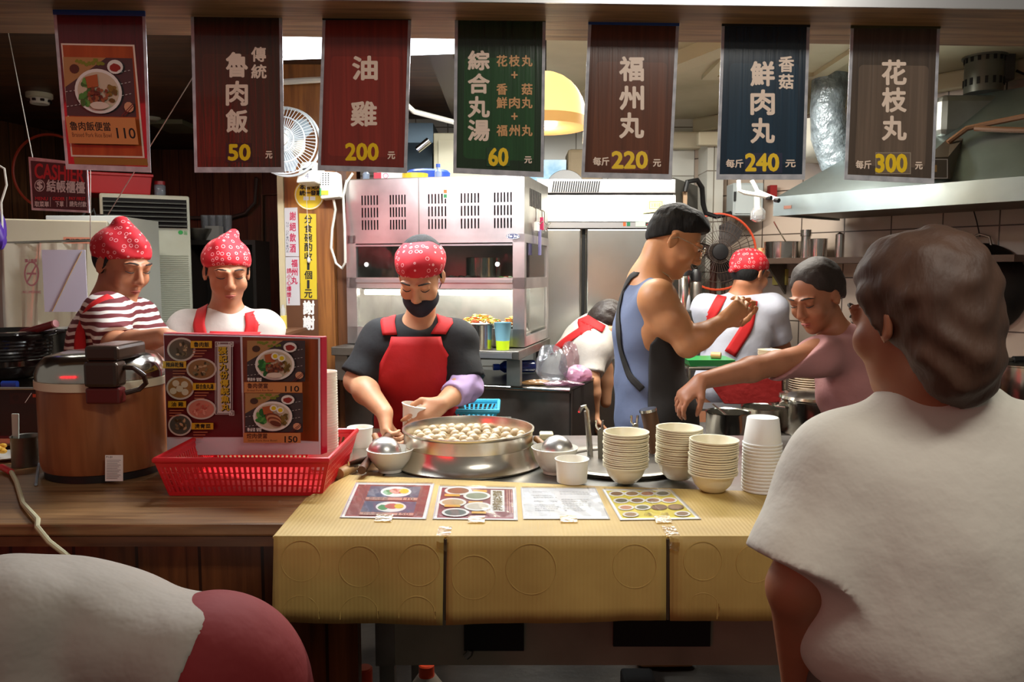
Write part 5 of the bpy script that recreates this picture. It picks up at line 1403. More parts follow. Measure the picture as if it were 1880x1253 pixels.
for i, (a, b, c_, d_, ya, yb) in enumerate(flaps):
    q = [P(c_, ya, YF - .003), P(d_, yb, YF - .003), P(b, 984.5, YF - .003), P(a, 984.5, YF - .003)]
    m = MB(); nx, nz = 24, 6; g = []
    rng = random.Random(i)
    for j in range(nz + 1):
        for k in range(nx + 1):
            u, v = k / nx, j / nz
            p_ = q[0].lerp(q[1], u).lerp(q[3].lerp(q[2], u), v)
            p_.y += -.006 * (1 - v) * math.sin(u * 5 + i * 2) ** 2 - .002 * rng.random() * (1 - v)
            g.append(p_)
    m.add(g, [(j * (nx + 1) + k, j * (nx + 1) + k + 1, (j + 1) * (nx + 1) + k + 1, (j + 1) * (nx + 1) + k) for j in range(nz) for k in range(nx)], 0, True)
    fl = m.build('front_flap', card, t, solid=.004)
    fl['_org'] = t['_org']
    for cx, cy, r_ in rings[i]:
        y_ = YF - .0095
        pts = []
        for k in range(33):
            a_ = 2 * math.pi * k / 32; py = cy + r_ * math.sin(a_)
            if py > 1139: continue
            pp = P(cx + r_ * math.cos(a_), py, YF - .004)
            u = (cx - a) / (b - a); v = (py - 1143) / (985 - 1143); uu = (cx + r_ * math.cos(a_) - a) / (b - a)
            pp.y += -.006 * (1 - v) * math.sin(uu * 5 + i * 2) ** 2 - .001
            pts.append(pp)
        if len(pts) < 8: continue
        if len(pts) < 33:
            pts = sorted(pts, key=lambda p_: p_.x)
        m = MB(); m.tube(pts, .0016, 6); o = m.build('crease_ring', card, fl)
tape = clear_mat('packing_tape', (232, 218, 186), .12, .25, .1, (190, 170, 124), bmp=(60, .8))
for px in (818, 1226):
    m = MB(); a = PZ(px - 12, 968, TOP); b = PZ(px + 12, 968, TOP)
    m.add([a + V((0, 0, .0015)), b + V((0, 0, .0015)), V((b.x, YF - .001, TOP + .0015)), V((a.x, YF - .001, TOP + .0015)), V((b.x - .005, YF - .012, TOP - .03)), V((a.x + .003, YF - .012, TOP - .022))], [(0, 1, 2, 3), (3, 2, 4, 5)]); m.build('tape', tape, t)
    m = MB(); m.tube([P(px, 990, YF - .004), P(px, 1138, YF - .004)], .004, 5); m.build('seam', mat('seam_dark', (60, 46, 28), .8), t)

# laminated menus lying on the cardboard
ZM = TOP + .0012
n_up = V((0, 0, 1)); pm = V((0, 0, ZM + .0012))
def sheet(q, label, fn):
    c = [PZ(x, y, ZM) for x, y in q]
    cen = sum(c, V()) / 4
    t = thing('laminated_menu', label, 'menu', tuple(cen), 'laminated menus on the cardboard')
    o = [cen + (p_ - cen) * 1.035 for p_ in c]
    m = MB(); m.slab([o[3], o[2], o[1], o[0]], (0, 0, .001)); m.build('plastic_sleeve', mat('sleeve_film', (206, 206, 206), .15, coat=.8), t)
    A = Art(pm, n_up, .00008); fn(A, q); A.done('printed_sheet', t)
    # tape and glare-catching film on top
    def bil(u, v): return c[0].lerp(c[1], u).lerp(c[3].lerp(c[2], u), v)
    m = MB(); k = 14; rng = random.Random(len(label)); g = []
    for j in range(k + 1):
        for i in range(k + 1):
            p_ = bil(i / k, j / k); p_.z = ZM + .006 + .003 * math.sin(i * 1.9 + j * .7) * math.sin(j * 1.3 + i * .3) * (1 if 0 < i < k and 0 < j < k else 0); g.append(p_)
    m.add(g, [(j * (k + 1) + i, (j + 1) * (k + 1) + i, (j + 1) * (k + 1) + i + 1, j * (k + 1) + i + 1) for j in range(k) for i in range(k)], 0, True)
    m.build('cover_film', clear_mat('menu_film', (248, 248, 248), .14, .1) if 'menu_film' not in MATS else MATS['menu_film'], t)
    m = MB(); a = bil(.42, 1.0); b = bil(.62, 1.0); m.slab([a + V((0, -.03, .0015)), b + V((0, -.03, .0015)), b + V((0, .006, .0062)), a + V((0, .006, .0062))], (0, 0, .0006)); m.build('tape', tape, t)
    return t
def qmap(q):
    def f(x, y):
        a = (q[0][0] + (q[1][0] - q[0][0]) * x, q[0][1] + (q[1][1] - q[0][1]) * x); b = (q[3][0] + (q[2][0] - q[3][0]) * x, q[3][1] + (q[2][1] - q[3][1]) * x)
        return (a[0] + (b[0] - a[0]) * y, a[1] + (b[1] - a[1]) * y)
    return f
maroon = mat('menu_maroon', (126, 30, 44), .4); slate = mat('menu_slate', (70, 72, 104), .4)
def s1(A, q):
    A.to = qmap(q); A.rect(.0, .0, 1, 1, paper_w); A.rect(.03, .03, .97, .97, mat('menu_redwood', (140, 54, 44), .4))
    for k in range(8): A.rect(.04 + k * .12, .03, .05 + k * .12, .97, maroon)
    for y0 in (.08, .53):
        A.rect(.2, y0, .85, y0 + .32, slate); A.to = None
        x, y = qmap(q)(.55, y0 + .16)
        A.oval(x, y, 28, 9.5, paper_w, 28); A.oval(x - 14, y + 1, 10, 5, mat('print_greens0', (52, 140, 60), .4), 10, 0, .1); A.oval(x + 1, y - 1, 13, 5, mat('menu_pork', (190, 80, 60), .4), 10, 0, .1); A.oval(x + 15, y - 1, 9, 4.5, mat('print_yolk', (226, 200, 20), .4), 10)
        A.to = qmap(q); A.rect(.2, y0 + .33, .85, y0 + .41, mat('menu_pink', (206, 150, 130), .4))
        A.text('魯肉便當' if y0 < .3 else '焢肉便當', .24, y0 + .335, .48, y0 + .40, ink); A.text('110' if y0 < .3 else '150', .66, y0 + .335, .8, y0 + .40, ink)
sheet([(655, 888), (795, 890), (780, 953), (627, 950)], 'leftmost of the four laminated menus, red with two rice bowl photographs', s1)
def s2(A, q):
    A.to = qmap(q); A.rect(0, 0, 1, 1, paper_w); A.rect(.03, .03, .97, .97, maroon); A.rect(.68, .07, .86, .75, paper_w)
    A.vtext('張記九份傳統魚丸', .71, .1, .83, .72, mat('menu_olive', (120, 100, 40), .4), .006)
    for k in range(3): A.rect(.89 + k * .03, .07, .9 + k * .03, .8, mat('menu_pink', (206, 150, 130), .4))
    for k, (u, v, cc) in enumerate(((.25, .13, (150, 90, 50)), (.5, .28, (130, 140, 110)), (.2, .5, (190, 160, 110)), (.52, .62, (200, 190, 170)), (.25, .82, (80, 90, 80)))):
        A.to = None; x, y = qmap(q)(u, v); A.oval(x, y, 25, 8, paper_w, 26); A.oval(x, y, 20, 5.6, mat('menu_dish%d' % k, cc, .4), 20); A.to = qmap(q)
        A.rect(u + (.2 if u < .3 else -.42), v - .04, u + (.38 if u < .3 else -.22), v + .03, mat('menu_yellow', (226, 170, 40), .4))
sheet([(808, 894), (945, 897), (948, 955), (797, 953)], 'second laminated menu from the left, maroon with five round dishes', s2)
def s3(A, q):
    A.to = qmap(q); A.rect(0, 0, 1, 1, mat('menu_white', (214, 216, 220), .45)); g_ = mat('menu_grey_ink', (110, 112, 118), .5)
    rng = random.Random(3)
    for j in range(13):
        for a_, b_ in ((.14, .45), (.5, .9)):
            if rng.random() < .85: A.text(''.join(rng.choice('魯肉飯油雞花枝丸福州鮮湯麵菜單份數') for _ in range(9)), a_, .1 + j * .062, b_ - rng.random() * .08, .135 + j * .062, g_)
sheet([(958, 897), (1092, 898), (1117, 953), (963, 953)], 'third laminated menu from the left, plain white order sheet', s3)
def s4(A, q):
    A.to = qmap(q); A.rect(0, 0, 1, 1, paper_w); A.rect(.03, .03, .97, .95, mat('menu_bright_yellow', (228, 208, 50), .4))
    rng = random.Random(4)
    for j in range(4):
        for k in range(4):
            A.to = qmap(q); u, v = .16 + k * .225, .13 + j * .24
            if j == 3 and k in (1, 2): A.text('小菜', u - .05, v - .05, u + .05, v + .05, mat('menu_brown', (120, 70, 40), .5)); continue
            A.to = None; x, y = qmap(q)(u, v); big = j == 2 and k > 1
            A.oval(x, y, 15, 5, mat('menu_dish_b', (110, 70, 40), .4) if big else paper_w, 20); A.oval(x, y, 11, 3.4, mat('menu_f%d' % ((j * 3 + k) % 4), ((120, 80, 50), (150, 110, 70), (190, 120, 80), (90, 90, 70))[(j * 3 + k) % 4], .4), 16)
sheet([(1108, 900), (1230, 900), (1284, 953), (1140, 955)], 'rightmost of the four laminated menus, bright yellow with small dishes', s4)

# ------------------------------------------------------------------ meatball pot on its ring
pc = PZ(868, 868, ZC); PY = 2.41; px_ = P(860, 785, PY).x; rP = S(121, PY)
zr = P(860, 786, PY).z
t = thing('hot_pot_ring', 'wide shiny steel dish under the pot of fish balls', 'burner dish', (px_, PY, ZC))
m = MB(); m.lathe([(rP * .9, 0), (rP * 1.15, .001), (rP * 1.165, .006), (rP * 1.13, .011), (rP * 1.07, .022), (rP * 1.025, .038), (rP * 1.0, .058), (rP * .992, .058), (rP * .985, .022), (rP * .9, .022)], (px_, PY, ZC + .001), 56); m.build('dish_body', mat('dish_steel', (222, 216, 204), .24, 1), t)
t = thing('meatball_pot', 'wide steel pot full of fish balls in the middle of the counter', 'pot', (px_, PY, ZC + .023))
zb_ = ZC + .0235
m = MB(); m.lathe([(rP * .985, 0), (rP * .99, .02), (rP * .99, zr - zb_ - .008), (rP * 1.01, zr - zb_ - .004), (rP * 1.012, zr - zb_ + .002), (rP * .985, zr - zb_ + .002), (rP * .965, zr - zb_ - .01), (rP * .94, .012), (0, .01)], (px_, PY, zb_), 64); m.build('pot_wall', mat('pot_steel', (222, 214, 198), .27, 1, bmp=(20, .06, .003), stretch=(1, 1, .1)), t)
zs = zr - .035
m = MB(); m.lathe([(rP * .962, 0), (rP * .9, .001), (0, .001)], (px_, PY, zs), 48); solo(m, 'fish_ball_broth', mat('broth', (150, 128, 92), .1, noise=(12, (120, 98, 66))), 'cloudy brown broth filling the steel pot', 'soup', kind='stuff')
bb = MB(); bb.ell((0, 0, 0), (.0165, .0165, .0145), 0, 18, 12)
ball0 = bb.build('fish_ball', mat('fish_ball_skin', (196, 178, 146), .4, noise=(60, (170, 146, 110)), bmp=(90, .3, .003)))
rng = random.Random(5); pos = []
tries = 0
while len(pos) < 78 and tries < 9000:
    tries += 1
    a_ = rng.uniform(0, 6.28); r_ = math.sqrt(rng.random()) * (rP * .962 - .02)
    x, y = r_ * math.cos(a_), r_ * math.sin(a_)
    if math.hypot(x - .01, y - .01) < .03: continue
    if all((x - a) ** 2 + (y - b) ** 2 > .0315 ** 2 for a, b in pos): pos.append((x, y))
for k, (x, y) in enumerate(pos):
    o = ball0 if k == 0 else dup(ball0, (0, 0, 0))
    o.location = (px_ + x, PY + y, zs + .0015 + rng.uniform(-.002, .004)); o.rotation_euler = (rng.random() * 3, rng.random() * 3, 0); s_ = rng.uniform(.9, 1.08); o.scale = (s_, s_, s_)
    tag(o, 'pale round fish ball floating in the big steel pot', 'fish ball', 'fish balls in the steel pot')

# bowls with ladles resting in them
def bowl(c, r, h, name, label, m_, foot=.5):
    t = thing(name, label, 'bowl', tuple(c))
    m = MB(); m.lathe([(r * foot, 0), (r * foot, .008), (r * (foot + .1), .014), (r * .84, h * .55), (r * .97, h * .94), (r, h), (r * .97, h + .001), (r * .93, h * .92), (r * .78, h * .5), (r * .4, .02), (0, .018)], c, 44); m.build('bowl_body', m_, t)
    return t
c = PZ(712, 874, ZC); c.y += .05; c.z = ZC + .001
t = bowl(c, S(44, c.y), .066, 'patterned_bowl', 'white bowl with blue leaf pattern left of the pot, ladle in it', mat('white_glaze', (226, 224, 214), .2))
A = Art(V((0, c.y - S(44, c.y) * .86, 0)), V((0, -1, .25)))
bl_ = mat('blue_leaf', (40, 56, 110), .3)
for k, (x, y, l_, an) in enumerate(((724, 868, 13, .2), (736, 862, 11, -.7), (731, 868, 9, 1.3), (742, 869, 9, .7), (738, 872, 8, 2.6))): A.oval(x, y, l_ * .6, 1.5, bl_, 10, an)
A.done('leaf_pattern', t)
def ladle(c, r, hdl, label, tilt=(0, 0, 0)):
    t = thing('soup_ladle', label, 'ladle', tuple(c))
    Mx = Matrix.Translation(c) @ Matrix.Rotation(tilt[2], 4, 'Z') @ Matrix.Rotation(tilt[0], 4, 'X')
    m = MB(); m.lathe([(r, 0), (r * .98, r * .2), (r * .85, r * .55), (r * .6, r * .82), (r * .3, r * .96), (0, r)], (0, 0, 0), 32, M=Mx)
    m.lathe([(r * .97, 0), (r * .95, r * .2), (r * .82, r * .53), (r * .57, r * .79), (0, r * .96)], (0, 0, 0), 32, M=Mx); m.build('scoop', mat('ladle_alu', (206, 204, 200), .32, .95), t)
    m = MB(); m.tube(hdl[:2], .005, 8); m.build('stem', steel_s, t)
    m = MB(); m.tube(hdl[1:], [.008, .010, .009][:len(hdl) - 1], 10); m.build('grip', wood('ladle_grip', (120, 80, 44), (170, 124, 76), (10, 10, 1), .5), t)
    return t
cl_ = P(706, 850, c.y); cl_.z = ZC + .052
ladle(cl_, S(32, c.y), [cl_ + V((-.01, .045, .02)), P(697, 818, c.y + .1), P(688, 800, c.y + .16)], 'steel ladle lying upside down in the blue patterned bowl', (R(8), 0, 0))
c2 = PZ(1020, 877, ZC); c2.y += .05; c2.z = ZC + .001
bowl(c2, S(44, c2.y), .075, 'white_bowl', 'plain white bowl right of the pot behind a paper cup, ladle in it', mat('white_glaze2', (222, 218, 206), .25, noise=(40, (200, 196, 184), .6, .8)))
cl2 = P(1023, 840, c2.y); cl2.z = ZC + .062
ladle(cl2, S(31, c2.y), [cl2 + V((-.02, .04, .02)), P(1000, 818, c2.y + .09), P(984, 806, c2.y + .14)], 'steel ladle lying upside down in the plain white bowl', (R(8), 0, 0))
m = MB(); pq = P(998, 815, c2.y + .16); m.box((pq.x - .012, c2.y + .14, ZC + .07), (pq.x + .03, c2.y + .19, ZC + .085), 0); m.box((pq.x - .012, c2.y + .14, ZC + .001), (pq.x + .03, c2.y + .19, ZC + .07), 1)
solo(m, 'sauce_block', [mat('ivory_block', (214, 206, 166), .5), mat('sage_block', (166, 170, 130), .5)], 'small ivory tub behind the plain white bowl', 'tub', bevel=.004)
# paper cup
def papercup(c, r, h, label, name='paper_cup', group=None):
    t = thing(name, label, 'cup', tuple(c), group)
    m = MB(); m.lathe([(r * .88, .004), (r * .86, 0), (r * .90, 0), (r * .97, h * .82), (r * .99, h * .96), (r * 1.03, h * .97), (r * 1.04, h * .99), (r * 1.0, h), (r * .95, h * .97), (r * .8, .012), (0, .01)], c, 36); m.build('cup_body', mat('cup_paper', (234, 230, 218), .5), t); return t
c = PZ(1052, 892, TOP); c.y += .04; c.z = TOP + .001
papercup(c, S(31, c.y), P(1052, 842, c.y).z - c.z, 'single white paper cup standing in front of the plain white bowl')
# round pan set into the table behind the bowl stacks
c = PZ(1142, 862, ZC); m = MB(); m.lathe([(.2, 0), (.21, .012), (.2, .016), (.165, .01), (.16, .004), (0, .003)], (c.x, 2.38, ZC + .001), 44); solo(m, 'flat_pan', steel_d, 'wide flat steel pan behind the stacks of bowls', 'pan')
# hooks of noodle strainers standing behind the bowls
def hookrod(pts, label, w=.005):
    m = MB(); m.tube(pts, w, 8); return m
t = thing('hooked_ladle', 'long handled ladle with a hooked end standing behind the paper cup', 'ladle', tuple(P(1085, 880, 2.5)))
m = MB(); m.tube([P(1063, 758, 2.45), P(1068, 748, 2.45), P(1075, 746, 2.45), P(1079, 754, 2.45), P(1083, 800, 2.45), P(1087, 858, 2.45)], .006, 8); m.build('handle', steel_s, t)
m = MB(); m.tube([P(1077, 755, 2.46), P(1081, 800, 2.46), P(1085, 858, 2.46)], .009, 8); m.build('shank', steel_d, t)
for px, py, lab in ((1101, 772, 'wire hook handle sticking up behind the left bowl stack'), (1165, 763, 'wire hook handle sticking up between the left and middle bowl stacks')):
    t = thing('noodle_strainer', lab, 'strainer', tuple(P(px, py + 60, 2.42)))
    m = MB(); m.tube([P(px - 6, py, 2.42), P(px - 6, py + 12, 2.42), P(px - 2, py + 17, 2.42), P(px + 4, py + 15, 2.42), P(px + 6, py, 2.42)], .004, 8); m.build('wire_hook', steel_s, t)
    m = MB(); m.slab([P(px - 4, py + 16, 2.425), P(px + 7, py + 16, 2.425), P(px + 10, py + 95, 2.425), P(px - 2, py + 95, 2.425)], (0, .008, 0)); m.build('shank', steel_d, t)
t = thing('strainer_grip', 'turned wooden grip of a strainer leaning behind the middle bowl stack', 'strainer', tuple(P(1200, 820, 2.5)))
m = MB(); m.tube([P(1190, 753, 2.5), P(1196, 780, 2.5), P(1206, 850, 2.5)], [.026, .026, .02], 14); m.build('grip', wood('grip_wood', (70, 46, 28), (112, 78, 48), (10, 10, 1), .5), t)
m = MB(); m.tube([P(1189.5, 751, 2.5), P(1190.5, 756, 2.5)], .028, 16); m.build('ferrule', steel_s, t)
# stacks of cream bowls
RB = .061
sb0 = MB(); sb0.lathe(bprof, (0, 0, 0), 44); stack_bowl = sb0.build('melamine_bowl', bowl_c)
first = [True]
def stack(px, base, n, width, top, yoff, label, lean=0., z=None):
    c = PZ(px, base, TOP); Y = c.y + yoff; zb = TOP + .001 if Y < 2.2 else ZC + .003
    r = S(width / 2, Y); x = P(px, base, Y).x
    zt = P(px, top, Y).z; k = r / RB
    step = (zt - zb - .047 * k) / (n - 1)
    for i in range(n):
        o = stack_bowl if first[0] else dup(stack_bowl, (0, 0, 0)); first[0] = False
        o.location = (x + lean * i * step + random.uniform(-.0012, .0012), Y + random.uniform(-.0012, .0012), zb + step * i); o.scale = (k, k, k)
        o.rotation_euler = (random.uniform(-.012, .012), random.uniform(-.012, .012), random.random() * 6)
        l_ = {0: 'lowest', n - 1: 'topmost'}.get(i)
        tag(o, '%s cream bowl of the %s' % (l_, label) if l_ else 'cream bowl in the middle of the %s' % label, 'bowl', 'bowls in the ' + label)
stack(1148, 893, 17, 85, 793, .04, 'left stack on the counter', .0)
stack(1245, 890, 17, 86, 785, .06, 'middle stack, the one furthest back', .01)
stack(1308, 910, 15, 91, 807, .04, 'right stack beside the paper cups', .0)
# stack of upside down paper cups
c = PZ(1397, 908, TOP); Y = c.y + .04; x = P(1397, 908, Y).x; r = S(36, Y); zt = P(1397, 815, Y).z
Hc = P(1397, 766, Y).z - zt
pc0 = MB(); pc0.lathe([(r * .93, 0), (r * 1.0, .0005), (r * 1.005, .004), (r * .955, .0055), (r * .955, .007), (r * .80, Hc - .002), (r * .76, Hc), (0, Hc - .003)], (0, 0, 0), 40); cup0 = pc0.build('paper_cup', mat('cup_white', (226, 226, 222), .5))
n = 15; step = (zt - TOP - .001) / (n - 1)
for i in range(n):
    o = cup0 if i == 0 else dup(cup0, (0, 0, 0)); o.location = (x, Y, TOP + .001 + step * i)
    tag(o, 'topmost cup of the upside down paper cup stack right of the bowls' if i == n - 1 else 'upside down white paper cup in the stack right of the bowls', 'cup', 'stacked paper cups on the counter')

# ------------------------------------------------------------------ left end: rice cooker, menu stand, red basket
cY = 2.30; cx = P(193, 780, cY).x; rC = S(108, cY); zl = P(193, 690, cY).z
t = thing('rice_cooker', 'big rice cooker with wood-grain body and domed steel lid on the wooden counter', 'rice cooker', (cx, cY, ZC))
m = MB(); m.lathe([(rC * .94, 0), (rC * .94, .02), (rC * .96, .022)], (cx, cY, ZC + .001), 48); m.build('base', dark, t)
m = MB(); m.lathe([(rC * .965, .022), (rC, .04), (rC, zl - ZC - .025)], (cx, cY, ZC + .001), 56); m.build('body', wood('cooker_woodgrain', (116, 66, 36), (156, 98, 58), (7, 7, .7), .35), t, smooth=True)
m = MB(); m.lathe([(rC * .99, -.026), (rC * 1.03, -.024), (rC * 1.03, -.002), (rC * .99, 0)], (cx, cY, zl), 56); m.build('cream_band', mat('cream_band', (216, 208, 180), .4), t)
m = MB(); m.lathe([(rC * 1.02, .0), (rC * 1.02, .015), (rC * .98, .04), (rC * .86, .062), (rC * .6, .073), (0, .078)], (cx, cY, zl), 56); m.build('lid', steel_s, t)
m = MB(); a = P(156, 712, cY - rC - .02); b = P(216, 656, cY - rC - .02)
m.box((a.x, cY - rC - .03, a.z), (b.x, cY - rC + .03, b.z - .012)); m.box((a.x, cY - rC - .02, b.z - .012), (b.x, cY - .02, b.z + .03)); m.build('latch', mat('smoked_plastic', (52, 38, 30), .25), t, bevel=.01)
m = MB(); a = P(160, 742, cY - rC - .01); b = P(222, 712, cY - rC - .01); m.box((a.x, cY - rC - .02, a.z), (b.x, cY - rC + .02, b.z)); m.build('switch_box', mat('dark_red_plastic', (84, 22, 20), .35), t, bevel=.006)
m = MB(); m.tube([P(218, 674, cY - rC + .02), P(246, 676, cY - rC + .0), P(264, 690, cY - rC), P(268, 704, cY - rC + .02), P(256, 715, cY - rC + .02), P(230, 722, cY - rC + .0)], .007, 8); m.build('carry_handle', mat('smoked_plastic', (52, 38, 30), .25), t)
A = Art(V((0, cY - rC - .001, 0)), V((0, -1, 0))); A.rect(193, 836, 226, 884, paper_w); A.text('FUJI', 195, 838, 206, 842, ink)
for k in range(12): A.rect(196, 845 + k * 3, 222 - (k % 3) * 3, 846 + k * 3, mat('label_grey', (150, 150, 150), .6))
A.done('rating_label', t)
# red basket
bx0, bx1 = P(322, 912, 2.06).x, PZ(590, 911, ZC).x; by0 = PZ(590, 911, ZC).y; by1 = by0 + .33; zh = .1; ex = .025
t = thing('red_basket', 'red plastic basket with a square-hole pattern in front of the menu stand', 'basket', ((bx0 + bx1) / 2, by0, ZC))
rpl = mat('basket_red', (204, 30, 40), .35)
def lattice(a, b, c, d, nx, nz, name):      # wall a-b bottom, d-c top, with square holes
    m = MB(); off = (b - a).cross(d - a).normalized() * .003
    def g(u, v): return a.lerp(b, u).lerp(d.lerp(c, u), v)
    def quad(u0, u1, v0, v1): m.slab([g(u0, v0), g(u1, v0), g(u1, v1), g(u0, v1)], off)
    quad(0, 1, 0, .1); quad(0, 1, .82, 1)
    for i in range(nx + 1):
        u = i / nx; w = .22 / nx if 0 < i < nx else .45 / nx
        quad(max(0, u - w), min(1, u + w), .1, .82)
    for j in range(1, nz):
        v = .1 + .72 * j / nz
        for i in range(nx): quad((i + .22) / nx, (i + .78) / nx, v - .012, v + .012)
    return m.build(name, rpl, t)
z0, z1 = ZC + .002, ZC + zh
c0 = [V((bx0, by0, z0)), V((bx1, by0, z0)), V((bx1, by1, z0)), V((bx0, by1, z0))]
c1 = [V((bx0 - ex, by0 - ex, z1)), V((bx1 + ex, by0 - ex, z1)), V((bx1 + ex, by1 + ex, z1)), V((bx0 - ex, by1 + ex, z1))]
for i in range(4):
    j = (i + 1) % 4; L_ = (c0[j] - c0[i]).length; lattice(c0[i], c0[j], c1[j], c1[i], int(L_ / .0125), 4, 'lattice_side')
m = MB(); m.slab(c0, (0, 0, .003)); m.build('floor_panel', rpl, t)
m = MB(); m.tube(c1, .008, 8, closed=True); m.build('rim', rpl, t)
# menu stand in the basket
pa, pb_ = P(299, 612, 2.30), P(588, 620, 2.09)
nrm = V(((pb_ - pa).y, -(pb_ - pa).x, 0)).normalized()
if nrm.y > 0: nrm = -nrm
def mp(x, y): return PPL(x, y, pa, nrm)
t = thing('menu_stand', 'red-cased picture menu board standing in the red basket', 'menu board', tuple(mp(445, 833)))
q = [mp(306, 838), mp(589, 836), mp(588, 619), mp(298, 611)]
zmin = ZC + .012
m = MB(); m.hexa([p_ - nrm * .004 for p_ in q], [p_ - nrm * .03 for p_ in q]); m.build('red_case', mat('case_red', (176, 24, 50), .3), t, bevel=.002)
m = MB(); q2 = [mp(307, 836), mp(587, 835), mp(586, 621), mp(300, 613.5)]; m.hexa(q2, [p_ - nrm * .0045 for p_ in q2]); m.build('white_backing', mat('lilac_white', (222, 220, 230), .4), t)
A = Art(pa + nrm * .0005, nrm)
def sh(x, y): # lean of the board: px offsets measured at its corners
    return (x, y)
MR = mat('menu_dark_red', (104, 24, 32), .35)
A.poly([(301, 616), (441, 619), (446, 803), (307, 803)], MR)
A.poly([(445, 619), (584, 623), (585, 811), (449, 804)], wood('menu_wood', (120, 54, 26), (158, 78, 38), (10, 1, .8), .35))
A.done('printed_panels', t)
A = Art(pa + nrm * .0005, nrm); A.k = 4
yl = mat('menu_tag_yellow', (224, 176, 40), .4)
dishes = [(333, 642, 26, 22, (104, 92, 76)), (371, 678, 28, 20, (150, 112, 70)), (333, 712, 26, 22, (170, 120, 64)), (372, 751, 27, 19, (206, 130, 110)), (334, 780, 22, 20, (80, 84, 76))]
for i, (x, y, rx, ry, cc) in enumerate(dishes):
    A.oval(x, y, rx, ry, mat('dish_rim', (214, 204, 192), .35), 32); A.oval(x, y, rx * .87, ry * .85, mat('dish_in%d' % i, cc, .35), 28)
    rng = random.Random(i)
    for k in range(16):
        cc2 = [(130, 116, 84), (70, 62, 40), (196, 170, 130)] if i != 3 else [(214, 120, 100), (226, 160, 140), (190, 90, 76)]
        if i == 2: break
        A.oval(x + rng.uniform(-.5, .5) * rx, y + rng.uniform(-.5, .5) * ry, 4, 2.2, mat('bit_%d_%d_%d' % cc2[k % 3], cc2[k % 3], .4), 7, rng.random() * 3, .2)
    if i == 2:
        for dx_, dy_ in ((-13, 6), (-8, -8), (8, -6), (9, 8), (-1, 2)): A.oval(x + dx_, y + dy_, 6.5, 6, mat('ball_print', (226, 214, 186), .35), 16); 
for s, x0, y0, x1, y1 in (('魯肉飯', 354, 626, 393, 639), ('辣麻乾麵', 303, 663, 346, 676), ('綜合魚丸湯', 358, 703, 401, 716), ('油 雞', 313, 736, 346, 748), ('燙青菜', 356, 776, 396, 788)):
    A.rect(x0, y0, x1, y1, yl); A.text(s, x0 + 6, y0 + 2, x1 - 5, y1 - 2, ink, .3)
tan_l = mat('tan_lines', (190, 120, 84), .5)
for x0, y0 in ((358, 643), (322, 680), (362, 720), (316, 752), (360, 792)):
    for k in range(3): A.rect(x0, y0 + k * 5, x0 + 26 - k * 4, y0 + k * 5 + 1.6, tan_l)
A.rect(405, 632, 429, 757, paper_w); A.rect(407, 634, 427, 755, mat('title_shadow', (206, 192, 180), .4))
A.vtext('張記九份傳統魚丸', 410.5, 637, 425.5, 755, mat('title_dark', (40, 26, 14), .4), 1.1, .14, 6)
A.vtext('張記九份傳統魚丸', 409.5, 636, 424.5, 754, mat('title_gold', (214, 176, 40), .4), .5, .14, 6)
for x0, x1, y0, y1 in ((401, 433, 627, 760), (404, 430, 629, 758)): A.frame(x0, y0, x1, y1, .8, paper_w)
for x_, y_ in ((401, 627), (426, 627), (427, 753)): A.frame(x_, y_, x_ + 9, y_ + 9, 1, paper_w); A.frame(x_ + 3, y_ + 3, x_ + 6, y_ + 6, .8, paper_w)
food(A, 460, 625, 566, 700, 0); A.rect(460, 700, 566, 719, bar_o); A.text('魯肉便當', 466, 702, 503, 711, mat('brown_ink', (92, 48, 28), .5), .3); A.text('Braised Pork Rice Bowl', 466, 713, 512, 716.5, MATS['brown_ink']); A.text('110', 535, 707, 560, 717, ink, .3); A.text('루로우 덮밥', 466, 692, 492, 698, paper_w, .3)
food(A, 462, 720, 567, 791, 1); A.rect(463, 791, 567, 809, bar_o); A.text('焢肉便當', 469, 792, 506, 801, MATS['brown_ink'], .3); A.text('Stew Pork Rice Bowl', 471, 803, 524, 806.5, MATS['brown_ink']); A.text('150', 538, 797, 561, 808, ink, .3); A.text('통삼겹 덮밥', 470, 782, 496, 788, paper_w, .3)
A.done('menu_print', t)
# stack of paper bowls behind the board
cw_ = mat('paper_bowl', (232, 226, 214), .5)
Y = 2.31; x = P(592, 800, Y).x; r = S(29, Y); zt = P(600, 682, Y).z; n = 30; z0 = ZC + .006
pbm = MB(); pbm.lathe([(r * .8, 0), (r * .82, 0), (r * .97, .05), (r * 1.0, .052), (r * 1.0, .056), (r * .95, .055), (r * .8, .006), (0, .005)], (0, 0, 0), 32); pb0 = pbm.build('paper_bowl', cw_)
step = (zt - z0 - .056) / (n - 1)
for i in range(n):
    o = pb0 if i == 0 else dup(pb0, (0, 0, 0)); o.location = (x, Y, z0 + step * i)
    tag(o, 'topmost white paper bowl of the tall stack behind the menu board' if i == n - 1 else 'white paper bowl in the tall stack behind the menu board', 'bowl', 'paper bowls behind the menu board')
c = P(640, 842, 2.43); c.z = ZC + .001; papercup(V((c.x + .02, 2.52, ZC + .001)), .04, .085, 'white paper cup half hidden behind the right end of the red basket')
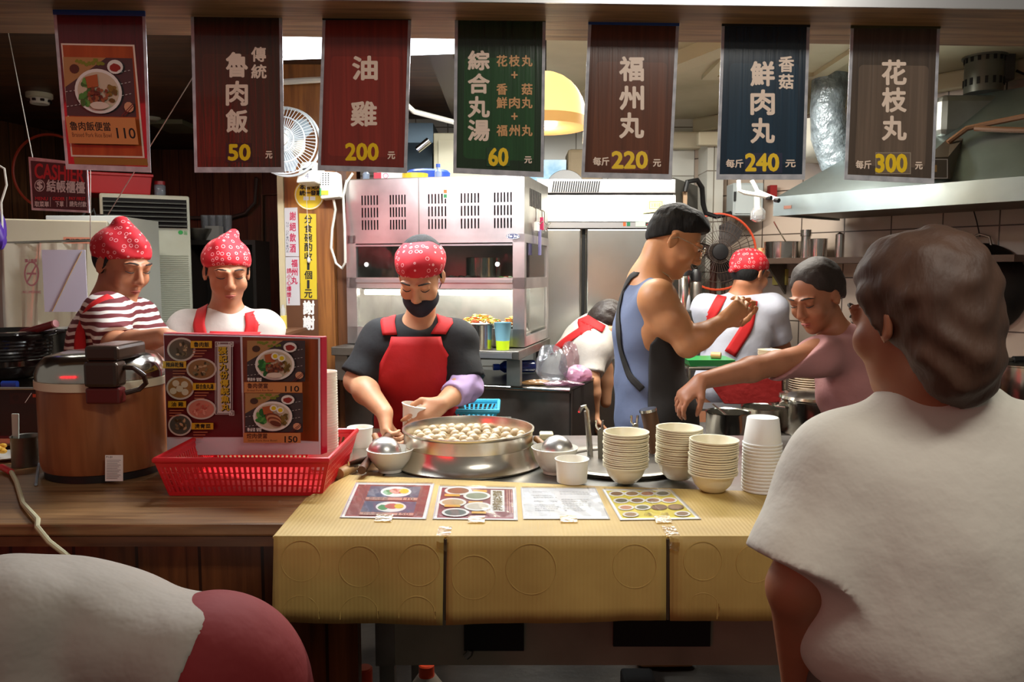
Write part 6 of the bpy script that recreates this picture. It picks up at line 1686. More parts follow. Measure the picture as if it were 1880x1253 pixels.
# steel tray and rolling pin between basket and pot
m = MB(); q = [PZ(641, 862, ZC + .02), PZ(672, 850, ZC + .02), PZ(712, 800, ZC + .02), PZ(655, 797, ZC + .02)]
t = thing('steel_tray', 'shallow steel tray between the red basket and the patterned bowl', 'tray', tuple(q[0]))
m.slab(q, (0, 0, .003)); 
for i in range(4):
    j = (i + 1) % 4; m.slab([q[i], q[j], q[j] + V((0, 0, .022)), q[i] + V((0, 0, .022))], (q[j] - q[i]).cross(V((0, 0, 1))).normalized() * .003)
m.slab([q_ - V((0, 0, .018)) for q_ in q], (0, 0, .017), 0); m.build('pan', steel_s, t)
m = MB(); m.tube([PZ(664, 864, ZC + .03), PZ(690, 828, ZC + .03), PZ(714, 800, ZC + .03)], .012, 10); solo(m, 'wooden_stick', wood('dark_stick', (60, 36, 22), (96, 60, 36), (10, 10, 1), .5), 'dark wooden stick along the right edge of the steel tray', 'stick')
m = MB(); m.tube([PZ(622, 871, ZC + .016), PZ(648, 858, ZC + .016)], .016, 12); solo(m, 'rolling_pin', wood('pale_pin', (150, 114, 70), (190, 150, 100), (10, 10, 1), .5), 'short pale wooden handle beside the corner of the red basket', 'handle piece')
# blue basket behind the pot on a stool
bz = P(870, 757, 3.02).z
c = P(872, 750, 3.05)
t = thing('steel_stool', 'low steel stool hidden behind the pot carrying the blue basket', 'stool', (c.x, 3.08, 0))
m = MB(); m.box((c.x - .05, 2.98, bz - .065), (c.x + .14, 3.2, bz - .05)); m.build('seat', steel_d, t)
for sx in (-.04, .13):
    for sy in (2.99, 3.19): m = MB(); m.tube([(c.x + sx, sy, 0), (c.x + sx, sy, bz - .065)], .01, 8); m.build('leg', steel_d, t)
t = thing('blue_basket', 'sky blue plastic basket behind the right side of the pot', 'basket', (c.x, 3.05, bz - .048))
rpl = mat('basket_blue', (70, 176, 206), .35)
x0, x1 = P(828, 757, 3.0).x, P(900, 757, 3.0).x
z0, z1 = bz - .048, P(870, 733, 3.2).z - .01
c0 = [V((x0, 2.99, z0)), V((x1, 2.99, z0)), V((x1, 3.19, z0)), V((x0, 3.19, z0))]
c1 = [V((x0 - .02, 2.97, z1)), V((x1 + .03, 2.97, z1)), V((x1 + .03, 3.21, z1)), V((x0 - .02, 3.21, z1))]
for i in range(4):
    j = (i + 1) % 4; lattice(c0[i], c0[j], c1[j], c1[i], 10, 3, 'lattice_side')
m = MB(); m.slab(c0, (0, 0, .003)); m.build('floor_panel', rpl, t)
m = MB(); m.tube(c1, .009, 8, closed=True); m.build('rim', rpl, t)

# ------------------------------------------------------------------ far left: black pot, stove, cup with spatula
t = thing('gas_stove', 'black tabletop gas stove at the far left of the counter', 'stove', (P(30, 760, 2.7).x, 2.7, ZC))
xs0, xs1 = P(-90, 740, 2.62).x, P(86, 740, 2.62).x
sz = P(40, 713, 2.62).z
m = MB(); m.box((xs0, 2.3, ZC - .06), (xs1 + .02, 2.98, ZC - .02)); m.build('shelf_board', old_wood, t)
m = MB(); m.box((xs0, 2.62, ZC - .019), (xs1, 2.95, sz)); m.build('stove_body', mat('stove_black', (24, 22, 22), .3), t, bevel=.006)
m = MB(); m.box((xs0, 2.605, sz - .004), (xs1, 2.95, sz + .006)); m.build('steel_top', steel_s, t, bevel=.003)
m = MB(); m.box((xs0, 2.60, ZC + .006), (xs1, 2.62, ZC + .03)); m.build('front_rail', steel_s, t)
A = Art((0, 2.6185, 0), (0, -1, 0)); A.rect(18, 722, 80, 742, mat('stove_panel', (40, 20, 18), .3)); A.oval(29, 731, 6, 6, mat('stove_knob', (14, 14, 14), .4)); A.rect(60, 724, 70, 730, mat('flame_red', (190, 60, 30), .4)); A.line(46, 740, 58, 722, 1.2, paper_w); A.done('control_panel', t)
m = MB(); m.tube([P(4, 705, 2.64), P(32, 705, 2.64)], .01, 8); m.build('blue_knob', mat('stove_blue', (30, 60, 150), .4), t)
bpY = 2.82; bx = P(10, 650, bpY).x; br_ = S(78, bpY); z0 = sz + .008; z1 = P(30, 612, bpY).z
t = thing('black_stew_pot', 'big black ribbed stew pot on the gas stove at the far left', 'pot', (bx, bpY, z0))
pr = [(br_ * .55, 0)]
for k in range(24):
    f = k / 23; pr.append((br_ * (.62 + .36 * math.sin(min(1, f * 1.25) * math.pi / 2)) + .003 * (k % 2), f * (z1 - z0 - .02) + .005))
pr += [(br_ * 1.1, z1 - z0), (br_ * 1.1, z1 - z0 + .01), (br_ * .95, z1 - z0 + .012), (br_ * .9, .05), (0, .03)]
m = MB(); m.lathe(pr, (bx, bpY, z0), 44); m.build('pot_body', mat('pot_black', (18, 14, 14), .2, coat=.5), t)
m = MB(); m.slab([V((bx + br_ * 1.02, bpY - .03, z1 - .012)), V((bx + br_ * 1.35, bpY - .03, z1 + .0)), V((bx + br_ * 1.35, bpY + .03, z1 + .0)), V((bx + br_ * 1.02, bpY + .03, z1 - .012))], (0, 0, .012)); m.build('ear_handle', mat('pot_black', (18, 14, 14), .2), t, bevel=.004)
t = thing('stew_ladle', 'maroon handled ladle lying across the black stew pot', 'ladle', tuple(P(60, 605, 2.76)))
m = MB(); m.tube([P(40, 613, 2.78), P(101, 595, 2.74)], .013, 12); m.build('handle', mat('maroon_handle', (110, 30, 34), .35), t)
m = MB(); m.tube([P(100, 595.4, 2.741), P(103, 594.4, 2.739)], .0135, 12); m.build('end_cap', mat('pink_cap', (190, 130, 130), .4), t)
m = MB(); m.tube([P(-10, 622, 2.80), P(42, 612.6, 2.78)], .006, 8); m.build('stem', steel_s, t)
c = P(103, 640, 2.95); m = MB(); m.lathe([(.075, 0), (.08, .17), (.085, .175), (.078, .172), (.07, .01), (0, .01)], (c.x - .005, 3.08, P(103, 660, 3.0).z - .06), 30); z_ = P(103, 660, 3.0).z - .06
solo(m, 'steel_soup_tub', steel_d, 'steel tub behind the black stew pot near the striped worker', 'tub')
m = MB(); m.box((c.x - .12, 2.99, 0), (c.x + .12, 3.2, z_ - .001)); solo(m, 'tub_stand', MATS['near_black_wood'], 'dark stand under the steel tub at the left', 'stand')
c = PZ(32, 862, ZC); c.y += .05; t = thing('utensil_cup', 'steel cup holding a pale spatula at the far left of the counter', 'cup', (c.x, c.y, ZC))
rr_ = S(26, c.y); hh = P(32, 802, c.y).z - ZC
m = MB(); m.lathe([(rr_, 0), (rr_, hh), (rr_ * 1.04, hh + .002), (rr_ * .96, hh), (rr_ * .94, .008), (0, .008)], (c.x, c.y, ZC + .001), 30); m.build('cup_body', steel_d, t)
t = thing('rice_spatula', 'pale plastic spatula standing in the steel cup at the far left', 'spatula', (c.x, c.y, ZC + .02))
m = MB(); q = [P(22, 812, c.y), P(34, 812, c.y), P(34, 760, c.y), P(20, 760, c.y)]; m.slab(q, (0, .006, 0)); m.build('blade', mat('spatula_pale', (196, 204, 190), .4), t, bevel=.003)
c = P(26, 790, 2.5); c.z = ZC + .001; m = MB(); m.lathe([(.03, 0), (.07, .012), (.072, .014), (.03, .005), (0, .005)], (P(26, 790, 2.48).x, 2.44, c.z), 30); solo(m, 'small_plate', mat('white_glaze', (226, 224, 214), .2), 'small pale plate behind the utensil cup', 'plate')
m = MB()
for k in range(14): m.ell((P(10, 790, 2.48).x + random.uniform(-.02, .03), 2.44 + random.uniform(-.02, .02), ZC + .02 + random.uniform(0, .02)), (.014, .01, .008), 0, 8, 5)
solo(m, 'yellow_garnish', mat('garnish_yellow', (210, 160, 50), .5), 'yellow food heaped on the small pale plate', 'food', kind='stuff')
# the pale cable hanging over the counter front
a = PZ(8, 862, ZC + .012)
yc = 1.755
t = thing('extension_cable', 'pale cable with a red end draped over the wooden counter front', 'cable', tuple(a))
pts = [PZ(20, 866, ZC + .012), PZ(30, 885, ZC + .01), PZ(42, 925, ZC + .01), V((P(52, 950, yc).x, yc + .035, ZC + .012)), P(68, 968, yc), P(90, 995, yc), P(125, 1022, yc), P(165, 1058, yc), P(200, 1090, yc), P(238, 1128, yc), P(290, 1180, yc), P(330, 1253, yc), P(345, 1330, yc)]
m = MB(); m.tube(pts, .006, 8); m.build('cord', mat('pale_cable', (190, 184, 150), .5), t)
m = MB(); m.tube([PZ(3, 858, ZC + .014), PZ(20, 867, ZC + .012)], .009, 10); m.build('red_end', mat('cable_red', (190, 40, 50), .4), t)
m = MB(); m.tube([PZ(88, 835, ZC + .006), PZ(76, 838, ZC + .006), PZ(70, 860, ZC + .006), PZ(66, 890, ZC + .006)], .004, 6); solo(m, 'power_lead', mat('grey_cord', (130, 140, 150), .5), 'thin grey cord on the counter between cup and rice cooker', 'cord')
# ------------------------------------------------------------------ people: smooth bodies grown from blended limbs
class Sdf:
    def __init__(self): self.p = []

    def cap(self, a, b, ra, rb=None, k=.02, flat=False):
        self.p.append(('c', np.array(a, 'f8'), np.array(b, 'f8'), ra, ra if rb is None else rb, k, flat, False)); return self

    def chain(self, pts, rs, k=.02):
        for i in range(len(pts) - 1): self.cap(pts[i], pts[i + 1], rs[i], rs[i + 1], k)
        return self

    def ell(self, c, r, M=None, k=.02, sub=False):
        self.p.append(('e', np.array(c, 'f8'), np.array(r, 'f8'), np.array(M.to_3x3() if M is not None else Matrix.Identity(3), 'f8'), None, k, False, sub)); return self

    def bounds(self, q, pad):
        if q[0] == 'c':
            lo = np.minimum(q[1] - q[3], q[2] - q[4]); hi = np.maximum(q[1] + q[3], q[2] + q[4])
        else:
            r = max(q[2]); lo = q[1] - r; hi = q[1] + r
        return lo - pad, hi + pad

    def mesh(self, h=.006, cuts=(), wob=None, extra=()):
        lo = np.min([self.bounds(q, .0)[0] for q in self.p], 0) - 3 * h; hi = np.max([self.bounds(q, .0)[1] for q in self.p], 0) + 3 * h
        n = np.ceil((hi - lo) / h).astype(int) + 1
        F = np.full(n, .08, 'f4')
        ax = [lo[i] + h * np.arange(n[i]) for i in range(3)]
        for q in list(self.p) + list(extra):
            k = q[5]; b0, b1 = self.bounds(q, k + .035)
            i0 = np.clip(((b0 - lo) / h).astype(int), 0, n); i1 = np.clip(((b1 - lo) / h).astype(int) + 2, 0, n)
            if (i1 <= i0).any(): continue
            X, Y, Z = np.meshgrid(*[ax[i][i0[i]:i1[i]] for i in range(3)], indexing='ij')
            Pn = np.stack([X, Y, Z], -1)
            if q[0] == 'c':
                a, b = q[1], q[2]; ab = b - a; L2 = ab @ ab + 1e-12
                t = ((Pn - a) @ ab) / L2; tc = np.clip(t, 0, 1)
                d = np.linalg.norm(Pn - a - tc[..., None] * ab, axis=-1) - (q[3] + (q[4] - q[3]) * tc)
                if q[6]: d = np.maximum(d, (t - 1) * math.sqrt(L2))
            else:
                l = (Pn - q[1]) @ q[3]
                k0 = np.linalg.norm(l / q[2], axis=-1); k1 = np.linalg.norm(l / q[2] ** 2, axis=-1)
                d = k0 * (k0 - 1) / np.maximum(k1, 1e-6)
            S_ = F[i0[0]:i1[0], i0[1]:i1[1], i0[2]:i1[2]]
            if q[7]:
                hh = np.clip(.5 - .5 * (S_ + d) / k, 0, 1); r = S_ * (1 - hh) - d * hh + k * hh * (1 - hh)
            else:
                hh = np.clip(.5 + .5 * (S_ - d) / k, 0, 1); r = S_ * (1 - hh) + d * hh - k * hh * (1 - hh)
            F[i0[0]:i1[0], i0[1]:i1[1], i0[2]:i1[2]] = r
        if cuts or wob:
            X, Y, Z = np.meshgrid(*ax, indexing='ij')
            if wob:
                a, f = wob
                F += (a * (np.sin(f * X + 2.1 * np.sin(f * .6 * Z)) * np.sin(f * .8 * Z + 1.7 * np.sin(f * .5 * Y)) + .6 * np.sin(1.9 * f * Z + 2 * np.sin(f * X)) * np.sin(1.3 * f * Y))).astype('f4')
            for pt, nn in cuts:
                nn = np.array(V(nn).normalized()); F = np.maximum(F, ((X - pt[0]) * nn[0] + (Y - pt[1]) * nn[1] + (Z - pt[2]) * nn[2]).astype('f4'))
        for s in ((0, slice(None), slice(None)), (-1, slice(None), slice(None)), (slice(None), 0, slice(None)), (slice(None), -1, slice(None)), (slice(None), slice(None), 0), (slice(None), slice(None), -1)):
            F[s] = np.maximum(F[s], .01)
        return nets(F, lo, h)


def nets(F, lo, h):
    s = F < 0
    c = np.zeros(np.array(F.shape) - 1, int)
    cor = [(i, j, k) for i in (0, 1) for j in (0, 1) for k in (0, 1)]
    def at(A, o): return A[o[0]:A.shape[0] - 1 + o[0], o[1]:A.shape[1] - 1 + o[1], o[2]:A.shape[2] - 1 + o[2]]
    for o in cor: c += at(s, o)
    act = (c > 0) & (c < 8)
    idx = np.full(act.shape, -1, int); ii = np.argwhere(act); idx[act] = np.arange(len(ii))
    sm = np.zeros((len(ii), 3)); ct = np.zeros(len(ii))
    for a in cor:
        for d in range(3):
            if a[d]: continue
            b = list(a); b[d] = 1
            fa = F[ii[:, 0] + a[0], ii[:, 1] + a[1], ii[:, 2] + a[2]]; fb = F[ii[:, 0] + b[0], ii[:, 1] + b[1], ii[:, 2] + b[2]]
            m = (fa < 0) != (fb < 0)
            t = np.where(m, fa / np.where(m, fa - fb, 1), 0)
            p = np.array(a, float)[None, :].repeat(len(ii), 0); p[:, d] += t
            sm[m] += p[m]; ct += m
    vs = lo + h * (ii + sm / np.maximum(ct, 1)[:, None])
    fs = []
    for d in range(3):
        sl0 = [slice(1, -1)] * 3; sl0[d] = slice(0, -1); sl1 = [slice(1, -1)] * 3; sl1[d] = slice(1, None)
        A, B = s[tuple(sl0)], s[tuple(sl1)]
        e = np.argwhere(A != B); 
        if not len(e): continue
        off = np.array([1, 1, 1]); off[d] = 0; e = e + off
        u, v = [x for x in range(3) if x != d]
        q = []
        for du, dv in ((-1, -1), (0, -1), (0, 0), (-1, 0)):
            w = e.copy(); w[:, u] += du; w[:, v] += dv; q.append(idx[w[:, 0], w[:, 1], w[:, 2]])
        q = np.stack(q, 1); fl = s[e[:, 0], e[:, 1], e[:, 2]]
        if d == 1: fl = ~fl
        q[~fl] = q[~fl][:, ::-1]
        fs.append(q[(q >= 0).all(1)])
    return vs, np.concatenate(fs)


def smesh(name, data, m, parent, smooth_it=0):
    vs, fs = data
    if smooth_it:
        e = np.concatenate([fs[:, [0, 1]], fs[:, [1, 2]], fs[:, [2, 3]], fs[:, [3, 0]]])
        for _ in range(smooth_it):
            acc = np.zeros_like(vs); cn = np.zeros(len(vs))
            np.add.at(acc, e[:, 0], vs[e[:, 1]]); np.add.at(acc, e[:, 1], vs[e[:, 0]]); np.add.at(cn, e[:, 0], 1); np.add.at(cn, e[:, 1], 1)
            vs = .5 * vs + .5 * acc / np.maximum(cn, 1)[:, None]
    org = np.array(parent['_org']) if parent is not None else np.zeros(3)
    me = bpy.data.meshes.new(name)
    me.from_pydata((vs - org).tolist(), [], fs.tolist())
    me.materials.append(m)
    me.polygons.foreach_set('use_smooth', [True] * len(me.polygons))
    me.update()
    o = bpy.data.objects.new(name, me); C.objects.link(o)
    o['_org'] = tuple(org)
    if parent is not None: o.parent = parent
    return o


def frame(o, fwd, up):
    f = V(fwd).normalized(); r = f.cross(V(up)).normalized(); u = r.cross(f)
    return Matrix(((r.x, f.x, u.x, o[0]), (r.y, f.y, u.y, o[1]), (r.z, f.z, u.z, o[2]), (0, 0, 0, 1)))


def head(S_, M, s=1.0, ears=True, mouth=True, lids=True):
    """adds a head to the body field; local axes x = its right, y = where it looks, z = up, metres at s = 1"""
    R3 = M.to_3x3()
    def e(c, r, k=.012, rot=None, sub=False): S_.ell(M @ (V(c) * s), [x * s for x in r], R3 @ rot if rot is not None else R3, k * s, sub)
    def c_(a, b, ra, rb, k=.008): S_.cap(M @ (V(a) * s), M @ (V(b) * s), ra * s, rb * s, k * s)
    e((0, -.018, .04), (.076, .094, .082), .02)
    e((0, .022, -.025), (.064, .070, .088), .02)
    e((0, .034, -.082), (.046, .046, .034), .02)
    e((0, .064, -.102), (.022, .020, .017), .014)
    for x in (-1, 1):
        e((x * .040, .058, -.030), (.026, .024, .028), .014)
        e((x * .033, .098, .016), (.019, .018, .012), .008, sub=True)
        c_((x * .014, .090, .028), (x * .048, .076, .028), .009, .008, .01)
        if lids:
            e((x * .032, .078, .012), (.0165, .013, .0125), .003)
        e((x * .012, .099, -.033), (.0085, .010, .0075), .005)
        if ears:
            e((x * .078, -.010, -.008), (.007, .019, .031), .006, Matrix.Rotation(x * .3, 3, 'Z'))
            e((x * .084, -.006, -.006), (.004, .010, .018), .003, Matrix.Rotation(x * .3, 3, 'Z'), sub=True)
    c_((0, .088, .018), (0, .108, -.026), .008, .0125, .01)
    if mouth:
        c_((-.018, .084, -.062), (0, .092, -.060), .005, .0062, .004); c_((.018, .084, -.062), (0, .092, -.060), .005, .0062, .004)
        c_((-.014, .083, -.072), (.014, .083, -.072), .0058, .0058, .004)
    return M


def hand(S_, w, d, n, side, curl=(.5, .6, .7, .8), thumb=.5, s=1.0, spread=.06):
    """w wrist, d towards the fingers, n the way the palm faces, side +1/-1 where the thumb sits along d x n"""
    d = V(d).normalized(); n = (V(n) - d * V(n).dot(d)).normalized(); x = d.cross(n) * side
    w = V(w)
    kn = []
    for i, (o, l) in enumerate(((.030, .086), (.010, .090), (-.011, .086), (-.030, .078))):
        b = w + x * o * .55 * s + d * .012 * s; kk = w + x * o * s + d * l * s
        S_.cap(b, kk, .0145 * s, .0115 * s, .012); kn.append(kk)
    S_.cap(w + d * .02 * s, w + d * .07 * s, .022 * s, .02 * s, .02)
    for i, (kk, L) in enumerate(zip(kn, (.070, .078, .073, .058))):
        a = curl[i] * .8; p = kk; sp = (1.5 - i) * spread
        for f_, r0, r1 in ((.45, .0098, .0088), (.31, .0088, .0082), (.24, .0082, .0068)):
            dd = (d + x * sp) .normalized() * math.cos(a) + n * math.sin(a); q = p + dd * (L * f_ * s)
            S_.cap(p, q, r0 * s, r1 * s, .0035); p = q; a += curl[i] * .9
    b = w + d * .022 * s + x * .022 * s; t1 = b + (x * .75 + d * .65 + n * .35).normalized() * .042 * s
    S_.cap(b, t1, .017 * s, .0125 * s, .012); t2 = t1 + (x * (.5 - thumb * .6) + d * .8 + n * (.2 + thumb * .7)).normalized() * .034 * s
    S_.cap(t1, t2, .0118 * s, .0105 * s, .004); t3 = t2 + (x * (.2 - thumb * .6) + d * .85 + n * (.2 + thumb)).normalized() * .026 * s
    S_.cap(t2, t3, .0105 * s, .008 * s, .004)


def skin(name, rgb):
    return mat(name, rgb, .5, sss=.12, noise=(14, [v * .93 for v in rgb]), bmp=(160, .08, .002))

black_hair = mat('black_hair', (10, 9, 10), .85, bmp=(60, .6, .01), stretch=(1, 1, .2))
brow_m = mat('eyebrow_hair', (34, 24, 20), .6)
lash_m = mat('lash_line', (24, 16, 14), .5)
eye_w = mat('eye_white', (220, 214, 206), .25); iris_m = mat('iris_brown', (40, 24, 16), .2)
lip_m = mat('lip_tone', (168, 92, 82), .4)
red_cloth_m = mat('apron_red_cloth', (190, 14, 18), .75, bmp=(30, .25, .006), noise=(3, (168, 10, 14)))
bandana = bandana_mat()


def eyes(M, s, t, look='down', brow=True):
    L = lambda c: M @ (V(c) * s)
    for x in (-1, 1):
        if look == 'open':
            m = MB(); m.ell(L((x * .032, .0815, .011)), (.0125 * s, .0125 * s, .0075 * s), 0, 14, 10, M.to_3x3()); m.build('eye', eye_w, t)
            m = MB(); m.ell(L((x * .032, .0905, .0095)), (.0058 * s, .0045 * s, .006 * s), 0, 12, 8, M.to_3x3()); m.build('iris', iris_m, t)
        zl = .004 if look == 'down' else .016
        m = MB(); m.tube([L((x * .017, .0865, zl)), L((x * .025, .0915, zl - .0025 if look == 'down' else zl + .003)), L((x * .034, .0925, zl - .003 if look == 'down' else zl + .004)), L((x * .043, .0875, zl - .001)), L((x * .0485, .081, zl + .001))], [.0008, .0018, .002, .0016, .0008], 6); m.build('eyelash', lash_m, t)
        if brow:
            m = MB(); m.tube([L((x * .014, .0985, .034)), L((x * .028, .0975, .0375)), L((x * .042, .0885, .0365)), L((x * .054, .076, .029))], [.0022, .0034, .003, .001], 6); m.build('eyebrow', brow_m, t)


def cloth_sheet(name, m, t, bvh, grid, proj, off=.008, thick=.004):
    """a cloth panel laid over the body: grid of points pushed along proj onto the surface"""
    proj = V(proj).normalized(); org = V(t['_org'])
    ny, nx = len(grid), len(grid[0]); pts = []
    for row in grid:
        for p in row:
            h_, nn, i, d = bvh.ray_cast(V(p) - proj * .6, proj)
            pts.append((h_ - proj * off) if h_ is not None else None)
    fs = []
    for j in range(ny - 1):
        for i in range(nx - 1):
            f = (j * nx + i, j * nx + i + 1, (j + 1) * nx + i + 1, (j + 1) * nx + i)
            if any(pts[k] is None for k in f): continue
            if max(abs((pts[a] - pts[b]).dot(proj)) for a in f for b in f) > .075: continue
            fs.append(f)
    used = sorted({k for f in fs for k in f}); ix = {k: i for i, k in enumerate(used)}
    mb = MB(); mb.add([pts[k] for k in used], [tuple(ix[k] for k in f) for f in fs], 0, True)
    return mb.build(name, m, t, solid=thick)


def ribbon(name, m, t, bvh, pts, w, off=.006, thick=.003):
    q = []
    for i in range(len(pts) - 1):
        for j in range(7): q.append(V(pts[i]).lerp(V(pts[i + 1]), j / 7))
    q.append(V(pts[-1])); out = []; nr = []
    for p in q:
        d = (p - CAM).normalized(); h_, nn, i, dd = bvh.ray_cast(CAM, d)
        if h_ is None: h_, nn, i, dd = bvh.find_nearest(p)
        out.append(h_); nr.append(nn)
    for _ in range(3):
        out = [out[0]] + [(out[i - 1] + out[i] * 2 + out[i + 1]) / 4 for i in range(1, len(out) - 1)] + [out[-1]]
        nr = [nr[0]] + [(nr[i - 1] + nr[i] * 2 + nr[i + 1]).normalized() for i in range(1, len(nr) - 1)] + [nr[-1]]
    g = []
    for i, p in enumerate(out):
        d = (out[min(i + 1, len(out) - 1)] - out[max(i - 1, 0)]).normalized(); x = d.cross(nr[i]).normalized()
        for u in (-1, -.5, 0, .5, 1):
            e = p + x * w * u; h_, nn, k, dd = bvh.find_nearest(e); e = h_ if h_ is not None and dd < .03 else e
            g.append(e + (nn if nn is not None else nr[i]) * off)
    n = len(out); mb = MB(); mb.add(g, [(j * 5 + i, j * 5 + i + 1, (j + 1) * 5 + i + 1, (j + 1) * 5 + i) for j in range(n - 1) for i in range(4)], 0, True)
    return mb.build(name, m, t, solid=thick)


from mathutils.bvhtree import BVHTree
def bvh_of(*datas):
    vs = []; fs = []
    for v, f in datas:
        b = len(vs); vs += v.tolist(); fs += (f + b).tolist()
    return BVHTree.FromPolygons(vs, fs)


def legs(S_, hips, foot_z=0., spread=.09, r=(.085, .06, .045), yaw=0, lean=(0, 0)):
    c, s_ = math.cos(yaw), math.sin(yaw)
    for x in (-1, 1):
        h_ = V(hips) + V((c * spread * x, s_ * spread * x, 0)); kx = V((h_.x + lean[0] * .5, h_.y + lean[1] * .5, foot_z + .48)); an = V((h_.x + lean[0], h_.y + lean[1], foot_z + .09))
        S_.cap(h_, kx, r[0], r[1], .03); S_.cap(kx, an, r[1], r[2], .02)
        f_ = V((-s_, c, 0)); S_.cap(an - V((0, 0, .055)) - f_ * .03, an - V((0, 0, .06)) + f_ * .14, .034, .028, .02)


def band_shape(M, s, k=.012):
    B = Sdf(); R3 = M.to_3x3()
    B.ell(M @ (V((0, -.02, .050)) * s), [.089 * s, .104 * s, .078 * s], R3, .02)
    B.ell(M @ (V((0, -.055, .035)) * s), [.082 * s, .072 * s, .066 * s], R3, .02)
    return B


SK_W = skin('skin_warm', (206, 150, 112)); SK_M = skin('skin_tan', (196, 138, 92)); SK_D = skin('skin_brown', (170, 112, 80))

# ================================================================== woman in black shirt and red apron at the pot
def woman():
    Y = 2.98
    hc = P(772, 507, 2.86)
    t = thing('person', 'person in a black shirt, red apron and dark mask behind the pot, holding a bowl', 'person', (P(765, 700, Y).x, Y, 0))
    s = 1.0
    M = frame(hc, V((-.10, -.80, -.62)), V((-.04, -.62, .80)))
    S_ = Sdf(); head(S_, M, s, mouth=True)
    nk = P(768, 592, 2.95); sl, sr = P(700, 626, 2.98), P(838, 626, 2.98)
    S_.cap(M @ V((0, -.03, -.06)), nk + V((0, .03, -.02)), .05, .056, .02)
    chest = P(766, 665, 3.0); hip = V((chest.x, 3.06, .93))
    S_.ell(chest, (.17, .105, .17), k=.04); S_.ell(V((chest.x, 3.02, 1.08)), (.165, .115, .16), k=.04); S_.ell(hip, (.17, .115, .13), k=.04)
    S_.cap(sl, sr, .062, .062, .04); S_.cap(nk + V((0, .04, -.03)), chest, .06, .1, .04)
    el, wl = P(655, 700, 2.92), P(706, 757, 2.72)
    er, wr = P(858, 705, 2.92), P(811, 742, 2.76)
    for a, b, c in ((sl, el, wl), (sr, er, wr)):
        S_.cap(a, b, .058, .046, .03); S_.cap(b, b.lerp(c, .35), .045, .046, .02); S_.cap(b.lerp(c, .35), c, .046, .029, .02)
    hand(S_, wl, V((.15, -.45, -.75)), V((.75, -.2, -.35)), -1, (.75, .8, .85, .9), .8, .98)
    bowl_c_ = P(762, 765, 2.76)
    hand(S_, wr, V((-.62, -.35, -.42)), V((-.35, .45, -.3)), -1, (.35, .4, .45, .5), .55, .98)
    legs(S_, hip - V((0, 0, .06)))
    body = S_.mesh(.0052); smesh('body', body, SK_W, t, 1)
    # black shirt
    T = Sdf(); o_ = .013
    T.ell(chest, (.17 + o_, .105 + o_ + .012, .17 + o_), k=.05); T.ell(V((chest.x, 3.02, 1.08)), (.168 + o_, .117 + o_, .16), k=.05); T.ell(hip, (.172 + o_, .118 + o_, .13), k=.05)
    T.cap(sl, sr, .066 + o_, .066 + o_, .05); T.cap(nk + V((0, .045, -.035)), chest, .07, .11, .04)
    for a, b in ((sl, el), (sr, er)): T.cap(a, a.lerp(b, .92), .054 + o_, .058 + o_, .04, flat=True)
    T.ell(nk + V((0, -.035, .05)), (.074, .08, .078), k=.012, sub=True)
    neck_cut = (nk + V((0, 0, .06)), V((0, -.2, 1)))
    shirt = T.mesh(.0065, [neck_cut], (.003, 26)); smesh('shirt', shirt, mat('black_shirt', (19, 19, 21), .85, bmp=(50, .3, .004)), t, 1)
    TT = Sdf(); TT.p = [q for q in T.p[:5]]; bv = bvh_of(TT.mesh(.009))
    # apron: bib, skirt and straps
    g = []
    for j in range(15):
        v = j / 14; z = P(760, 618, 2.9).z + (.80 - P(760, 618, 2.9).z) * v
        w = .09 + .10 * min(1, max(0, (v - .05) / .45)) ** .9 + .02 * v
        cx = P(765, 640, 2.9).x
        g.append([V((cx + w * u, 2.9, z)) for u in np.linspace(-1, 1, 15)])
    cloth_sheet('apron', red_cloth_m, t, bv, g, (0, 1, 0), .008)
    for (x0, y0), (x1, y1), (x2, y2), nm in (((718, 620), (711, 590), (708, 556), 'l'), ((806, 618), (818, 592), (812, 566), 'r')):
        g = []
        for j in range(11):
            v = j / 10
            a = (x0 + (x1 - x0) * v * 2, y0 + (y1 - y0) * v * 2) if v < .5 else (x1 + (x2 - x1) * (v - .5) * 2, y1 + (y2 - y1) * (v - .5) * 2)
            c = P(a[0], a[1], 2.92); g.append([c + V((.027 * u, 0, 0)) for u in (-1, -.5, 0, .5, 1)])
        cloth_sheet('apron_strap', red_cloth_m, t, bv, g, V((0, .93, -.36)), .007)
    # bandana
    B = band_shape(M, s); B.cap(M @ (V((.072, -.04, .05)) * s), M @ (V((.092, -.06, -.01)) * s), .018, .006, .02)
    cut = (M @ (V((0, .08, .052)) * s), M.to_3x3() @ V((0, .42, -.9)))
    smesh('bandana', B.mesh(.0055, [cut], (.0018, 42)), bandana, t, 1)
    H = Sdf(); H.ell(M @ (V((0, -.05, .04)) * s), [.083 * s, .078 * s, .09 * s], M.to_3x3(), .02); H.ell(M @ (V((0, -.10, .06)) * s), [.04 * s, .04 * s, .04 * s], M.to_3x3(), .02)
    for x in (-1, 1): H.cap(M @ (V((x * .074, .012, .04)) * s), M @ (V((x * .076, .0, -.012)) * s), .008, .004, .01)
    smesh('hair', H.mesh(.0055), black_hair, t, 1)
    # mask under the nose
    K = Sdf(); R3 = M.to_3x3()
    K.ell(M @ (V((0, .036, -.070)) * s), [.066 * s, .072 * s, .050 * s], R3, .02); K.ell(M @ (V((0, .066, -.095)) * s), [.036 * s, .034 * s, .034 * s], R3, .02); K.ell(M @ (V((0, .082, -.064)) * s), [.03 * s, .026 * s, .022 * s], R3, .02)
    cuts = [(M @ (V((0, .07, -.040)) * s), R3 @ V((0, .05, 1))), (M @ (V((0, -.012, 0)) * s), R3 @ V((0, -1, 0)))]
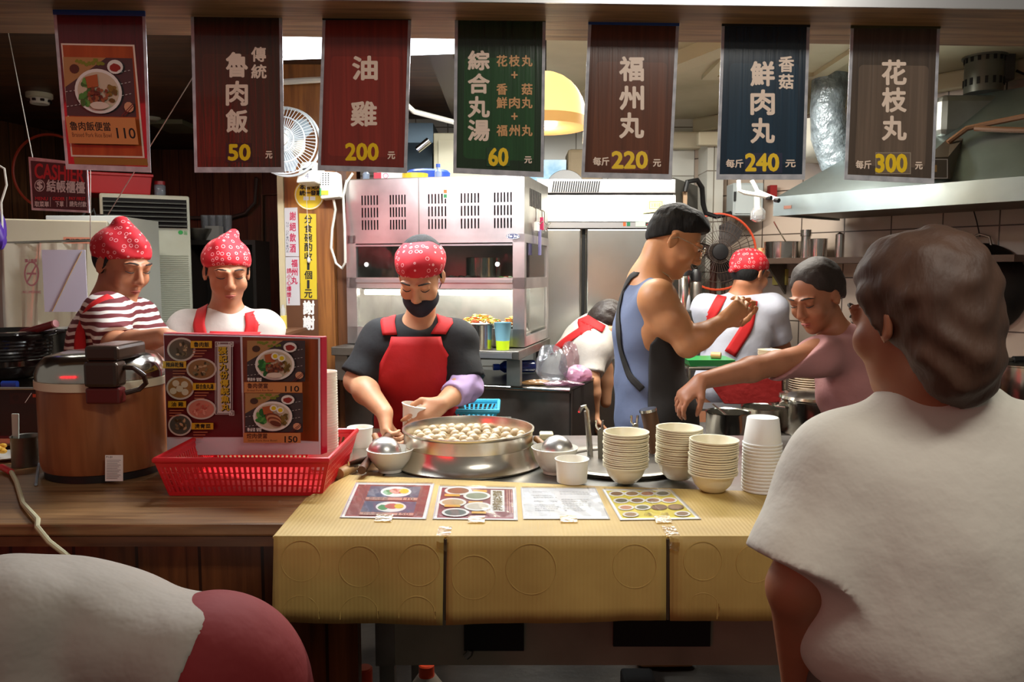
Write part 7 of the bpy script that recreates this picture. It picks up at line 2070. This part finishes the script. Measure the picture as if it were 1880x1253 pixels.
    smesh('face_mask', K.mesh(.005, cuts), mat('navy_mask', (26, 26, 40), .8, bmp=(40, .3, .004)), t, 1)
    m = MB()
    for x in (-1, 1): m.tube([M @ (V((x * .066, .01, -.045)) * s), M @ (V((x * .078, -.008, -.02)) * s), M @ (V((x * .084, -.03, .005)) * s)], .0018, 5)
    m.build('mask_loop', MATS['navy_mask'], t)
    eyes(M, s, t, 'down')
    # lilac sleeve cover pushed over the forearm
    Q_ = Sdf(); a = er.lerp(wr, .12); b = er.lerp(wr, .62); Q_.cap(a, b, .062, .046, .02, flat=True); Q_.ell(er + V((0, .0, -.01)), (.06, .05, .055), k=.03)
    smesh('sleeve_cover', Q_.mesh(.006, (), (.004, 60)), mat('lilac_cloth', (176, 152, 196), .7), t, 1)
    # the bowl she holds
    c = bowl_c_; bm_ = MB(); Mx = Matrix.Translation(c) @ Matrix.Rotation(R(10), 4, 'Y')
    bm_.lathe([(.034, -.045), (.036, -.047), (.048, .03), (.052, .038), (.054, .042), (.051, .044), (.046, .034), (.034, -.04), (0, -.042)], (0, 0, 0), 36, M=Mx)
    solo(bm_, 'paper_bowl', MATS['cup_paper'], 'white paper bowl held in both hands over the back of the pot', 'bowl')
woman()

# ================================================================== young man in grey tank top, profile to the right
def man():
    Y = 3.0
    t = thing('person', 'person with glasses in a blue grey tank top and black apron, in profile', 'person', (P(1195, 700, Y).x, Y, 0))
    s = 1.0
    hc = P(1240, 446, Y)
    M = frame(hc, V((.86, -.18, -.46)), V((.46, 0, .88)))
    S_ = Sdf(); head(S_, M, s)
    nk = P(1188, 520, Y); sh_n = P(1207, 548, Y - .155); sh_f = P(1200, 545, Y + .17)
    S_.cap(M @ V((0, -.045, -.05)), nk + V((.0, 0, 0)), .054, .062, .02)
    chest = P(1186, 610, Y); wst = P(1190, 690, Y + .01); hip = P(1195, 780, Y + .01); hip.z = .95
    S_.ell(chest, (.112, .165, .165), k=.05); S_.ell(wst, (.105, .145, .16), k=.05); S_.ell(hip, (.115, .16, .13), k=.05)
    S_.cap(sh_n, sh_f, .062, .062, .05); S_.cap(nk, chest, .07, .1, .05)
    e1 = P(1262, 634, Y - .19); w1 = P(1328, 590, Y - .16)
    S_.cap(sh_n, sh_n.lerp(e1, .5), .066, .056, .03); S_.cap(sh_n.lerp(e1, .5), e1, .056, .043, .03); S_.cap(e1, e1.lerp(w1, .35), .043, .045, .02); S_.cap(e1.lerp(w1, .35), w1, .045, .028, .02)
    e2 = P(1275, 628, Y + .2); w2 = P(1330, 588, Y + .02)
    S_.cap(sh_f, e2, .062, .042, .03); S_.cap(e2, w2, .043, .028, .02)
    hand(S_, w1, V((.7, .15, .5)), V((-.2, .9, .1)), -1, (.7, .75, .8, .9), .7, .98)
    hand(S_, w2, V((.75, -.1, .4)), V((.1, -.6, .5)), 1, (.7, .8, .85, .9), .6, .98)
    legs(S_, hip - V((0, 0, .06)), yaw=R(-90))
    body = S_.mesh(.0052); smesh('body', body, SK_M, t, 1)
    # tank top
    T = Sdf(); o_ = .012
    T.ell(chest, (.112 + o_, .15 + o_, .165 + o_), k=.05); T.ell(wst, (.118 + o_, .148 + o_, .16 + o_), k=.05); T.ell(hip, (.13 + o_, .165 + o_, .16), k=.05)
    T.cap(sh_n.lerp(sh_f, .12), sh_f.lerp(sh_n, .12), .066 + o_ * .6, .066 + o_ * .6, .05); T.cap(nk, chest, .074, .1, .04)
    for a in (sh_n, sh_f):      # arm holes
        T.ell(a + V((.045, -.06 if a is sh_n else .06, -.055)), (.085, .07, .12), Matrix.Rotation(R(16), 3, 'Y'), .012, sub=True)
    shirt = T.mesh(.0062, [(nk + V((.02, 0, .012)), V((.45, 0, .9)))], (.003, 24)); smesh('tank_top', shirt, mat('slate_blue_jersey', (98, 110, 138), .8, bmp=(40, .3, .004)), t, 1)
    # apron wraps the front and near side
    A = Sdf(); o2 = .019
    A.ell(chest + V((.012, 0, -.02)), (.112 + o2, .15 + o2, .15), k=.05); A.ell(wst, (.118 + o2, .15 + o2, .16 + o2), k=.05); A.ell(hip + V((.012, 0, 0)), (.14 + o2, .17 + o2, .2), k=.05); A.cap(hip, V((hip.x + .03, hip.y, .6)), .16, .17, .05)
    xb = P(1178, 700, Y).x
    cuts = [(V((xb, 0, wst.z)), V((-1, 0, -.0))), (P(1190, 612, Y), V((-.82, 0, .57)))]
    smesh('apron', A.mesh(.0065, cuts, (.003, 18)), mat('black_apron', (44, 42, 40), .75, bmp=(30, .3, .005), noise=(4, (32, 31, 30))), t, 1)
    bv = bvh_of(shirt)
    strap = [P(1180, 500, 3.0), P(1160, 508, 3.0), P(1145, 535, 2.9), P(1136, 575, 2.8), P(1140, 640, 2.8), P(1156, 690, 2.8), P(1180, 715, 2.8)]
    ribbon('apron_strap', MATS['black_apron'], t, bv, strap, .013)
    # hair: cropped sides, fuller top
    H = Sdf(); R3 = M.to_3x3(); L = lambda c: M @ (V(c) * s)
    H.ell(L((0, -.02, .062)), [.080, .1, .082], R3, .02); H.ell(L((0, .03, .094)), [.068, .05, .042], R3, .03); H.ell(L((0, -.06, .01)), [.07, .062, .07], R3, .03)
    H.ell(L((0, .062, .088)), [.052, .026, .022], R3, .02)
    cuts = [(L((0, .02, .04)), R3 @ V((0, .55, -.83)))]
    smesh('hair', H.mesh(.0052, cuts, (.0022, 70)), black_hair, t, 1)
    eyes(M, s, t, 'open')
    m = MB(); m.tube([L((-.018, .0945, -.063)), L((0, .1005, -.0615)), L((.018, .0945, -.063))], [.001, .0025, .001], 6); m.build('lips', lip_m, t)
    # glasses
    g_ = thing('eyeglasses', 'thin pale framed glasses worn by the person in the tank top', 'glasses', tuple(hc)); 
    del g_['category']; del g_['label']; g_.parent = t; g_.location = V(g_['_org']) - V(t['_org'])
    gm = mat('pale_metal_frame', (206, 196, 176), .25, .8)
    for x in (-1, 1):
        m = MB(); m.tube([L((x * (.035 + .025 * math.cos(a)), .108 - .004 * math.cos(a), .006 + .021 * math.sin(a))) for a in np.linspace(0, 6.1, 22)], .0024, 6, closed=True); m.build('rim', gm, g_)
        m = MB(); m.lathe([(0, 0), (.024, 0), (.024, .001), (0, .001)], (0, 0, 0), 20, M=M @ Matrix.Translation((x * .035, .107, .006)) @ Matrix.Rotation(R(90), 4, 'X')); m.build('lens', clear_mat('lens_glass', (244, 246, 246), .1, .02) if 'lens_glass' not in MATS else MATS['lens_glass'], g_)
        m = MB(); m.tube([L((x * .060, .104, .012)), L((x * .080, .06, .014)), L((x * .085, .0, .012)), L((x * .083, -.02, -.006))], .0018, 6); m.build('temple', gm, g_)
    m = MB(); m.tube([L((-.010, .112, .010)), L((0, .114, .014)), L((.010, .112, .010))], .0016, 6); m.build('bridge', gm, g_)
    m = MB(); rr_ = .071; cN = nk.lerp(hc, .33); m.tube([cN + V((-.052, 0, .035)) * 1.0, cN + V((-.02, -.058, .01)), cN + V((.03, -.062, -.02)), cN + V((.06, -.03, -.045))], .0022, 6); m.build('necklace', gm, t)
man()

# ================================================================== helpers for the other staff
def staff(label, hc, fwd, up, s, nk, sl, sr, chest, hip, armL, armR, sk, shirt_m, band=True, sleeves=(.9, .9), h=.0062, hair=None, hands=True, cuts=None, hrad=(.165, .11), legs_on=True, eyes_on='down', hd=None, straps=None, face_mouth=True):
    t = thing('person', label, 'person', (hip.x, hip.y, 0))
    M = frame(hc, fwd, up); S_ = Sdf(); head(S_, M, s, mouth=face_mouth)
    S_.cap(M @ V((0, -.035, -.06)), nk, .05, .056, .02)
    ax = (sr - sl).normalized(); up_ = (nk - hip).normalized(); fy = ax.cross(up_); Rm = Matrix((ax, fy, ax.cross(fy) * -1)).transposed()
    mid = chest.lerp(hip, .5)
    def torso(Q, o, k=.05):
        Q.ell(chest, (hrad[0] + o, hrad[1] + o, .165 + o), Rm, k); Q.ell(mid, (hrad[0] - .01 + o, hrad[1] + o, .16 + o), Rm, k); Q.ell(hip, (hrad[0] + .005 + o, hrad[1] + .01 + o, .13 + o), Rm, k)
        Q.cap(sl, sr, .06 + o, .06 + o, k); Q.cap(nk.lerp(chest, .2), chest, .062 + o * .6, .1, k)
    torso(S_, 0)
    for a, (b, c) in ((sl, armL), (sr, armR)):
        S_.cap(a, b, .056, .043, .03); S_.cap(b, b.lerp(c, .35), .043, .043, .02); S_.cap(b.lerp(c, .35), c, .043, .028, .02)
    if hands:
        for i, (w, d, n, sd, cu) in enumerate(hands): hand(S_, w, d, n, sd, cu, .6, .98)
    if legs_on: legs(S_, V((hip.x, hip.y, min(hip.z, .9))), yaw=math.atan2(ax.y, ax.x))
    body = S_.mesh(h); smesh('body', body, sk, t, 1)
    T = Sdf(); torso(T, .014)
    for a, (b, c), q in ((sl, armL, sleeves[0]), (sr, armR, sleeves[1])):
        if q <= 1: T.cap(a, a.lerp(b, q), .07, .064, .04, flat=True)
        else: T.cap(a, b, .07, .056, .04); T.cap(b, b.lerp(c, q - 1), .056, .05, .03, flat=True)
    un = (nk - chest).normalized(); fh = (V(fwd) - un * V(fwd).dot(un)).normalized()
    T.ell(nk + un * .045 + fh * .02, (.070, .070, .062), k=.012, sub=True)
    shirt = T.mesh(h, cuts or [(nk + un * .055, un)], (.003, 25)); smesh('shirt', shirt, shirt_m, t, 1)
    R3 = M.to_3x3()
    if band:
        B = band_shape(M, s)
        if band != 1: 
            for a, b, r0, r1 in band: B.cap(M @ (V(a) * s), M @ (V(b) * s), r0, r1, .025)
        smesh('bandana', B.mesh(h, [(M @ (V((0, .08, .050)) * s), R3 @ V((0, .40, -.91)))], (.0018, 40)), bandana, t, 1)
        Hb = Sdf(); Hb.ell(M @ (V((0, -.045, .02)) * s), [.080 * s, .074 * s, .088 * s], R3, .02)
        for x in (-1, 1): Hb.cap(M @ (V((x * .073, .014, .04)) * s), M @ (V((x * .075, .002, -.02)) * s), .009, .004, .012)
        smesh('hair', Hb.mesh(h), black_hair, t, 1)
    if hair:
        H = Sdf()
        for c, r in hair: H.ell(M @ (V(c) * s), [v * s for v in r], R3, .03)
        smesh('hair', H.mesh(h, [(M @ (V((0, .05, .05)) * s), R3 @ V((0, .6, -.8)))] if hd is None else hd(M, R3, s), (.003, 50)), hair_m[0], t, 1)
    if eyes_on:
        eyes(M, s, t, eyes_on)
        m = MB(); m.tube([M @ (V((-.02, .0895, -.064)) * s), M @ (V((-.008, .0985, -.063)) * s), M @ (V((.008, .0985, -.063)) * s), M @ (V((.02, .0895, -.064)) * s)], [.001, .0036, .0036, .001], 8); m.tube([M @ (V((-.016, .0885, -.071)) * s), M @ (V((0, .0945, -.0725)) * s), M @ (V((.016, .0885, -.071)) * s)], [.001, .0042, .001], 8); m.build('lips', lip_m, t)
    TT = Sdf(); torso(TT, .014); bv = bvh_of(TT.mesh(.009))
    for k, (nm, pts, w, pr, m_) in enumerate(straps or []):
        if nm == 'apron_strap': ribbon(nm, m_, t, bv, pts, w); continue
        q = []
        for i in range(len(pts) - 1):
            for j in range(5): q.append(pts[i].lerp(pts[i + 1], j / 5))
        q.append(pts[-1]); g = []
        for i, p_ in enumerate(q):
            d = (q[min(i + 1, len(q) - 1)] - q[max(i - 1, 0)]).normalized(); x = d.cross(V(pr)).normalized()
            ww = w if not isinstance(w, tuple) else w[0] + (w[1] - w[0]) * i / (len(q) - 1)
            g.append([p_ + x * ww * u for u in np.linspace(-1, 1, 7)])
        cloth_sheet(nm, m_, t, bv, g, pr, .008)
    return t, M, bv, body, shirt
hair_m = [black_hair]

# striped worker at the cooker (left), turned to the right with one arm over the cooker
def striped():
    Y = 2.86
    hc = P(226, 486, Y); nk = P(204, 545, Y); sl = P(250, 585, Y + .15); sr = P(196, 578, Y - .12)
    chest = P(196, 640, Y + .02); hip = V((P(188, 700, Y).x, Y + .06, .95))
    el = P(216, 640, Y - .26); wl = P(300, 618, Y - .40)
    er = P(296, 640, Y + .05); wr = P(318, 645, Y - .16)
    t, M, bv, body, shirt = staff('person in a red and white striped shirt and red bandana behind the rice cooker', hc, V((.80, -.45, -.34)), V((.25, -.12, .95)), 1.02, nk, sl, sr, chest, hip, (er, wr), (el, wl), SK_D,
        stripes('red_black_stripes', (214, 206, 196), (92, 22, 28), .026, .45), band=[((-.0, -.09, .075), (.0, -.14, .03), .03, .012), ((0, .05, .1), (0, -.05, .13), .03, .03)], sleeves=(.85, .8),
        hands=[(wl, V((.8, -.15, -.25)), V((0, .1, -1)), 1, (.3, .35, .4, .45)), (wr, V((.4, -.7, -.3)), V((-.2, -.2, -1)), 1, (.4, .4, .5, .5))],
        straps=[('apron_strap', [P(205, 548, 2.5), P(172, 565, 2.5), P(150, 600, 2.5), P(148, 645, 2.5), P(156, 690, 2.5)], .02, (0, 1, 0), red_cloth_m)])
    m = MB(); m.ell(M @ V((0, 0, 0)), (.001, .001, .001)); 
striped()

# second red bandana worker, white shirt, looking down to the right
def second():
    Y = 3.08
    hc = P(417, 500, Y); nk = P(416, 568, Y + .02); sl = P(345, 606, Y + .03); sr = P(484, 606, Y + .03)
    chest = P(415, 650, Y + .04); hip = V((chest.x, Y + .08, .95))
    el = P(335, 690, Y - .04); wl = P(375, 730, Y - .22); er = P(500, 690, Y - .02); wr = P(452, 735, Y - .22)
    t, M, bv, body, shirt = staff('person in a white shirt, red apron and red bandana behind the menu board', hc, V((.42, -.86, -.28)), V((.12, -.25, .96)), 1.02, nk, sl, sr, chest, hip, (el, wl), (er, wr), SK_D,
        mat('white_tee', (190, 180, 172), .8, bmp=(40, .3, .005)), band=[((.02, .02, .11), (-.03, -.06, .135), .03, .02), ((.0, -.1, .05), (-.02, -.14, 0), .03, .01)], sleeves=(.6, .6),
        hands=[(wl, V((.3, -.7, -.4)), V((.5, .2, -.8)), 1, (.5, .5, .6, .6)), (wr, V((-.3, -.7, -.4)), V((-.5, .2, -.8)), -1, (.5, .5, .6, .6))],
        straps=[('apron_strap', [P(458, 622, 2.8), P(464, 596, 2.8), P(458, 566, 2.8)], .024, (0, 1, -.2), red_cloth_m), ('apron_strap', [P(372, 622, 2.8), P(366, 596, 2.8), P(374, 566, 2.8)], .024, (0, 1, -.2), red_cloth_m),
                ('apron', [P(415, 618, 2.8), P(415, 680, 2.8), P(415, 760, 2.8)], (.13, .18), (0, 1, 0), red_cloth_m)])
second()

# worker bending down behind the steel table, seen from behind
def bender():
    Y = 4.0
    hair_m[0] = mat('dark_brown_hair', (38, 28, 24), .5, bmp=(40, .6, .01))
    hip = P(1040, 700, Y + .03); chest = P(1080, 634, Y); nk = P(1108, 606, Y - .02); hc = P(1116, 602, Y - .02)
    sl = P(1098, 606, Y + .14); sr = P(1086, 640, Y - .14)
    ax = (sr - sl).normalized()
    er = P(1084, 700, Y - .2); wr = P(1090, 760, Y - .18); el = P(1110, 680, Y + .16); wl = P(1112, 740, Y + .12)
    t, M, bv, body, shirt = staff('person in a white tee with crossed red apron straps, bending down beside the steel fridge', hc, V((.55, .30, -.78)), V((.80, .1, .58)), 1.0, nk, sl, sr, chest, hip, (el, wl), (er, wr), SK_W,
        mat('white_tee_b', (188, 182, 174), .8, bmp=(30, .4, .006)), band=None, sleeves=(.75, .75), hands=[(wr, V((.1, 0, -1)), V((.9, .2, 0)), 1, (.5, .5, .6, .6))],
        hair=[((0, -.03, .045), (.088, .1, .085)), ((0, -.06, .0), (.08, .07, .08))], eyes_on=None, hrad=(.17, .12),
        straps=[('apron_strap', [P(1015, 646, 3.7), P(1050, 620, 3.7), P(1085, 598, 3.7)], .026, (0, .9, -.4), red_cloth_m), ('apron_strap', [P(1058, 572, 3.7), P(1075, 588, 3.7), P(1108, 606, 3.7)], .026, (0, .8, -.6), red_cloth_m)])
    m = MB(); R3 = M.to_3x3(); m.ell(M @ V((.02, .02, .115)), (.02, .03, .02), 0, 10, 8); m.ell(M @ V((-.02, .0, .12)), (.02, .018, .03), 0, 10, 8); m.build('red_hair_tie', mat('hair_tie_red', (190, 20, 40), .6), t)
bender()

# worker with a red bandana far back by the fan, back towards us
def rear():
    Y = 4.15
    hair_m[0] = black_hair
    hc = P(1378, 503, Y); nk = P(1362, 540, Y); sl = P(1296, 568, Y + .02); sr = P(1418, 566, Y - .02)
    chest = P(1352, 612, Y); hip = V((P(1335, 680, Y).x, Y, .92))
    t, M, bv, body, shirt = staff('person in a pale grey shirt and red bandana, back turned near the fan', hc, V((.80, .45, -.25)), V((.2, .1, .97)), 1.0, nk, sr, sl, chest, hip, (P(1436, 640, Y + .05), P(1420, 690, Y + .2)), (P(1282, 640, Y + .1), P(1300, 690, Y + .25)), SK_D,
        mat('pale_grey_tee', (176, 178, 190), .8, bmp=(40, .3, .005)), band=[((0, -.1, .02), (0, -.14, -.02), .03, .014)], sleeves=(.8, .8), hands=[], eyes_on=None,
        straps=[('apron_strap', [P(1290, 640, 3.9), P(1300, 590, 3.9), P(1326, 545, 3.9)], .026, (0, 1, 0), red_cloth_m), ('apron_strap', [P(1340, 650, 3.9), P(1372, 600, 3.9), P(1380, 552, 3.9)], .03, (0, 1, 0), red_cloth_m)])
rear()

# worker in mauve shirt reaching across to the bowls
def reacher():
    Y = 2.98
    hair_m[0] = mat('brown_black_hair', (40, 29, 23), .7, bmp=(40, .4, .01))
    hc = P(1496, 545, Y - .02); nk = P(1530, 608, Y); sl = P(1500, 655, Y - .12); sr = P(1640, 640, Y + .06)
    chest = P(1580, 700, Y + .03); hip = V((P(1600, 760, Y + .1).x, Y + .08, .98))
    e = P(1446, 668, Y - .24); w = P(1288, 700, Y - .34)
    t, M, bv, body, shirt = staff('person in a mauve shirt reaching left over the bowl stacks, mostly behind the front customer', hc, V((-.72, -.52, -.42)), V((-.35, -.2, .92)), 1.02, nk, sl, sr, chest, hip, (P(1425, 668, Y - .2), w), (P(1700, 740, Y + .1), P(1640, 790, Y - .1)), SK_D,
        mat('mauve_shirt', (168, 118, 116), .8, bmp=(40, .3, .005)), band=None, sleeves=(1.05, .9),
        hands=[(w, V((-.72, -.15, -.6)), V((.1, .25, -.95)), 1, (.55, .6, .65, .7))],
        hair=[((0, -.03, .05), (.086, .1, .085)), ((0, -.06, .0), (.08, .07, .085))], eyes_on='down')
reacher()

# customer in the right foreground, white shirt, back three quarters towards us
def customer():
    Y = 1.24
    hair_m[0] = mat('chestnut_hair', (80, 52, 34), .62, bmp=(50, .35, .01), noise=(8, (50, 32, 22)), stretch=(1, 1, .25))
    t = thing('person', 'person with brown hair in a loose white shirt, back turned in the right foreground', 'person', (P(1660, 700, Y).x, Y, 0))
    s = .95; hc = P(1676, 588, Y); M = frame(hc, V((-.42, .88, -.16)), V((-.06, .16, .98)))
    S_ = Sdf(); head(S_, M, s)
    nk = P(1716, 738, Y); sl = P(1548, 866, Y + .02); sr = P(1900, 856, Y)
    S_.cap(M @ V((0, -.035, -.06)), nk, .052, .058, .02); chest = P(1722, 960, Y); hip = V((chest.x, Y, .93))
    S_.ell(chest, (.18, .115, .18), k=.05); S_.ell(chest.lerp(hip, .5), (.16, .11, .17), k=.05); S_.ell(hip, (.175, .125, .14), k=.05); S_.cap(sl, sr, .06, .06, .05); S_.cap(nk, chest, .062, .1, .05)
    el = P(1462, 1080, Y - .02); wl = P(1470, 1290, Y + .08); er = V((sr.x + .07, Y + .02, el.z)); wr = er + V((0, .1, -.22))
    for a, b, c in ((sl, el, wl), (sr, er, wr)): S_.cap(a, b, .056, .043, .03); S_.cap(b, c, .043, .028, .02)
    hand(S_, wl, V((.1, .3, -.9)), V((1, 0, 0)), 1); hand(S_, wr, V((0, .3, -.9)), V((-1, 0, 0)), -1)
    legs(S_, hip - V((0, 0, .06)))
    body = S_.mesh(.006); smesh('body', body, SK_D, t, 1)
    T = Sdf(); o_ = .02
    T.ell(chest, (.185 + o_, .12 + o_, .18), k=.05); T.ell(chest.lerp(hip, .5), (.19 + o_, .13 + o_, .18), k=.05); T.ell(hip, (.20 + o_, .145 + o_, .16), k=.05); T.cap(sl, sr, .064 + o_, .064 + o_, .06); T.cap(nk, chest, .066, .11, .05); T.cap(nk - V((0, 0, .02)), sl, .06, .07, .05); T.cap(nk - V((0, 0, .02)), sr, .06, .07, .05)
    T.cap(sl, sl.lerp(el, .86), .078, .094, .05, flat=True); T.cap(sr, sr.lerp(er, .86), .078, .094, .05, flat=True)
    shirt = T.mesh(.0065, [(nk + V((0, 0, .02)), V((0, .2, 1)))], (.004, 17)); smesh('shirt', shirt, mat('white_shirt', (206, 202, 190), .8, bmp=(24, .35, .008)), t, 1)
    H = Sdf(); R3 = M.to_3x3(); L = lambda c: M @ (V(c) * s)
    H.ell(L((0, -.02, .058)), [.088, .104, .086], R3, .03); H.ell(L((0, -.062, -.01)), [.082, .068, .1], R3, .04); H.ell(L((0, -.075, -.08)), [.062, .046, .06], R3, .04)
    for x in (-1, 1): H.cap(L((x * .074, .02, .05)), L((x * .078, .0, -.05)), .016, .01, .02)
    smesh('hair', H.mesh(.0052, [(L((0, .03, .03)), R3 @ V((0, .86, -.5)))], (.0035, 60)), hair_m[0], t, 1)
    eyes(M, s, t, 'open')
    T2 = Sdf(); T2.ell(hip - V((0, 0, .1)), (.185, .135, .12), k=.04)
    for x in (-1, 1): T2.cap(hip + V((.09 * x, 0, -.08)), V((hip.x + .09 * x, hip.y, .1)), .105, .075, .03, flat=True)
    smesh('trousers', T2.mesh(.009), mat('grey_trousers', (96, 88, 80), .8), t, 1)
customer()

# customer stooping at the left, head beyond the frame
def stooper():
    Y = 1.42
    t = thing('person', 'person in a pale top and red skirt stooping at the front of the wooden counter', 'person', (P(400, 1150, Y).x, Y, 0))
    hip = P(402, 1235, Y); chest = P(118, 1150, Y - .02); nk = P(-60, 1120, Y - .02)
    sl = P(10, 1150, Y - .16); sr = P(10, 1115, Y + .15); mid = chest.lerp(hip, .5)
    hc = P(-170, 1170, Y); M = frame(hc, V((-.75, .1, -.6)), V((-.62, 0, .78)))
    S_ = Sdf(); head(S_, M, 1.0); S_.cap(M @ V((0, -.035, -.06)), nk, .05, .056, .02)
    ax = (sr - sl).normalized(); d = (chest - hip).normalized(); n = ax.cross(d); Rm = Matrix((ax, n, d)).transposed()
    def torso(Q, o):
        Q.ell(chest, (.165 + o, .1 + o, .17 + o), Rm, .05); Q.ell(mid, (.15 + o, .098 + o, .17 + o), Rm, .05); Q.ell(hip, (.165 + o, .115 + o, .14 + o), Rm, .05); Q.cap(sl, sr, .056 + o, .056 + o, .05); Q.cap(nk, chest, .06, .09, .05)
    torso(S_, 0)
    el = P(20, 1335, Y - .2); wl = el + V((-.06, .04, -.2)); er = sr + V((-.05, .06, -.24)); wr = er + V((-.06, 0, -.2))
    for a, b, c in ((sl, el, wl), (sr, er, wr)): S_.cap(a, b, .054, .042, .03); S_.cap(b, c, .042, .028, .02)
    hand(S_, wl, V((-.1, .1, -1)), V((0, 1, 0)), 1); hand(S_, wr, V((-.1, .1, -1)), V((0, -1, 0)), 1)
    legs(S_, hip - V((0, 0, .04)), yaw=R(90), r=(.085, .058, .043))
    body = S_.mesh(.007); smesh('body', body, SK_W, t, 1)
    T = Sdf(); torso(T, .016); T.cap(sl, sl.lerp(el, .7), .075, .078, .04, flat=True); T.cap(sr, sr.lerp(er, .7), .075, .078, .04, flat=True)
    smesh('shirt', T.mesh(.007, [(nk, (nk - chest)), (hip + (chest - hip) * .12, (hip - chest))], (.004, 18)), mat('white_top', (150, 140, 130), .8, bmp=(16, .5, .012)), t, 1)
    K = Sdf(); K.ell(hip, (.175, .135, .15), Rm, .05); K.cap(hip - V((0, 0, .05)), V((hip.x + .0, hip.y, .42)), .165, .25, .05, flat=True)
    smesh('skirt', K.mesh(.008, (), (.006, 15)), mat('red_skirt', (112, 10, 14), .8, bmp=(14, .4, .01)), t, 1)
    H = Sdf(); R3 = M.to_3x3(); H.ell(M @ V((0, -.03, .05)), [.088, .1, .085], R3, .03); smesh('hair', H.mesh(.008), black_hair, t, 1)
stooper()
